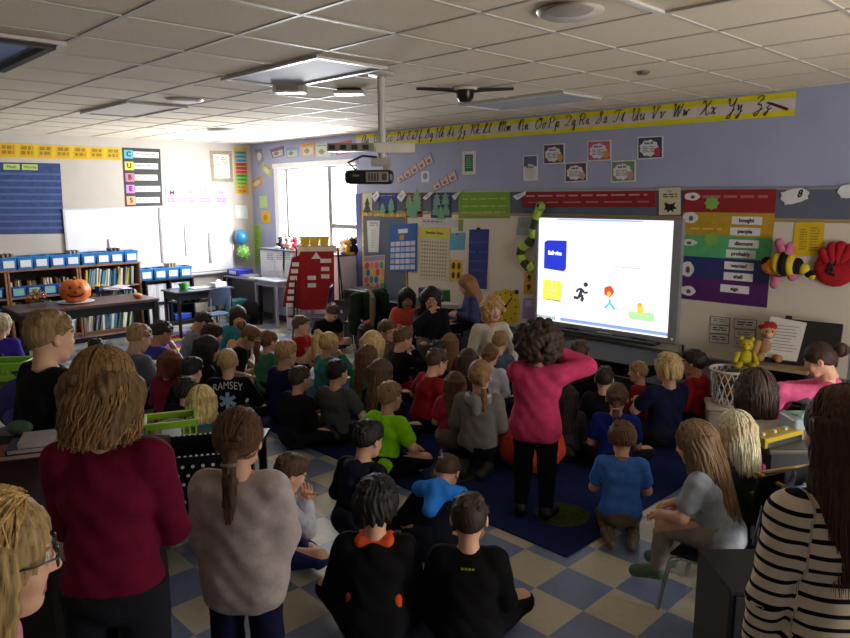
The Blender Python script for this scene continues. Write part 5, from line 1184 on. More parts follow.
MB().ell((0, 0, .21), (.19, .14, .22), 20, 14).build('bag', fabric('#141419'), bp, True); MB().ell((0, -.12, .13), (.13, .05, .10)).build('pocket', fabric('#1a1a20'), bp, True); MB().box((.02, -.168, .15), (.05, .008, .06)).build('tag_patch', paper('#a9a9b0'), bp)
# -- sill cabinet, papers, plush row
sc = empty('window_cabinet', ((-10.86-8.58)/2, 6.72, 0), 0, 'long white cabinet under the window', 'cabinet')
MB().box((0, .0, .60), (2.26, .33, 1.20)).build('body', pm('#c9cad6', .5, .04), sc, bevel=.006); MB().box((0, -.01, 1.215), (2.28, .37, .03)).build('sill_top', pm('#55585f', .4, .08), sc, bevel=.005)
MB().box((0, -.168, .06), (2.2, .006, .10)).build('kick_plate', plastic('#3a3c44'), sc)
for i, (px, c, lb_) in enumerate(((270.5, '#c6c8d8', 'dark framed pale sheet on the cabinet front under the window'), (280, '#cfd0da', 'plain white sheet on the cabinet front'), (288, '#b9c4cc', 'blue grey sheet on the cabinet front'), (299.5, '#dd8a5e', 'orange sheet on the cabinet front beside the red chart'), (309, '#d2b426', 'yellow sheet behind the red pocket chart'))):
    P = Panel('paper_sheet', 'W', [aty(px-5, 250, 6.548), aty(px+5, 250.5, 6.548), aty(px+5, 271, 6.548), aty(px-5, 270.5, 6.548)], paper(c), lb_, 'sheet'); P.lines('small_print', .2, .15, .8, .5, 4, grey, words=2)
cs = table('craft_counter', (-10.0, 6.28), .70, .42, .78, 'pale grey counter before the window cabinet', pm('#9b9cae', .4, .06), pm('#8b8c9c', .5, .06), .03, .04, apron=.08)
pl = ['#2a2a2c', '#c9a08a', '#b03a4c', '#c9c4c0', '#2e2e32', '#c05a4a', '#dcdcdc', '#c9a23c', '#222226', '#d2d2d4', '#6a5a8c', '#b98a3a', '#4a6a9a']
for i, px in enumerate((281, 288, 296, 303, 309.5, 314, 343, 349, 354, 321, 285, 300, 338)):
    p = aty(px, 246+(px-280)*.07, 6.66); r = empty('plush_toy', (p.x, p.y, 1.23), random.uniform(-.5, .5), None, None)
    c = pl[i]; lb_ = ['black', 'tan and white', 'crimson', 'pale grey', 'dark grey', 'coral red', 'white penguin like', 'golden', 'black and white', 'white', 'violet', 'amber', 'blue'][i]+' plush toy sitting on the window sill '+['at its corner end', 'second from the corner', 'at the middle of the left pane', 'right of the crimson one', 'near the red chart', 'beside the red chart top', 'behind the red chart', 'near the navy post', 'by the navy post', 'behind the yellow pouches', 'tucked behind the tan one', 'tucked behind the crimson one', 'close to the white one'][i]
    tag(r, lb_, 'plush toy', 'plush toys on the window sill'); s = random.uniform(.85, 1.15)
    if i > 9: r.location.y = 6.80
    m1 = fabric(c); m2 = fabric(pl[(i+3) % 13])
    MB().ell((0, 0, .075*s), (.06*s, .055*s, .078*s)).build('torso', m1, r, True); MB().ell((0, -.01, .18*s), (.055*s, .052*s, .05*s)).build('head', m1, r, True)
    MB().ell((0, -.055*s, .17*s), (.026*s, .022*s, .02*s), 10, 6).build('muzzle', m2, r, True)
    for q in (-1, 1):
        MB().ell((q*.042*s, 0, .225*s), (.022*s, .014*s, .026*s), 10, 6).build('ear', m2, r, True); MB().ell((q*.065*s, -.03, .09*s), (.02*s, .035*s, .022*s), 10, 6).build('arm', m1, r, True); MB().ell((q*.04*s, -.07, .025*s), (.025*s, .045*s, .024*s), 10, 6).build('leg', m2, r, True)
# -- red pocket chart on its stand
pe = atz(331, 318, .45); pe = Vector((-8.55, 6.10, 0)); ya = math.atan2(-pe.x, pe.y)
st = empty('pocket_chart_stand', pe, ya-.12, 'red pocket chart with white cards on a black folding stand', 'chart stand')
tl = Matrix.Rotation(-.16, 3, 'X')
def onc(x, z): return tl @ Vector((x, -.012, z-.88))+Vector((0, .02, .88))
MB().box((0, .02, .88), (.50, .012, .86), tl).build('red_chart', fabric('#8f1f24'), st); MB().box((0, .10, 1.33), (.56, .02, .10), tl).build('header', paper('#cbbfae'), st)
MB().prism([onc(-.25, 1.26), onc(-.37, 1.22), onc(-.52, .50), onc(-.25, .46)], (0, .012, 0)).build('side_panel', fabric('#7f1b20'), st)
for x, z, w_ in [(.13, 1.17, .16), (.12, 1.05, .12), (.12, .94, .12), (-.08, .92, .12), (-.08, .81, .12)]+[(-.315-.016*k, 1.12-.10*k, .10) for k in range(7)]: MB().box(onc(x, z), (w_, .006, .06), tl).build('word_card', paper('#cfc6c2'), st)
MB().prism([onc(-.08, 1.20), onc(.06, 1.20), onc(-.01, 1.30)], (0, -.006, 0)).build('triangle_card', paper('#cfc6c2'), st)
for x in (-.17, -.03, .11): MB().prism([tl @ Vector((x-.075, 0, .15))+Vector((0, .09, 1.375)), tl @ Vector((x+.075, 0, .15))+Vector((0, .09, 1.375)), tl @ Vector((x+.05, 0, .0))+Vector((0, .09, 1.375)), tl @ Vector((x-.05, 0, .0))+Vector((0, .09, 1.375))], (0, .05, 0)).build('yellow_pouch', paper('#c9a52a'), st)
blk_ = pm('#16151a', .4, .1)
for s in (-1, 1): MB().cyl((s*.30, .14, 1.36), (s*.36, -.22, .0), .012).build('leg', blk_, st, True); MB().cyl((s*.30, .14, 1.36), (s*.38, .40, .0), .012).build('leg', blk_, st, True)
MB().cyl((-.30, .14, 1.38), (.30, .14, 1.38), .012).build('crossbar', blk_, st, True)
# -- drawers
dr = empty('drawer_tower', (-9.35, 6.33, 0), ya-.25, 'white plastic drawer tower with an orange drawer beside the red chart', 'drawers')
for z in (0, .70): MB().box((0, 0, z+.01), (.36, .34, .02)).build('shelf_plate', plastic('#c9c9d2'), dr)
for s in (-1, 1): MB().box((s*.172, 0, .36), (.016, .34, .68)).build('side', plastic('#c9c9d2'), dr)
for i, c in enumerate(('#b9b4bc', '#8d8a92', '#c9743a')): d_ = MB().box((0, -.01, .135+.22*i), (.32, .33, .19)).build('drawer', plastic(c), dr, bevel=.01); MB().box((0, -.182, .155+.22*i), (.12, .02, .025)).build('handle', plastic('#d5d5dc'), d_)
tag(MB().box((-9.35, 6.33, .77), (.28, .26, .09), Matrix.Rotation(.4, 3, 'Z')).build('tan_box', paper('#a58a68'), bevel=.004), 'tan cardboard box on the white drawer tower', 'box')
# -- school chairs
def chair(loc, rz, label, col='#2b3244', seat=.43, s=1., group=None):
    r = empty('school_chair', loc, rz, label, 'chair', group); ch_ = chrome(); m_ = pm(col, .45, .08, spec=.4)
    pts = []
    V, Q = [], []
    n, k = 9, 7
    for j in range(k):                                        # curved seat shell
        y = -.20+.40*j/(k-1)
        for i in range(n):
            x = -.20+.40*i/(n-1); V.append((x*(1-.12*abs(y)/.2*.5), y, seat+.012*((x/.2)**2)-.018*max(0, y/.2-.5)+.004*math.cos(y*9)))
    mb = MB()
    def shell(V, k, n, off):
        o = Vector(off); a = [Vector(p) for p in V]; b = [p+o for p in a]; f = []
        for j in range(k-1):
            for i in range(n-1): q = j*n+i; f.append((q, q+1, q+n+1, q+n)); f.append((k*n+q, k*n+q+n, k*n+q+n+1, k*n+q+1))
        ring = [i for i in range(n)]+[j*n+n-1 for j in range(1, k)]+[(k-1)*n+i for i in range(n-2, -1, -1)]+[j*n for j in range(k-2, 0, -1)]
        for a_, b_ in zip(ring, ring[1:]+ring[:1]): f.append((a_, a_+k*n, b_+k*n, b_))
        return MB().add(a+b, f)
    shell(V, k, n, (0, 0, -.012)).build('seat', m_, r, True)
    V = []
    for j in range(6):
        z = seat+.16+.28*j/5
        for i in range(n): x = -.20+.40*i/(n-1); V.append((x*(1-.10*(j/5)**3), -.235-.05*j/5+.035*(x/.2)**2, z+(.02 if j == 5 else 0)*(1-(x/.2)**2)))
    shell(V, 6, n, (0, -.012, 0)).build('backrest', m_, r, True)
    for q in (-1, 1):
        MB().tube([(q*.17, .15, seat-.02), (q*.18, .20, seat-.05), (q*.21, .24, .01)], .0125, 10).build('leg', ch_, r, True)
        MB().tube([(q*.17, -.14, seat-.02), (q*.19, -.20, seat-.06), (q*.21, -.28, .01)], .0125, 10).build('leg', ch_, r, True)
        MB().tube([(q*.165, .15, seat-.022), (q*.165, -.17, seat-.022), (q*.17, -.235, seat+.05), (q*.175, -.275, seat+.30)], .011, 10).build('back_post', ch_, r, True)
    MB().tube([(-.17, 0, seat-.025), (.17, 0, seat-.025)], .01, 8).build('crossbar', ch_, r, True)
    r.scale = (s, s, s)
    return r
chair((-8.15, 5.72, 0), 2.5, 'dark blue school chair beside the red chart, seen from the side', '#2c3650')
c2 = chair((-7.35, 5.95, 0), ya+.3, 'chair draped with a dark green coat before the red chart', '#23262c')
jk = empty('coat', (-7.35, 5.95, 0), ya+.3, 'dark green coat with pale lining hung over a chair', 'coat')
F_ = Field([('c', (-.15, -.29, .84), (.15, -.29, .84), .05, .05, .03), ('c', (-.20, -.30, .80), (-.22, -.33, .42), .07, .09, .04), ('c', (.20, -.30, .80), (.22, -.33, .42), .07, .09, .04), ('c', (0, -.33, .78), (0, -.36, .40), .09, .12, .05)], .012); F_.wrinkle(.008, 30, 1); v_, q_ = F_.mesh()
link(bpy.data.objects.new('coat_body', mesh_np('coat_body', v_, q_, [fabric('#1a2a1c')])), jk)
MB().tube([(.02, -.26, .90), (.0, -.42, .80), (-.02, -.46, .60), (-.03, -.47, .45)], [.03, .04, .04, .02], 8).build('lining', fabric('#7a7464'), jk, True)
chair(atz(200, 318, 0).lerp(Vector((-9.75, 5.05, 0)), 1.), PI/2, 'blue grey school chair tucked at the black desk', '#4a5a78', .42, .9)
# -- black cabinet by the wall with printer
kb = empty('black_cabinet', (-7.95, 6.52, 0), 0, 'black low cabinet under the balloon poster', 'cabinet')
MB().box((0, 0, .30), (.78, .55, .60)).build('body', blackw, kb, bevel=.006)
for s in (-1, 1): d_ = MB().box((s*.19, -.282, .30), (.37, .018, .54)).build('door', pm('#1a191f', .4, .1), kb, bevel=.004); MB().box((s*.05, -.295, .34), (.012, .014, .10)).build('handle', chrome(), d_)
MB().box((-.2, -.293, .45), (.05, .004, .04)).build('sticker', paper('#a9a9ae'), kb)
pn_ = empty('printer', (-7.95, 6.52, .60), 0, 'black printer on top of the low cabinet', 'printer')
MB().box((0, 0, .09), (.52, .40, .16)).build('body', pm('#1c1c20', .4, .1), pn_, bevel=.02); MB().box((0, -.2, .03), (.36, .12, .02)).build('paper_tray', plastic('#2c2c32'), pn_, bevel=.004); MB().box((0, .04, .175), (.44, .28, .02)).build('lid', pm('#2a2a30', .3), pn_, bevel=.006)
# -- black desk with storage cups under the whiteboard
kd = table('black_table', (-6.62, 6.42), 1.0, .50, .72, 'black narrow table against the whiteboard behind the seated girls', blackw, blackw, .03, .05)
for px, c, lb_ in ((425, '#28304e', 'navy pencil caddy with white label on the black table'), (434, '#2a3458', 'navy pencil caddy standing beside its twin'), (443.5, '#2c6a3c', 'green pencil caddy on the black table')):
    p = aty(px, 290, 6.45); r = empty('caddy', (p.x, p.y, .72), 0, lb_, 'caddy'); MB().box((0, 0, .10), (.14, .12, .20)).build('tub', plastic(c), r, bevel=.01); MB().box((0, -.062, .11), (.07, .004, .05)).build('label_card', paper('#b9bcc4'), r)
tag(MB().box((-6.05, 6.35, .755), (.3, .22, .05), Matrix.Rotation(.3, 3, 'Z')).build('paper_pile', paper('#b9b5b2')), 'pale heap of papers beside the girl in denim', 'papers')
# -- black round ended cart under the screen
p = atz(597, 356, .62); cp_ = Vector((-3.75, 6.25, 0))
av = empty('media_table', cp_, 0, 'black round cornered media table below the screen', 'table')
prof = [(1.0*math.copysign(abs(math.cos(a))**.35, math.cos(a))*.62, math.copysign(abs(math.sin(a))**.5, math.sin(a))*.36, 0) for a in np.linspace(0, 2*PI, 41)[:-1]]
MB().prism([Vector(p)+Vector((0, 0, .50)) for p in prof], (0, 0, .035)).build('tabletop', pm('#0c0d11', .7, .1, spec=.2), av, bevel=.006)
MB().prism([Vector(p)*.9+Vector((0, 0, .40)) for p in prof], (0, 0, .10)).build('apron', blackw, av)
for a in (-1, 1):
    for b in (-1, 1): MB().cyl((a*.48, b*.24, .4), (a*.50, b*.26, 0), .025).build('leg', blackw, av, True)
MB().box((.1, 0, .16), (.9, .5, .02)).build('lower_shelf', blackw, av)
P = Panel('socket_plate', 'F', [(578, 343), (601, 345.5), (600, 353), (577.5, 350)], plastic('#8f939e'), 'grey cable plate on the wall under the screen', 'plate', gap=.003)
tag(MB().tube([aty(683, 345, 6.86), aty(683, 372, 6.85), aty(688, 392, 6.80), aty(697, 405, 6.75)], .012, 8).build('power_cord', plastic('#17171c'), smooth=True), 'black cord hanging down from the screen corner', 'cord')
tag(MB().box(aty(628, 361, 6.87), (.14, .04, .07)).build('socket_box', plastic('#24252b'), bevel=.006), 'small black box on the wall under the screen', 'box')
# -- right: basket, tubs, shelf, plush toys, book stand
p = atz(728, 403, .33); bx = empty('lattice_basket', (p.x, p.y, .33), .3, 'white lattice laundry basket with orange things inside', 'basket')
MB().lathe((0, 0, 0), [(.001, 0), (.125, 0), (.125, .012), (.001, .012)], 24).build('base', plastic('#b9b4aa'), bx)
mb = MB()
for i in range(18):
    for s in (-1, 1):
        pts = []
        for k in range(6): t = k/5; a = 2*PI*i/18+s*t*.7; r_ = .125+.035*t; pts.append((r_*math.cos(a), r_*math.sin(a), .01+.29*t))
        mb.tube(pts, .0055, 5)
mb.build('lattice', plastic('#c6c0b6'), bx, True); MB().tube([(.163*math.cos(a), .163*math.sin(a), .30) for a in np.linspace(0, 2*PI, 33)[:-1]], .012, 8, True).build('rim', plastic('#c6c0b6'), bx, True)
for i in range(6): MB().ell((random.uniform(-.06, .06), random.uniform(-.06, .06), .08+.035*i), (.06, .05, .04)).build('soft_ball', pm(random.choice(['#7a3c24', '#8a5a2c', '#4a3a2c']), .8, .2), bx, True)
tb = empty('white_bin', (p.x, p.y, 0), .5, 'white lidded plastic bin standing under the lattice basket', 'bin'); MB().box((0, 0, .145), (.34, .30, .29)).build('tub', plastic('#bdb8ae'), tb, bevel=.02); MB().box((0, 0, .31), (.37, .33, .035)).build('lid', plastic('#c6c1b7'), tb, bevel=.01)
shp = atz(772, 364, .62)
sh_ = empty('low_shelf', (shp.x, shp.y+.05, 0), .1, 'low dark shelf with tan top beside the lattice basket', 'shelf')
MB().box((0, 0, .605), (.62, .34, .03)).build('top', wood('#8f7a5c'), sh_, bevel=.004)
for s in (-1, 1): MB().box((s*.295, 0, .295), (.03, .32, .59)).build('side_panel', pm('#1c1815', .6), sh_)
MB().box((0, .15, .295), (.56, .02, .59)).build('back_panel', pm('#141211', .7), sh_); MB().box((0, 0, .30), (.56, .30, .02)).build('shelf', pm('#1c1815', .6), sh_)
def plush(nm, p, rz, body, belly, label, s=1., hat=None):
    r = empty(nm, p, rz, label, 'plush toy'); m1, m2 = fabric(body), fabric(belly)
    MB().ell((0, 0, .09*s), (.075*s, .068*s, .095*s)).build('torso', m1, r, True); MB().ell((0, -.01, .235*s), (.065*s, .06*s, .06*s)).build('head', m1, r, True); MB().ell((0, -.062*s, .22*s), (.03*s, .026*s, .024*s), 10, 6).build('muzzle', m2, r, True)
    for q in (-1, 1):
        MB().ell((q*.05*s, 0, .295*s), (.024*s, .014*s, .026*s), 10, 6).build('ear', m1, r, True); MB().cyl((q*.07*s, -.01, .15*s), (q*.10*s, -.07*s, .07*s), .026*s, .024*s).ell((q*.10*s, -.07*s, .07*s), (.028*s,)*3, 8, 6).build('arm', m1, r, True)
        MB().cyl((q*.045*s, -.03, .035*s), (q*.07*s, -.14*s, .035*s), .034*s, .03*s).ell((q*.07*s, -.145*s, .04*s), (.034*s,)*3, 8, 6).build('leg', m1, r, True)
        MB().ell((q*.022*s, -.062*s, .25*s), (.008*s,)*3, 8, 5).build('eye', blk, r, True)
    if hat: MB().ell((0, .02, .28*s), (.08*s, .07*s, .04*s)).cyl((.02, .02, .28*s), (.10*s, .02, .27*s), .05*s, .03*s).build('hat', fabric(hat), r, True)
    return r
plush('plush_bear', atz(764, 360, .62)+Vector((0, .05, 0)), .5, '#a5805a', '#c9a884', 'tan plush bear with a red hat beside the paper stand', 1.08, '#8f2a22')
plush('plush_duck', atz(745, 367, .62), .4, '#a89c26', '#b9ae3a', 'yellow plush toy at the end of the low shelf, over the lattice basket', .85)
sp_ = atz(797, 362, .62)
bs = empty('display_easel', (sp_.x, sp_.y-.10, .62), .12, 'black tabletop easel holding a printed white sheet', 'easel')
tl2 = Matrix.Rotation(-.30, 3, 'X')
MB().box((.06, .05, .20), (.56, .012, .38), tl2).build('board', pm('#151416', .6), bs); MB().box((.0, -.03, .02), (.6, .07, .02)).build('ledge', pm('#151416', .6), bs); MB().cyl((.1, .10, .34), (.1, .22, .0), .012).build('prop', blackw, bs); MB().box((.33, .06, .20), (.03, .02, .36), tl2).build('wood_edge', wood('#6f5434'), bs)
Pp = MB().box((-.10, .028, .205), (.30, .004, .37), tl2 @ Matrix.Rotation(.10, 3, 'Y')).build('white_sheet', paper('#c9c6c2'), bs)
mb = MB()
for i in range(9):
    mb.box(tl2 @ Vector((-.10+random.uniform(-.02, .02), -.026, .12-.028*i))+Vector((0, .05, .20)), (random.uniform(.14, .23), .002, .006), tl2)
mb.build('small_print', grey, bs); MB().box((-.08, .075, .40), (.05, .02, .03), tl2).build('clip', blk_, bs)
MB().box((.10, .022, .10), (.12, .006, .20), tl2).build('blue_booklet', paper('#2f5a8c'), bs)
# -- desk at the right with pencil boxes
dkc = cf(2.35, 4.03); dk = table('teacher_desk', (dkc.x, dkc.y), .85, .50, .70, 'cluttered dark topped desk beside the woman in stripes', pm('#4a463e', .4, .2, 10), blackw, .03, .05, YAW, .1)
yb = empty('pencil_box', tuple(cf(2.03, 3.92, .70)), YAW+.5, 'long yellow pencil box on the cluttered desk edge', 'pencil box'); MB().box((0, 0, .03), (.34, .11, .06)).build('box', plastic('#b9a22a'), yb, bevel=.008); MB().box((0, -.058, .02), (.3, .006, .03)).build('silver_strip', chrome(), yb)
for k in range(3): MB().cyl((-.12+.1*k, .0, .06), (-.12+.1*k, 0, .075), .012).build('knob', plastic('#cfcfd2'), yb, True)
cb = empty('clear_tub', tuple(cf(2.28, 4.05, .70)), YAW, 'clear plastic tub with pale green things on the cluttered desk', 'tub'); MB().box((0, 0, .06), (.26, .2, .12)).build('tub', pm('#9fb0b8', .15, .05), cb, bevel=.015)
for k in range(5): MB().ell((random.uniform(-.08, .08), random.uniform(-.06, .06), .125), (.04, .03, .02), 8, 5).build('eraser', plastic(random.choice(['#8fc4a0', '#a8cfd8', '#c9d48a'])), cb, True)
tag(MB().box(cf(2.42, 3.88, .706), (.32, .24, .012), Matrix.Rotation(.3, 3, 'Z')).build('notebook', pm('#17171a', .4), bevel=.003), 'thin black notebook on the cluttered desk', 'notebook')
tag(MB().box(cf(2.1, 4.12, .705), (.28, .34, .010), Matrix.Rotation(.8, 3, 'Z')).build('paper_sheet', paper('#a8a49c')), 'grey paper sheet on the cluttered desk', 'sheet')
dark_fill = empty('black_cabinet', cf(1.53, 2.78), YAW, 'low black cabinet added to fill the dark between metal legged chair and striped top', 'cabinet')  # added block, stands in for dark coat, chair and shaded floor
MB().box((0, 0, .275), (.62, .34, .55)).build('body', blackw, dark_fill, bevel=.006); MB().box((0, -.175, .275), (.58, .012, .50)).build('door', pm('#121115', .5), dark_fill, bevel=.003); MB().box((-.2, -.183, .44), (.06, .004, .05)).build('sticker', paper('#b9b4ac'), dark_fill)
def crate(nm, p, rz, sx, sy, h, c, rim, label):
    r = empty(nm, p, rz, label, 'basket'); mb = MB(); t = .008
    mb.box((0, 0, t/2), (sx*.9, sy*.9, t))
    nx = max(4, int(sx/.04)); ny = max(3, int(sy/.04))
    for z0_, hh in ((.0, h*.30), (h*.72, h*.28)):
        for s in (-1, 1): mb.box((0, s*(sy*.475), z0_+hh/2), (sx*.96, t, hh)).box((s*(sx*.475), 0, z0_+hh/2), (t, sy*.96, hh))
    for s in (-1, 1):
        for i in range(nx+1): mb.box((-sx*.475+sx*.95*i/nx, s*sy*.475, h*.5), (.014, t, h*.5))
        for i in range(ny+1): mb.box((s*sx*.475, -sy*.475+sy*.95*i/ny, h*.5), (t, .014, h*.5))
    mb.build('basket_wall', plastic(c), r); mb = MB()
    for s in (-1, 1): mb.box((0, s*sy*.49, h), (sx+.02, .02, .016)).box((s*sx*.49, 0, h), (.02, sy, .016))
    mb.build('rim', plastic(rim), r, bevel=.004); return r
ctb = empty('low_stand', cf(1.95, 3.38), YAW, 'low black stand under the two stacked baskets', 'stand'); MB().box((0, 0, .44), (.48, .34, .02)).build('top', blackw, ctb)
for a in (-1, 1):
    for b in (-1, 1): MB().box((a*.21, b*.14, .215), (.04, .04, .43)).build('leg', blackw, ctb)
p = cf(1.95, 3.38)
crate('crate', (p.x, p.y, .45), YAW+.3, .42, .34, .13, '#4f8a2c', '#4f8a2c', 'lime green basket at the bottom of the stack beside the striped top')
crate('crate', (p.x, p.y, .592), YAW+.3, .40, .32, .10, '#27357c', '#a98c50', 'navy basket with tan rim on top of the lime basket')
for k in range(5):
    a = YAW+.3+random.uniform(-.6, .6); q = Vector((p.x+random.uniform(-.08, .08), p.y+random.uniform(-.06, .06), .635+.013*k))
    tag(MB().cyl(q-Vector((math.cos(a), math.sin(a), 0))*.10, q+Vector((math.cos(a), math.sin(a), .2))*.10, .009, n=8).build('marker', plastic(['#8f97a8', '#7a3a3c', '#26262c', '#3a5a9a', '#a9a9a9'][k])), ['silver', 'dark red', 'black', 'blue', 'pale grey'][k]+' marker lying in the navy basket', 'marker', 'markers in the navy basket')
# -- left foreground: counter, books, low table, baskets
tc_ = cf(-2.02, 2.80); lt = empty('dark_counter', tc_, YAW, 'dark brown counter at the photo edge behind the woman in maroon', 'counter')
MB().box((0, 0, .93), (1.50, 1.15, .04)).build('top', pm('#2a1815', .8, .2, 8, spec=.12), lt, bevel=.006); MB().box((0, 0, .455), (1.42, 1.05, .91)).build('body', pm('#17110f', .6, .2), lt)
def oncounter(px, py): q = atz(px, py, .95); return q
q = oncounter(36, 452)
for i, (c, dx, z, lb_) in enumerate((('#7a2420', -.03, .95, 'dark red book at the bottom of the counter pile'), ('#26305e', .02, .975, 'navy book in the middle of the counter pile'), ('#a9a0a4', .07, 1.0, 'pale covered book on top of the counter pile'))):
    M = Matrix.Translation((q.x, q.y, z)) @ Matrix.Rotation(YAW+.35, 4, 'Z')
    mb = MB().box((dx, 0, .0125), (.24, .165, .018)); mb.mat(1).box((dx, 0, .0235), (.25, .175, .003)).box((dx, 0, .0015), (.25, .175, .003)).box((dx-.125, 0, .0125), (.004, .175, .024))
    tag(mb.build('book', [paper('#b9aea4'), paper(c)], xf=M), lb_, 'book', 'books piled on the dark counter')
q = oncounter(20, 432); tag(MB().ell((q.x, q.y, .975), (.09, .06, .03)).build('green_cloth', fabric('#4f6a58'), smooth=True), 'crumpled grey green cloth on the dark counter', 'cloth')
q4 = [atz(x, y, .953) for x, y in ((40, 560), (62, 508), (82, 520), (80, 562))]; tag(MB().prism(q4, (0, 0, .003)).build('paper_sheet', paper('#9c8a88')), 'pale pink sheet on the counter behind the maroon sweater', 'sheet')
lo_ = cf(-1.50, 4.58); lw_ = table('low_table', lo_, .80, .46, .50, 'low dark navy table with the lime basket', pm('#191a2e', .3, .1, 8, spec=.5), blackw, .035, .05, YAW)
q = atz(172, 436, .5); lg = crate('basket', (q.x, q.y, .5), YAW+.35, .33, .24, .13, '#86b52c', '#86b52c', 'lime green basket with white label on the low navy table')
MB().box((0, -.120, .06), (.12, .004, .06)).build('label_card', paper('#c9d0dc'), lg); MB().ell((0, 0, .07), (.13, .09, .05)).build('contents', fabric('#8f8c84'), lg, True)
q = atz(160, 452, .5); tag(MB().ell((q.x, q.y, .525), (.14, .10, .025), 20, 8).build('lilac_cushion', fabric('#7f86c4'), smooth=True), 'flat lilac pad lying before the lime basket', 'pad')
q = atz(192, 448, .5); tag(MB().box((q.x, q.y, .51), (.18, .16, .012), Euler((.1, -.1, .4)).to_matrix()).build('folded_paper', paper('#8d8f98')), 'grey folded paper beside the lime basket', 'paper')
pq_ = cf(-1.42, 3.98); stl = empty('low_stool', pq_, YAW+.25, 'low black stool under the polka dot bin', 'stool'); MB().box((0, 0, .235), (.44, .32, .03)).build('seat', blackw, stl, bevel=.004)
for a in (-1, 1):
    for b in (-1, 1): MB().box((a*.18, b*.12, .11), (.035, .035, .22)).build('leg', blackw, stl)
pb = empty('polka_dot_bin', pq_+Vector((0, 0, .25)), YAW+.25, 'black fabric storage bin with white polka dots on a low stool', 'bin'); sx, sy, h = .50, .38, .42; t = .012
mb = MB(); 
for s in (-1, 1): mb.box((0, s*sy/2, h/2), (sx, t, h)).box((s*sx/2, 0, h/2), (t, sy, h))
mb.box((0, 0, .008), (sx, sy, .016)).build('fabric_wall', fabric('#0f0f18'), pb)
mb = MB()
for r_ in range(7):
    for c_ in range(9):
        x, z = -sx/2+.03+(c_+.5*(r_ % 2))*.055, .05+r_*.052
        if x < sx/2-.015: mb.cyl((x, -sy/2-t/2, z), (x, -sy/2-t/2-.002, z), .010, n=10)
for r_ in range(7):
    for c_ in range(6):
        y, z = -sy/2+.03+(c_+.5*(r_ % 2))*.06, .05+r_*.052
        if y < sy/2-.015: mb.cyl((sx/2+t/2, y, z), (sx/2+t/2+.002, y, z), .010, n=10)
mb.build('white_dots', paper('#d5d5da'), pb)['kind'] = 'stuff'; mb = MB()
for i in range(16):
    x = -sx/2+.02+(sx-.04)*i/15
    for s in (-1, 1): mb.ell((x, s*sy/2, h+.002), (.008, .008, .006), 8, 4)
for i in range(11):
    y = -sy/2+.02+(sy-.04)*i/10
    for s in (-1, 1): mb.ell((s*sx/2, y, h+.002), (.008, .008, .006), 8, 4)
mb.build('rim_dots', paper('#c9c9d0'), pb)
# far left: table with lime basket, purple backpack on a chair
ft = table('side_table', cf(-3.75, 5.75), 1.2, .60, .60, 'black side table at the photo edge with a lime basket', blackw, blackw, .035, .05, YAW)
q = atz(10, 378, .60); crate('basket', (q.x, q.y, .60), YAW+.1, .34, .26, .15, '#7fb030', '#7fb030', 'lime green basket at the photo edge on the black side table')
pcz = cf(-2.98, 5.05); chair(pcz, YAW+2.6, 'dark chair at the photo edge under the purple backpack', '#1d1d24', .40)
pk_ = empty('backpack', pcz+Vector((0, 0, .42)), YAW+.4, 'purple blue backpack sitting on the chair at the photo edge', 'backpack'); MB().ell((0, 0, .19), (.18, .13, .20), 20, 14).build('bag', fabric('#3c3a78'), pk_, True); MB().ell((0, -.11, .12), (.12, .06, .09)).build('pocket', fabric('#4a4890'), pk_, True); MB().tube([(0, .1, .36), (.05, .08, .42), (-.05, .06, .42), (0, .1, .36)], .014, 8).build('handle', fabric('#26264e'), pk_, True)
# -- rugs and bean bag
def rug_mat(cols, axis, scale, name):
    mt = bpy.data.materials.new(name); mt.use_nodes = True; nt = mt.node_tree; b = nt.nodes['Principled BSDF']; b.inputs['Roughness'].default_value = .95; b.inputs['Specular IOR Level'].default_value = .1
    tc = nt.nodes.new('ShaderNodeTexCoord'); sp = nt.nodes.new('ShaderNodeSeparateXYZ'); nt.links.new(tc.outputs['Generated'], sp.inputs[0])
    cr = nt.nodes.new('ShaderNodeValToRGB'); cr.color_ramp.interpolation = 'CONSTANT'
    while len(cr.color_ramp.elements) < len(cols): cr.color_ramp.elements.new(.5)
    for i, c in enumerate(cols): cr.color_ramp.elements[i].position = i/len(cols); cr.color_ramp.elements[i].color = lin(c)
    nt.links.new(sp.outputs[axis], cr.inputs['Fac']); nz = nt.nodes.new('ShaderNodeTexNoise'); nz.inputs['Scale'].default_value = 300; nt.links.new(tc.outputs['Object'], nz.inputs['Vector'])
    mx = nt.nodes.new('ShaderNodeMix'); mx.data_type = 'RGBA'; mx.blend_type = 'MULTIPLY'; mx.inputs[0].default_value = .4; nt.links.new(cr.outputs[0], mx.inputs[6]); nt.links.new(nz.outputs['Color'], mx.inputs[7]); nt.links.new(mx.outputs[2], b.inputs['Base Color'])
    return mt
rg = empty('rug', (-4.3, 4.9, 0), 0, 'large navy classroom rug under the seated children', 'rug')
MB().bb(-2.1, -1.6, .001, 2.1, 1.6, .010).build('pile', pm('#1b2756', .95, .2, 60, .3, 400, spec=.1), rg, bevel=.003)
for i in range(8):
    MB().lathe((-1.75+.5*i, (-1.15 if i % 2 else .9), .0), [(.001, .0125), (.17, .0125), (.185, .010)], 20).build('woven_leaf', pm('#3a4420', .95, .4, 40, spec=.1), rg)
tag(MB().bb(-10.35, 4.05, .001, -9.0, 5.65, .009).build('striped_rug', rug_mat(['#6f2440', '#c9a83c', '#3f6ab0', '#8a3a56', '#c2b04a', '#4a78ba'], 0, 1, 'striped_pile'), bevel=.003), 'small rug with crimson, yellow and blue bands by the black desk', 'rug')
q = cf(.82, 5.25); r = empty('bean_bag', q, 0, 'orange red bean bag behind the girl in the pink sweatshirt', 'bean bag')
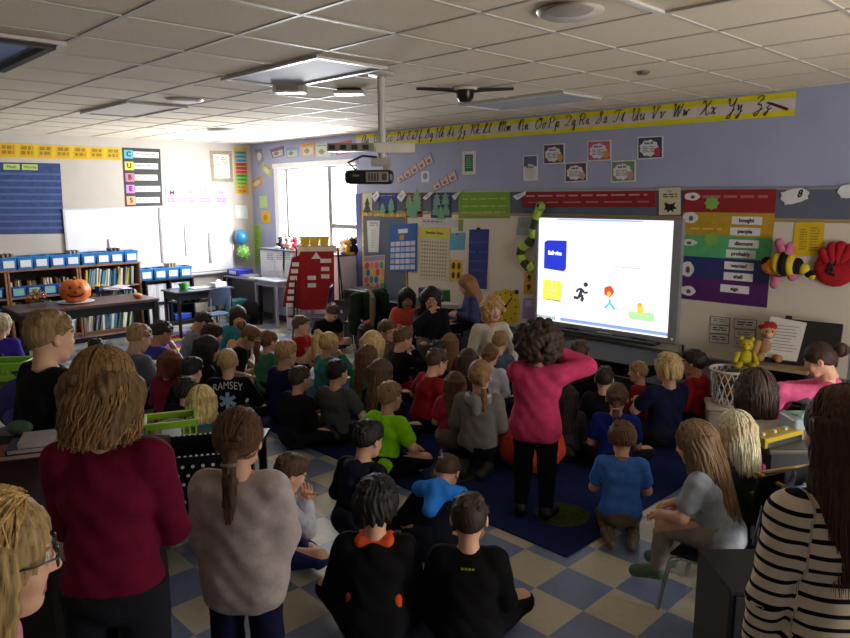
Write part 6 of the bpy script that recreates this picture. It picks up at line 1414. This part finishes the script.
F_ = Field([('e', (0, 0, .20), (.27, .25, .20), .05), ('e', (0, .02, .34), (.19, .17, .19), .08)], .012); F_.wrinkle(.006, 26, 2); F_.cut((0, 0, .012), (0, 0, -1)); v_, q_ = F_.mesh(); link(bpy.data.objects.new('bag', mesh_np('bag', v_, q_, [fabric('#c8452c')])), r)
# ------------------------------------------------------------------ everyone in the room
BL, DB, BR, LB, BLD, RED, BLK = '#c0a070', '#2a1c15', '#4a3020', '#7d5c3a', '#d8c08c', '#6e3a22', '#0f0d0e'
def stripe_mat():
    mt = bpy.data.materials.new('striped_jersey'); mt.use_nodes = True; nt = mt.node_tree; b = nt.nodes['Principled BSDF']; b.inputs['Roughness'].default_value = .9; b.inputs['Specular IOR Level'].default_value = .12
    a = nt.nodes.new('ShaderNodeAttribute'); a.attribute_name = 'along'
    m1 = nt.nodes.new('ShaderNodeMath'); m1.operation = 'MULTIPLY'; m1.inputs[1].default_value = 1/.044; nt.links.new(a.outputs['Fac'], m1.inputs[0])
    m2 = nt.nodes.new('ShaderNodeMath'); m2.operation = 'FRACT'; nt.links.new(m1.outputs[0], m2.inputs[0])
    m3 = nt.nodes.new('ShaderNodeMath'); m3.operation = 'LESS_THAN'; m3.inputs[1].default_value = .30; nt.links.new(m2.outputs[0], m3.inputs[0])
    mx = nt.nodes.new('ShaderNodeMix'); mx.data_type = 'RGBA'; nt.links.new(m3.outputs[0], mx.inputs[0]); mx.inputs[6].default_value = lin('#d9cbb4'); mx.inputs[7].default_value = lin('#141216')
    nz = nt.nodes.new('ShaderNodeTexNoise'); nz.inputs['Scale'].default_value = 220; bp = nt.nodes.new('ShaderNodeBump'); bp.inputs['Strength'].default_value = .3; bp.inputs['Distance'].default_value = .003
    nt.links.new(nz.outputs['Fac'], bp.inputs['Height']); nt.links.new(bp.outputs['Normal'], b.inputs['Normal']); nt.links.new(mx.outputs[2], b.inputs['Base Color'])
    return mt
A_ = dict(kind='adult', group=None)
# grown ups and the standing ones
w1 = person('woman in a maroon sweater with wavy blond hair standing with arms crossed', 104, 388, 78, 'stand', 22, hair=('wavy', '#6f5532'), shirt=('#6e1230', 'long'), arms='crossed', hint=(1., -.15, -.6), lean=4, hp=8, hem=-.07, vox=.008, **A_)
w2 = person('woman with dark glasses and streaked blond hair cut by the photo corner', -6, 560, 135, 'stand', 92, hair=('half', '#9a8050'), shirt=('#c98a9a', 'long'), arms='side', hp=6, glasses='#17151a', vox=.009, **A_)
def drape(P0, sp, tor, rs, A):
    q = []
    for n, s in (('L', -1), ('R', 1)):
        sj, el, w = A[n]
        for t in (.2, .5, .8, 1.):
            p = sj+(el-sj)*t+vec(0, 0, 0); q.append(('c', p, p*vec(.60, .8, 1)+vec(0, 0, -.20-.05*t), .036*rs, .036*rs, .06))
        q.append(('c', el, el+(w-el)*.35, .052*rs, .056*rs, .03))
    return q
w3 = person('girl in a loose pale grey draped top with a low ponytail, standing', 239, 440, 66, 'stand', 18, hair=('lowpony', '#4a3222', '#8a7a6a'), shirt=('#b5aaa6', 'mid'), pants='#181a3a', arms=((-.08, .16, .03), (.09, .17, .04)), hint=(.35, -.5, -.6), lean=3, hp=6, hem=.11, loose=.006, extra={'shirt': drape}, vox=.008, group=None)
b4 = person('tall boy in black standing behind the counter, looking to the screen', 50, 337, 57, 'stand', 62, hair=('crew', '#8a6f4a'), shirt=('#101013', 'long'), arms='side', hp=6, vox=.0095, group=None)
w58 = person('woman in a black and cream striped top with long brown hair', 842, 432, 88, 'stand', -36, hy=-24, hair=('half+xl', '#3a2418'), shirt=('#cccccc', 'long'), arms='hang', hp=4, lean=2, stripes=True, shirt_mat=stripe_mat(), vox=.0085, hem=.05, **A_)
w57 = person('woman in a pink and grey raglan top with hair in a bun', 820, 360, 36, 'chair', -85, seat=.27, hair=('bun', '#3a261a', '#2a1a14'), shirt=('#5c5a5e', 'short'), arms=((-.16, .36, .20), (.12, .36, .12)), hint=(.3, .1, .9), hp=22, lean=10, **A_)
child_mesh(w57, 'raglan_sleeves', [('c', w57['A'][n][0]+vec(0, 0, .01), w57['A'][n][1], .075, .062, .03) for n in 'LR']+[('c', w57['A'][n][1], w57['A'][n][1]+(w57['A'][n][2]-w57['A'][n][1])*.45, .062, .050, .03) for n in 'LR']+[('c', w57['A']['L'][0]+vec(0, 0, .02), w57['A']['R'][0]+vec(0, 0, .02), .072, .072, .03)], fabric('#ea6a9c'))
t36 = person('teacher with curly blond hair in a cream sweater bending to the children', 493, 309, 28, 'chair', 158, seat=.12, S=1.02, hair=('permed', '#b08a52'), shirt=('#cfc8b6', 'long'), pants='#5a5f66', arms=((-.13, .34, .06), (.13, .34, .06)), hp=6, lean=16, vox=.010, **A_)
w17 = person('dark haired woman in a teal top bending over by the desks', 238, 316, 25, 'up', 172, S=.90, hair=('half', DB), shirt=('#3f8fa0', 'long'), arms='lap', hp=38, lean=18, **A_)
g45 = person('girl with big curly hair in a pink sweatshirt standing among the seated children', 539, 345, 36, 'stand', 12, S=1.03, hair=('afro', '#33221a'), shirt=('#c33c66', 'long'), pants='#0f0f13', arms=((-.02, .15, .40), (.12, .13, .44)), hp=14, lean=4, hem=.05, loose=.010, tone='brown', vox=.009, shoe='#141416', group=None)
# on chairs along the whiteboard
C_ = dict(group='older children sitting on chairs')
person('girl in a coral sweatshirt with dark hair reading, by the black cabinet', 407, 298, 23, 'chair', 172, seat=.34, hair=('half', '#17100e'), shirt=('#d8604e', 'long'), pants='#16161c', arms='read', hp=24, tone='tan', S=1.0, **C_)
person('girl in a black coat with long black hair and hand at her chin', 431, 298, 23, 'chair', 176, seat=.34, hair=('long', '#0f0c0d'), shirt=('#15151c', 'long'), pants='#5a544c', arms='chin', hp=18, glasses='#17171a', tone='tan', S=1.07, **C_)
person('girl in a blue denim jacket facing the other girls from a high seat', 467, 285, 22, 'chair', -98, seat=.50, hair=('long', '#8a6238'), shirt=('#3f4a72', 'long'), pants='#0f0f13', arms='read', hp=18, S=1.0, **C_)
person('boy in black hunched on the floor by the chairs and red chart', 332, 313, 19, 'cross', 150, hair=('crew', '#4a3a2c'), shirt=('#101014', 'short'), arms='lap', hp=40, lean=26)
n22 = person('boy in a red shirt with white lettering watching from the far row', 301, 326, 21, 'up', 118, hair=('crew', '#5a4632'), shirt=('#a11a24', 'short'), pants='#15161c', hp=4, hy=-30, lean=2)
decal(n22, 'lettering', 'NEVER', .075, paper('#cfcbc8'), .21, 'front', .15)
# the crowd on the floor, from the window side to the right
person('child in purple at the photo edge by the black side table', 1, 326, 24, 'chair', 30, seat=.30, hair=('mop', '#c0b090'), shirt=('#3a2f9a', 'long'))
person('small dark haired child behind the tall boy, low in the crowd', 97, 349, 21, 'cross', 40, hair=('crew', '#2c2018'), shirt=('#2c2f38', 'long'))
person('blond boy in a grey hooded jacket with clasped hands', 139, 339, 30, 'cross', 58, hair=('crew', '#9a7c54'), shirt=('#6a7280', 'long'), arms=((-.03, .20, .22), (.03, .20, .23)), hp=22)
person('boy in a royal blue shirt resting chin on hand, left of the crowd', 162, 334, 26, 'cross', 62, hair=('crew', '#2a1d16'), shirt=('#2c3f9e', 'short'), arms='chin', hp=26, lean=16, tone='tan')
person('child with auburn hair in a raspberry jacket', 171, 364, 27, 'cross', 40, hair=('bob', '#6e3826'), shirt=('#8a2244', 'long'), hp=14)
person('child with black hair in a black jacket behind the auburn haired one', 192, 372, 28, 'cross', 35, hair=('short', '#120f10'), shirt=('#131317', 'long'), hp=16, lean=16)
person('child with very dark hair sitting behind the blond bob', 186, 391, 26, 'cross', 20, hair=('mop', '#1c1513'), shirt=('#17171b', 'long'), hp=8)
person('girl with a blond bob in a teal shirt', 202, 404, 34, 'cross', 18, hair=('bob', '#b09a6a'), shirt=('#2f8cae', 'short'), hp=6)
r14 = person('boy with cropped blond hair in a black shirt with white lettering on the back', 228, 363, 29, 'cross', 8, hair=('buzz', '#b09468'), shirt=('#101014', 'long'), hp=4, arms='knees')
decal(r14, 'lettering', 'RAMSEY', .085, paper('#b9bcc4'), .29, 'back', .24, arc=1.6)
star = []
for i in range(3):
    a = i*PI/3; c_, s_ = math.cos(a), math.sin(a); star.append([(x*c_-y*s_, x*s_+y*c_+.0) for x, y in ((-.015, -.07), (.015, -.07), (.015, .07), (-.015, .07))])
for s_ in star: patch(r14, 'star_emblem', [s_], paper('#7fa6c8'), .19, 'back')
patch(r14, 'lower_lettering', [[(-.10+.035*i, 0), (-.075+.035*i, 0), (-.075+.035*i, .022), (-.10+.035*i, .022)] for i in range(6)], paper('#8d9098'), .075, 'back')
person('girl with long dark hair turned sideways in the middle left crowd', 208, 350, 28, 'cross', 80, hair=('half', '#1e1512'), shirt=('#1a1a20', 'long'), hp=10, tone='tan')
person('dark haired child behind the sideways girl', 213, 336, 23, 'cross', 70, hair=('mop', '#2a1c15'), shirt=('#2a3034', 'long'), hp=10)
person('boy in a grey shirt bending down by the striped rug', 203, 323, 22, 'cross', 78, hair=('crew', '#17110e'), shirt=('#6f7480', 'short'), hp=45, lean=22, tone='tan')
person('child in a black tee with bare arms bending far forward', 250, 338, 24, 'cross', 110, S=1.1, hair=('bun', '#7a5636', '#3a2a1c'), shirt=('#121215', 'short'), hp=45, lean=24, arms='knees')
person('girl with a long brown ponytail in a green jacket', 269, 342, 23, 'cross', 55, hair=('pony', '#6a4a30', '#c9a58c'), shirt=('#3f8062', 'long'), hp=4)
person('blond boy in a navy shirt in front of the red shirted one', 286, 355, 28, 'cross', 48, hair=('short', '#a8895a'), shirt=('#151b4a', 'long'), hp=6)
person('girl with a high blond ponytail in a teal jacket', 329, 345, 25, 'cross', 62, hair=('highpony', '#b89a60', '#c9b58c'), shirt=('#2f7a72', 'long'), hp=8, arms='chin')
person('boy in a black shirt before the navy shirted blond', 300, 380, 28, 'cross', 48, hair=('crew', '#3c2c20'), shirt=('#141417', 'long'), hp=4, lean=12)
person('dark haired boy in a dark grey tee sitting upright', 337, 374, 29, 'cross', 30, hair=('crew', '#1e1613'), shirt=('#4c4d52', 'short'), hp=2, hy=14, arms='knees')
person('girl in a green top with long brown hair', 368, 358, 25, 'cross', 40, hair=('long', '#5a3c28'), shirt=('#1f7a40', 'long'), hp=4, hy=16)
person('girl with wavy blond hair and a pale bow', 373, 345, 24, 'cross', 35, S=1.1, hair=('bob', '#c2a470'), shirt=('#b98a8e', 'long'), hp=6)
pg = person('girl wearing a pink hair bow near the black cabinet', 367, 333, 19, 'cross', 120, S=.86, hair=('half', '#3c281c'), shirt=('#3c3a48', 'long'), hp=8)
MB().ell((-.035, -.02, .135), (.04, .022, .03), rot=Matrix.Rotation(.4, 3, 'Y')).ell((.035, -.02, .135), (.04, .022, .03), rot=Matrix.Rotation(-.4, 3, 'Y')).ell((0, -.02, .13), (.015,)*3).build('hair_bow', fabric('#d85a86'), [c for c in pg['body'].children if c.name.startswith('hair')][0], True)
person('brown haired child with glasses behind the bow girls', 387, 332, 20, 'cross', 120, S=1.02, hair=('short', '#5a4028'), shirt=('#7a6a64', 'long'), hp=10, glasses='#1a1718')
person('boy in a black top with glasses and hand at his mouth', 403, 340, 24, 'cross', 60, hair=('short', '#5c4630'), shirt=('#121216', 'long'), pants='#7a1820', hp=14, arms='chin', glasses='#141416')
person('girl with long curly brown hair in dark clothes behind the lime shirt', 382, 374, 29, 'cross', 40, hair=('long', '#5a4430'), shirt=('#201a1c', 'long'), hp=4, hy=12)
person('boy in a neon lime tee with cropped hair', 390, 398, 33, 'cross', 38, hair=('crew', '#8a6f4c'), shirt=('#8fe016', 'short'), pants='#101014', hp=6, lean=14, arms='knees', shoe='#d0d0d0')
person('boy with glasses in a dark red tee sitting sideways', 437, 363, 29, 'cross', 55, S=1.05, hair=('crew', '#4a3626'), shirt=('#8f1a24', 'short'), pants='#121216', hp=18, lean=16, glasses='#141416', arms='knees')
person('dark haired child low behind the red tee boy', 438, 352, 20, 'cross', 60, S=.88, hair=('short', '#1a1412'), shirt=('#15161a', 'long'))
person('girl with long light brown hair in a wine top', 450, 344, 24, 'cross', 20, S=.9, hair=('long', '#7a5634'), shirt=('#5a1c24', 'long'), hp=4)
person('child with dark brown bob before the teacher', 468, 362, 27, 'cross', 10, S=.98, hair=('bob', '#3a261a'), shirt=('#2c2024', 'long'), hp=6)
person('girl with long straight hair in a rose pink top and tiered skirt', 455, 385, 31, 'kneel', 8, S=.86, hair=('long', '#6a4a34'), shirt=('#b52c4e', 'short'), skirt='#7a6a66', hp=2)
h42 = person('girl with light brown hair in a grey hoodie with white hood', 480, 377, 33, 'kneel', 12, S=1.05, hair=('sidepony', '#8a6a44', '#b9a58c'), shirt=('#7a7672', 'long'), pants='#17171b', hp=4)
hood(h42, '#8f8c8a', '#c5c8dc')
person('girl with a brown braid in a white top near the teacher', 490, 356, 26, 'cross', 18, S=.96, hair=('braid', '#6a4a2c', '#c9b08c'), shirt=('#c0c2d0', 'long'), hp=4)
person('small blond child in a slate jacket right under the teacher', 500, 343, 19, 'cross', 20, S=.96, hair=('short', '#8a6e42'), shirt=('#59637a', 'long'), hp=10)
person('dark haired boy in black by the media table', 579, 354, 25, 'cross', 10, S=1.05, hair=('crew', '#4a3624'), shirt=('#101013', 'short'), hp=8, hy=-12)
person('girl with long dark hair in a charcoal top beside the pink sweatshirt', 567, 398, 26, 'cross', 6, hair=('long', '#241914'), shirt=('#3a3d44', 'long'), hp=4)
person('dark haired boy in a black tee right of the media table', 604, 380, 27, 'cross', 0, hair=('crew', '#2a1e18'), shirt=('#131316', 'short'), hp=6)
person('girl with low ponytail in a blue shirt', 617, 399, 31, 'cross', 2, hair=('lowpony', '#5a4030', '#c8a890'), shirt=('#1d2f86', 'short'), hp=4)
person('blond boy in a red and grey raglan turning aside', 638, 373, 27, 'cross', -80, S=.84, hair=('crew', '#9a7850'), shirt=('#8f1c26', 'long'), hp=4, lean=2)
person('blond boy in a navy tee with bare elbow', 668, 370, 28, 'cross', -35, S=1.1, hair=('mop', '#c2a878'), shirt=('#171d3c', 'short'), arms=((-.10, .24, .20), (.08, .24, .22)), hp=2, lean=0)
h52 = person('dark haired boy in a red hoodie by the wall', 694, 364, 27, 'cross', -65, hair=('short', '#1c1412'), shirt=('#8a141e', 'long'), hp=4, tone='tan'); hood(h52, '#96161f')
person('child in a sky blue tee kneeling with hands at the face', 622, 440, 40, 'kneel', -4, hair=('mop', '#5a4026'), shirt=('#3f74c8', 'short'), pants='#6a5f4a', arms=((-.05, .22, .14), (.05, .22, .14)), hp=26, lean=16, shoe='#5a5240', S=.88)
p54 = person('girl with very long light brown hair sitting on the metal legged chair', 695, 444, 44, 'chair', -72, seat=.36, hair=('long+xl', '#705a42'), shirt=('#9aa2ae', 'short'), pants='#8f8780', arms=((-.10, .30, .07), (.06, .28, .09)), hp=16, lean=20, hem=.05, shoe='#4f6a58', S=.95, group=None)
p55 = person('girl with straight platinum hair in a black vest over grey', 735, 432, 40, 'chair', -50, seat=.33, hair=('half', '#cbb692'), shirt=('#2c2e34', 'long'), pants='#121216', hp=6, S=.93, group=None)
person('girl with long dark hair in a hot pink top before the woman in raglan', 755, 393, 38, 'kneel', -30, hair=('bob', '#3a2c28'), shirt=('#c8347a', 'long'), hp=4, S=1.2)
# the near rows
person('boy in white and navy sleeves pressing his palms together', 290, 475, 40, 'cross', 72, hair=('short', '#4a3624'), shirt=('#c9ccdc', 'long'), pants='#2a3566', arms='pray', hp=26, lean=14, shoe='#1a1a1c')
h60 = person('child in a navy hoodie sitting before the lime tee', 368, 441, 40, 'cross', 42, hair=('short', '#15110f'), shirt=('#131521', 'long'), pants='#2a3040', hp=14, lean=16); hood(h60, '#171a30')
h61 = person('child in navy with a bright blue hood bowing forward', 447, 474, 36, 'cross', 18, hair=('crew', '#4a3424'), shirt=('#121726', 'long'), pants='#1a2030', hp=48, lean=42); hood(h61, '#2f86ee', None, 1.65)
c62 = person('dark haired child in black with orange collar in the nearest row', 376, 506, 56, 'cross', 8, hair=('mop', '#1c1412'), shirt=('#0f0f11', 'long'), pants='#14161c', hp=8, lean=12, vox=.009)
child_mesh(c62, 'orange_collar', [('c', c62['N']+vec(-.055, -.035, -.005), c62['N']+vec(.055, -.035, -.005), .030, .030, .02), ('c', c62['N']+vec(-.06, -.03, 0), c62['N']+vec(-.06, .02, .0), .028, .028, .02), ('c', c62['N']+vec(.06, -.03, 0), c62['N']+vec(.06, .02, 0), .028, .028, .02)], fabric('#e0562c'))
child_mesh(c62, 'orange_panel', [('c', c62['P0']+vec(s*.095, -.02, .02), c62['P0']+vec(s*.10, -.02, .13), .024, .022, .02) for s in (-1, 1)], fabric('#d84e28'))
c63 = person('boy in a plain black tee with short brown hair in the nearest row', 469, 520, 54, 'cross', 2, hair=('crew', '#2e2018'), shirt=('#0d0d0f', 'long'), pants='#141418', hp=6, lean=10, arms='lap', vox=.009, shoe='#2c2a2a')
patch(c63, 'collar_mark', [[(-.03+.016*i, 0), (-.018+.016*i, 0), (-.018+.016*i, .010), (-.03+.016*i, .010)] for i in range(4)], paper('#8a8a3c'), .30, 'back')
person('child with pale grey sleeves reaching into the lime basket', 124, 402, 36, 'chair', 62, seat=.30, hair=('half', '#6a4c30'), shirt=('#9b9aa8', 'long'), arms=((-.08, .30, .22), (.10, .33, .20)), hp=20, lean=18, group=None)
# the chairs they sit on
def chair_under(inf, label, col, rzoff=0., seat=.43, group=None):
    b = inf['body']; P = b.matrix_basis @ Vector(inf['P0']); sc_ = inf['S']
    h = (inf['P0'][2]-.075*inf['rs'])*sc_-.012
    return chair((P.x-.0, P.y, 0), b.rotation_euler.z+rzoff, label, col, max(h, .12), 1., group)
bpy.context.view_layer.update()
chair_under(p54, 'black shelled school chair with shiny metal legs in the right foreground', '#121216')
chair_under(p55, 'black school chair under the platinum haired girl', '#131317')
chair_under(w57, 'dark chair under the woman in the raglan top', '#15151a')
chair_under(t36, 'low dark stool chair under the teacher', '#17171c')
for o in list(COL.objects):
    if o.get('category') == 'person' and 'coral' in o['label']: k_ = o
for key, lb_ in (('coral sweatshirt', 'dark chair under the girl in coral'), ('black coat with long', 'dark chair under the girl in the black coat'), ('denim jacket', 'tall dark seat under the girl in denim'), ('photo edge by the black side', 'chair under the child in purple at the photo edge'), ('reaching into', 'small chair under the child reaching into the lime basket')):
    o = [o for o in COL.objects if o.get('category') == 'person' and key in o['label']][0]
    sc_ = o.scale[0]; seat_ = {'coral sweatshirt': .34, 'black coat with long': .34, 'denim jacket': .50}.get(key, .30)
    chair((o.location.x, o.location.y, 0), o.rotation_euler.z, lb_, '#15151a', ((seat_+.07-.075)*sc_-.012)/.8, .8)
# ------------------------------------------------------------------ light: daylight at the window, an added warm light through the unseen right opening, the screen itself
def area(name, loc, rot, sx, sy, power, col):
    l = bpy.data.lights.new(name, 'AREA'); l.shape = 'RECTANGLE'; l.size = sx; l.size_y = sy; l.energy = power; l.color = col
    o = bpy.data.objects.new(name, l); o.location = loc; o.rotation_euler = rot; COL.objects.link(o); return o
area('daylight', ((WX0+WX1)/2, FY+.32, (WZ0+WZ1)/2+.1), (math.radians(-90), 0, 0), 2.6, 1.7, 690, (.93, .96, 1.0))
area('added_warm_light', (BX1+.35, 4.1, 1.25), (0, math.radians(112), 0), 2.0, 1.5, 150, (1.0, .88, .74))  # added unseen lamp, tilted up to warm the ceiling and front wall
w = bpy.data.worlds.new('sky'); scn.world = w; w.use_nodes = True
bg = w.node_tree.nodes['Background']; bg.inputs[0].default_value = (.80, .88, 1.0, 1); bg.inputs[1].default_value = 4.0
scn.view_settings.view_transform = 'Standard'; scn.view_settings.look = 'None'; scn.view_settings.gamma = 1; scn.view_settings.use_curve_mapping = False
scn.view_settings.exposure = 0.0

if __import__('os').environ.get('DBG'): print(*PEOPLE, sep='\n')
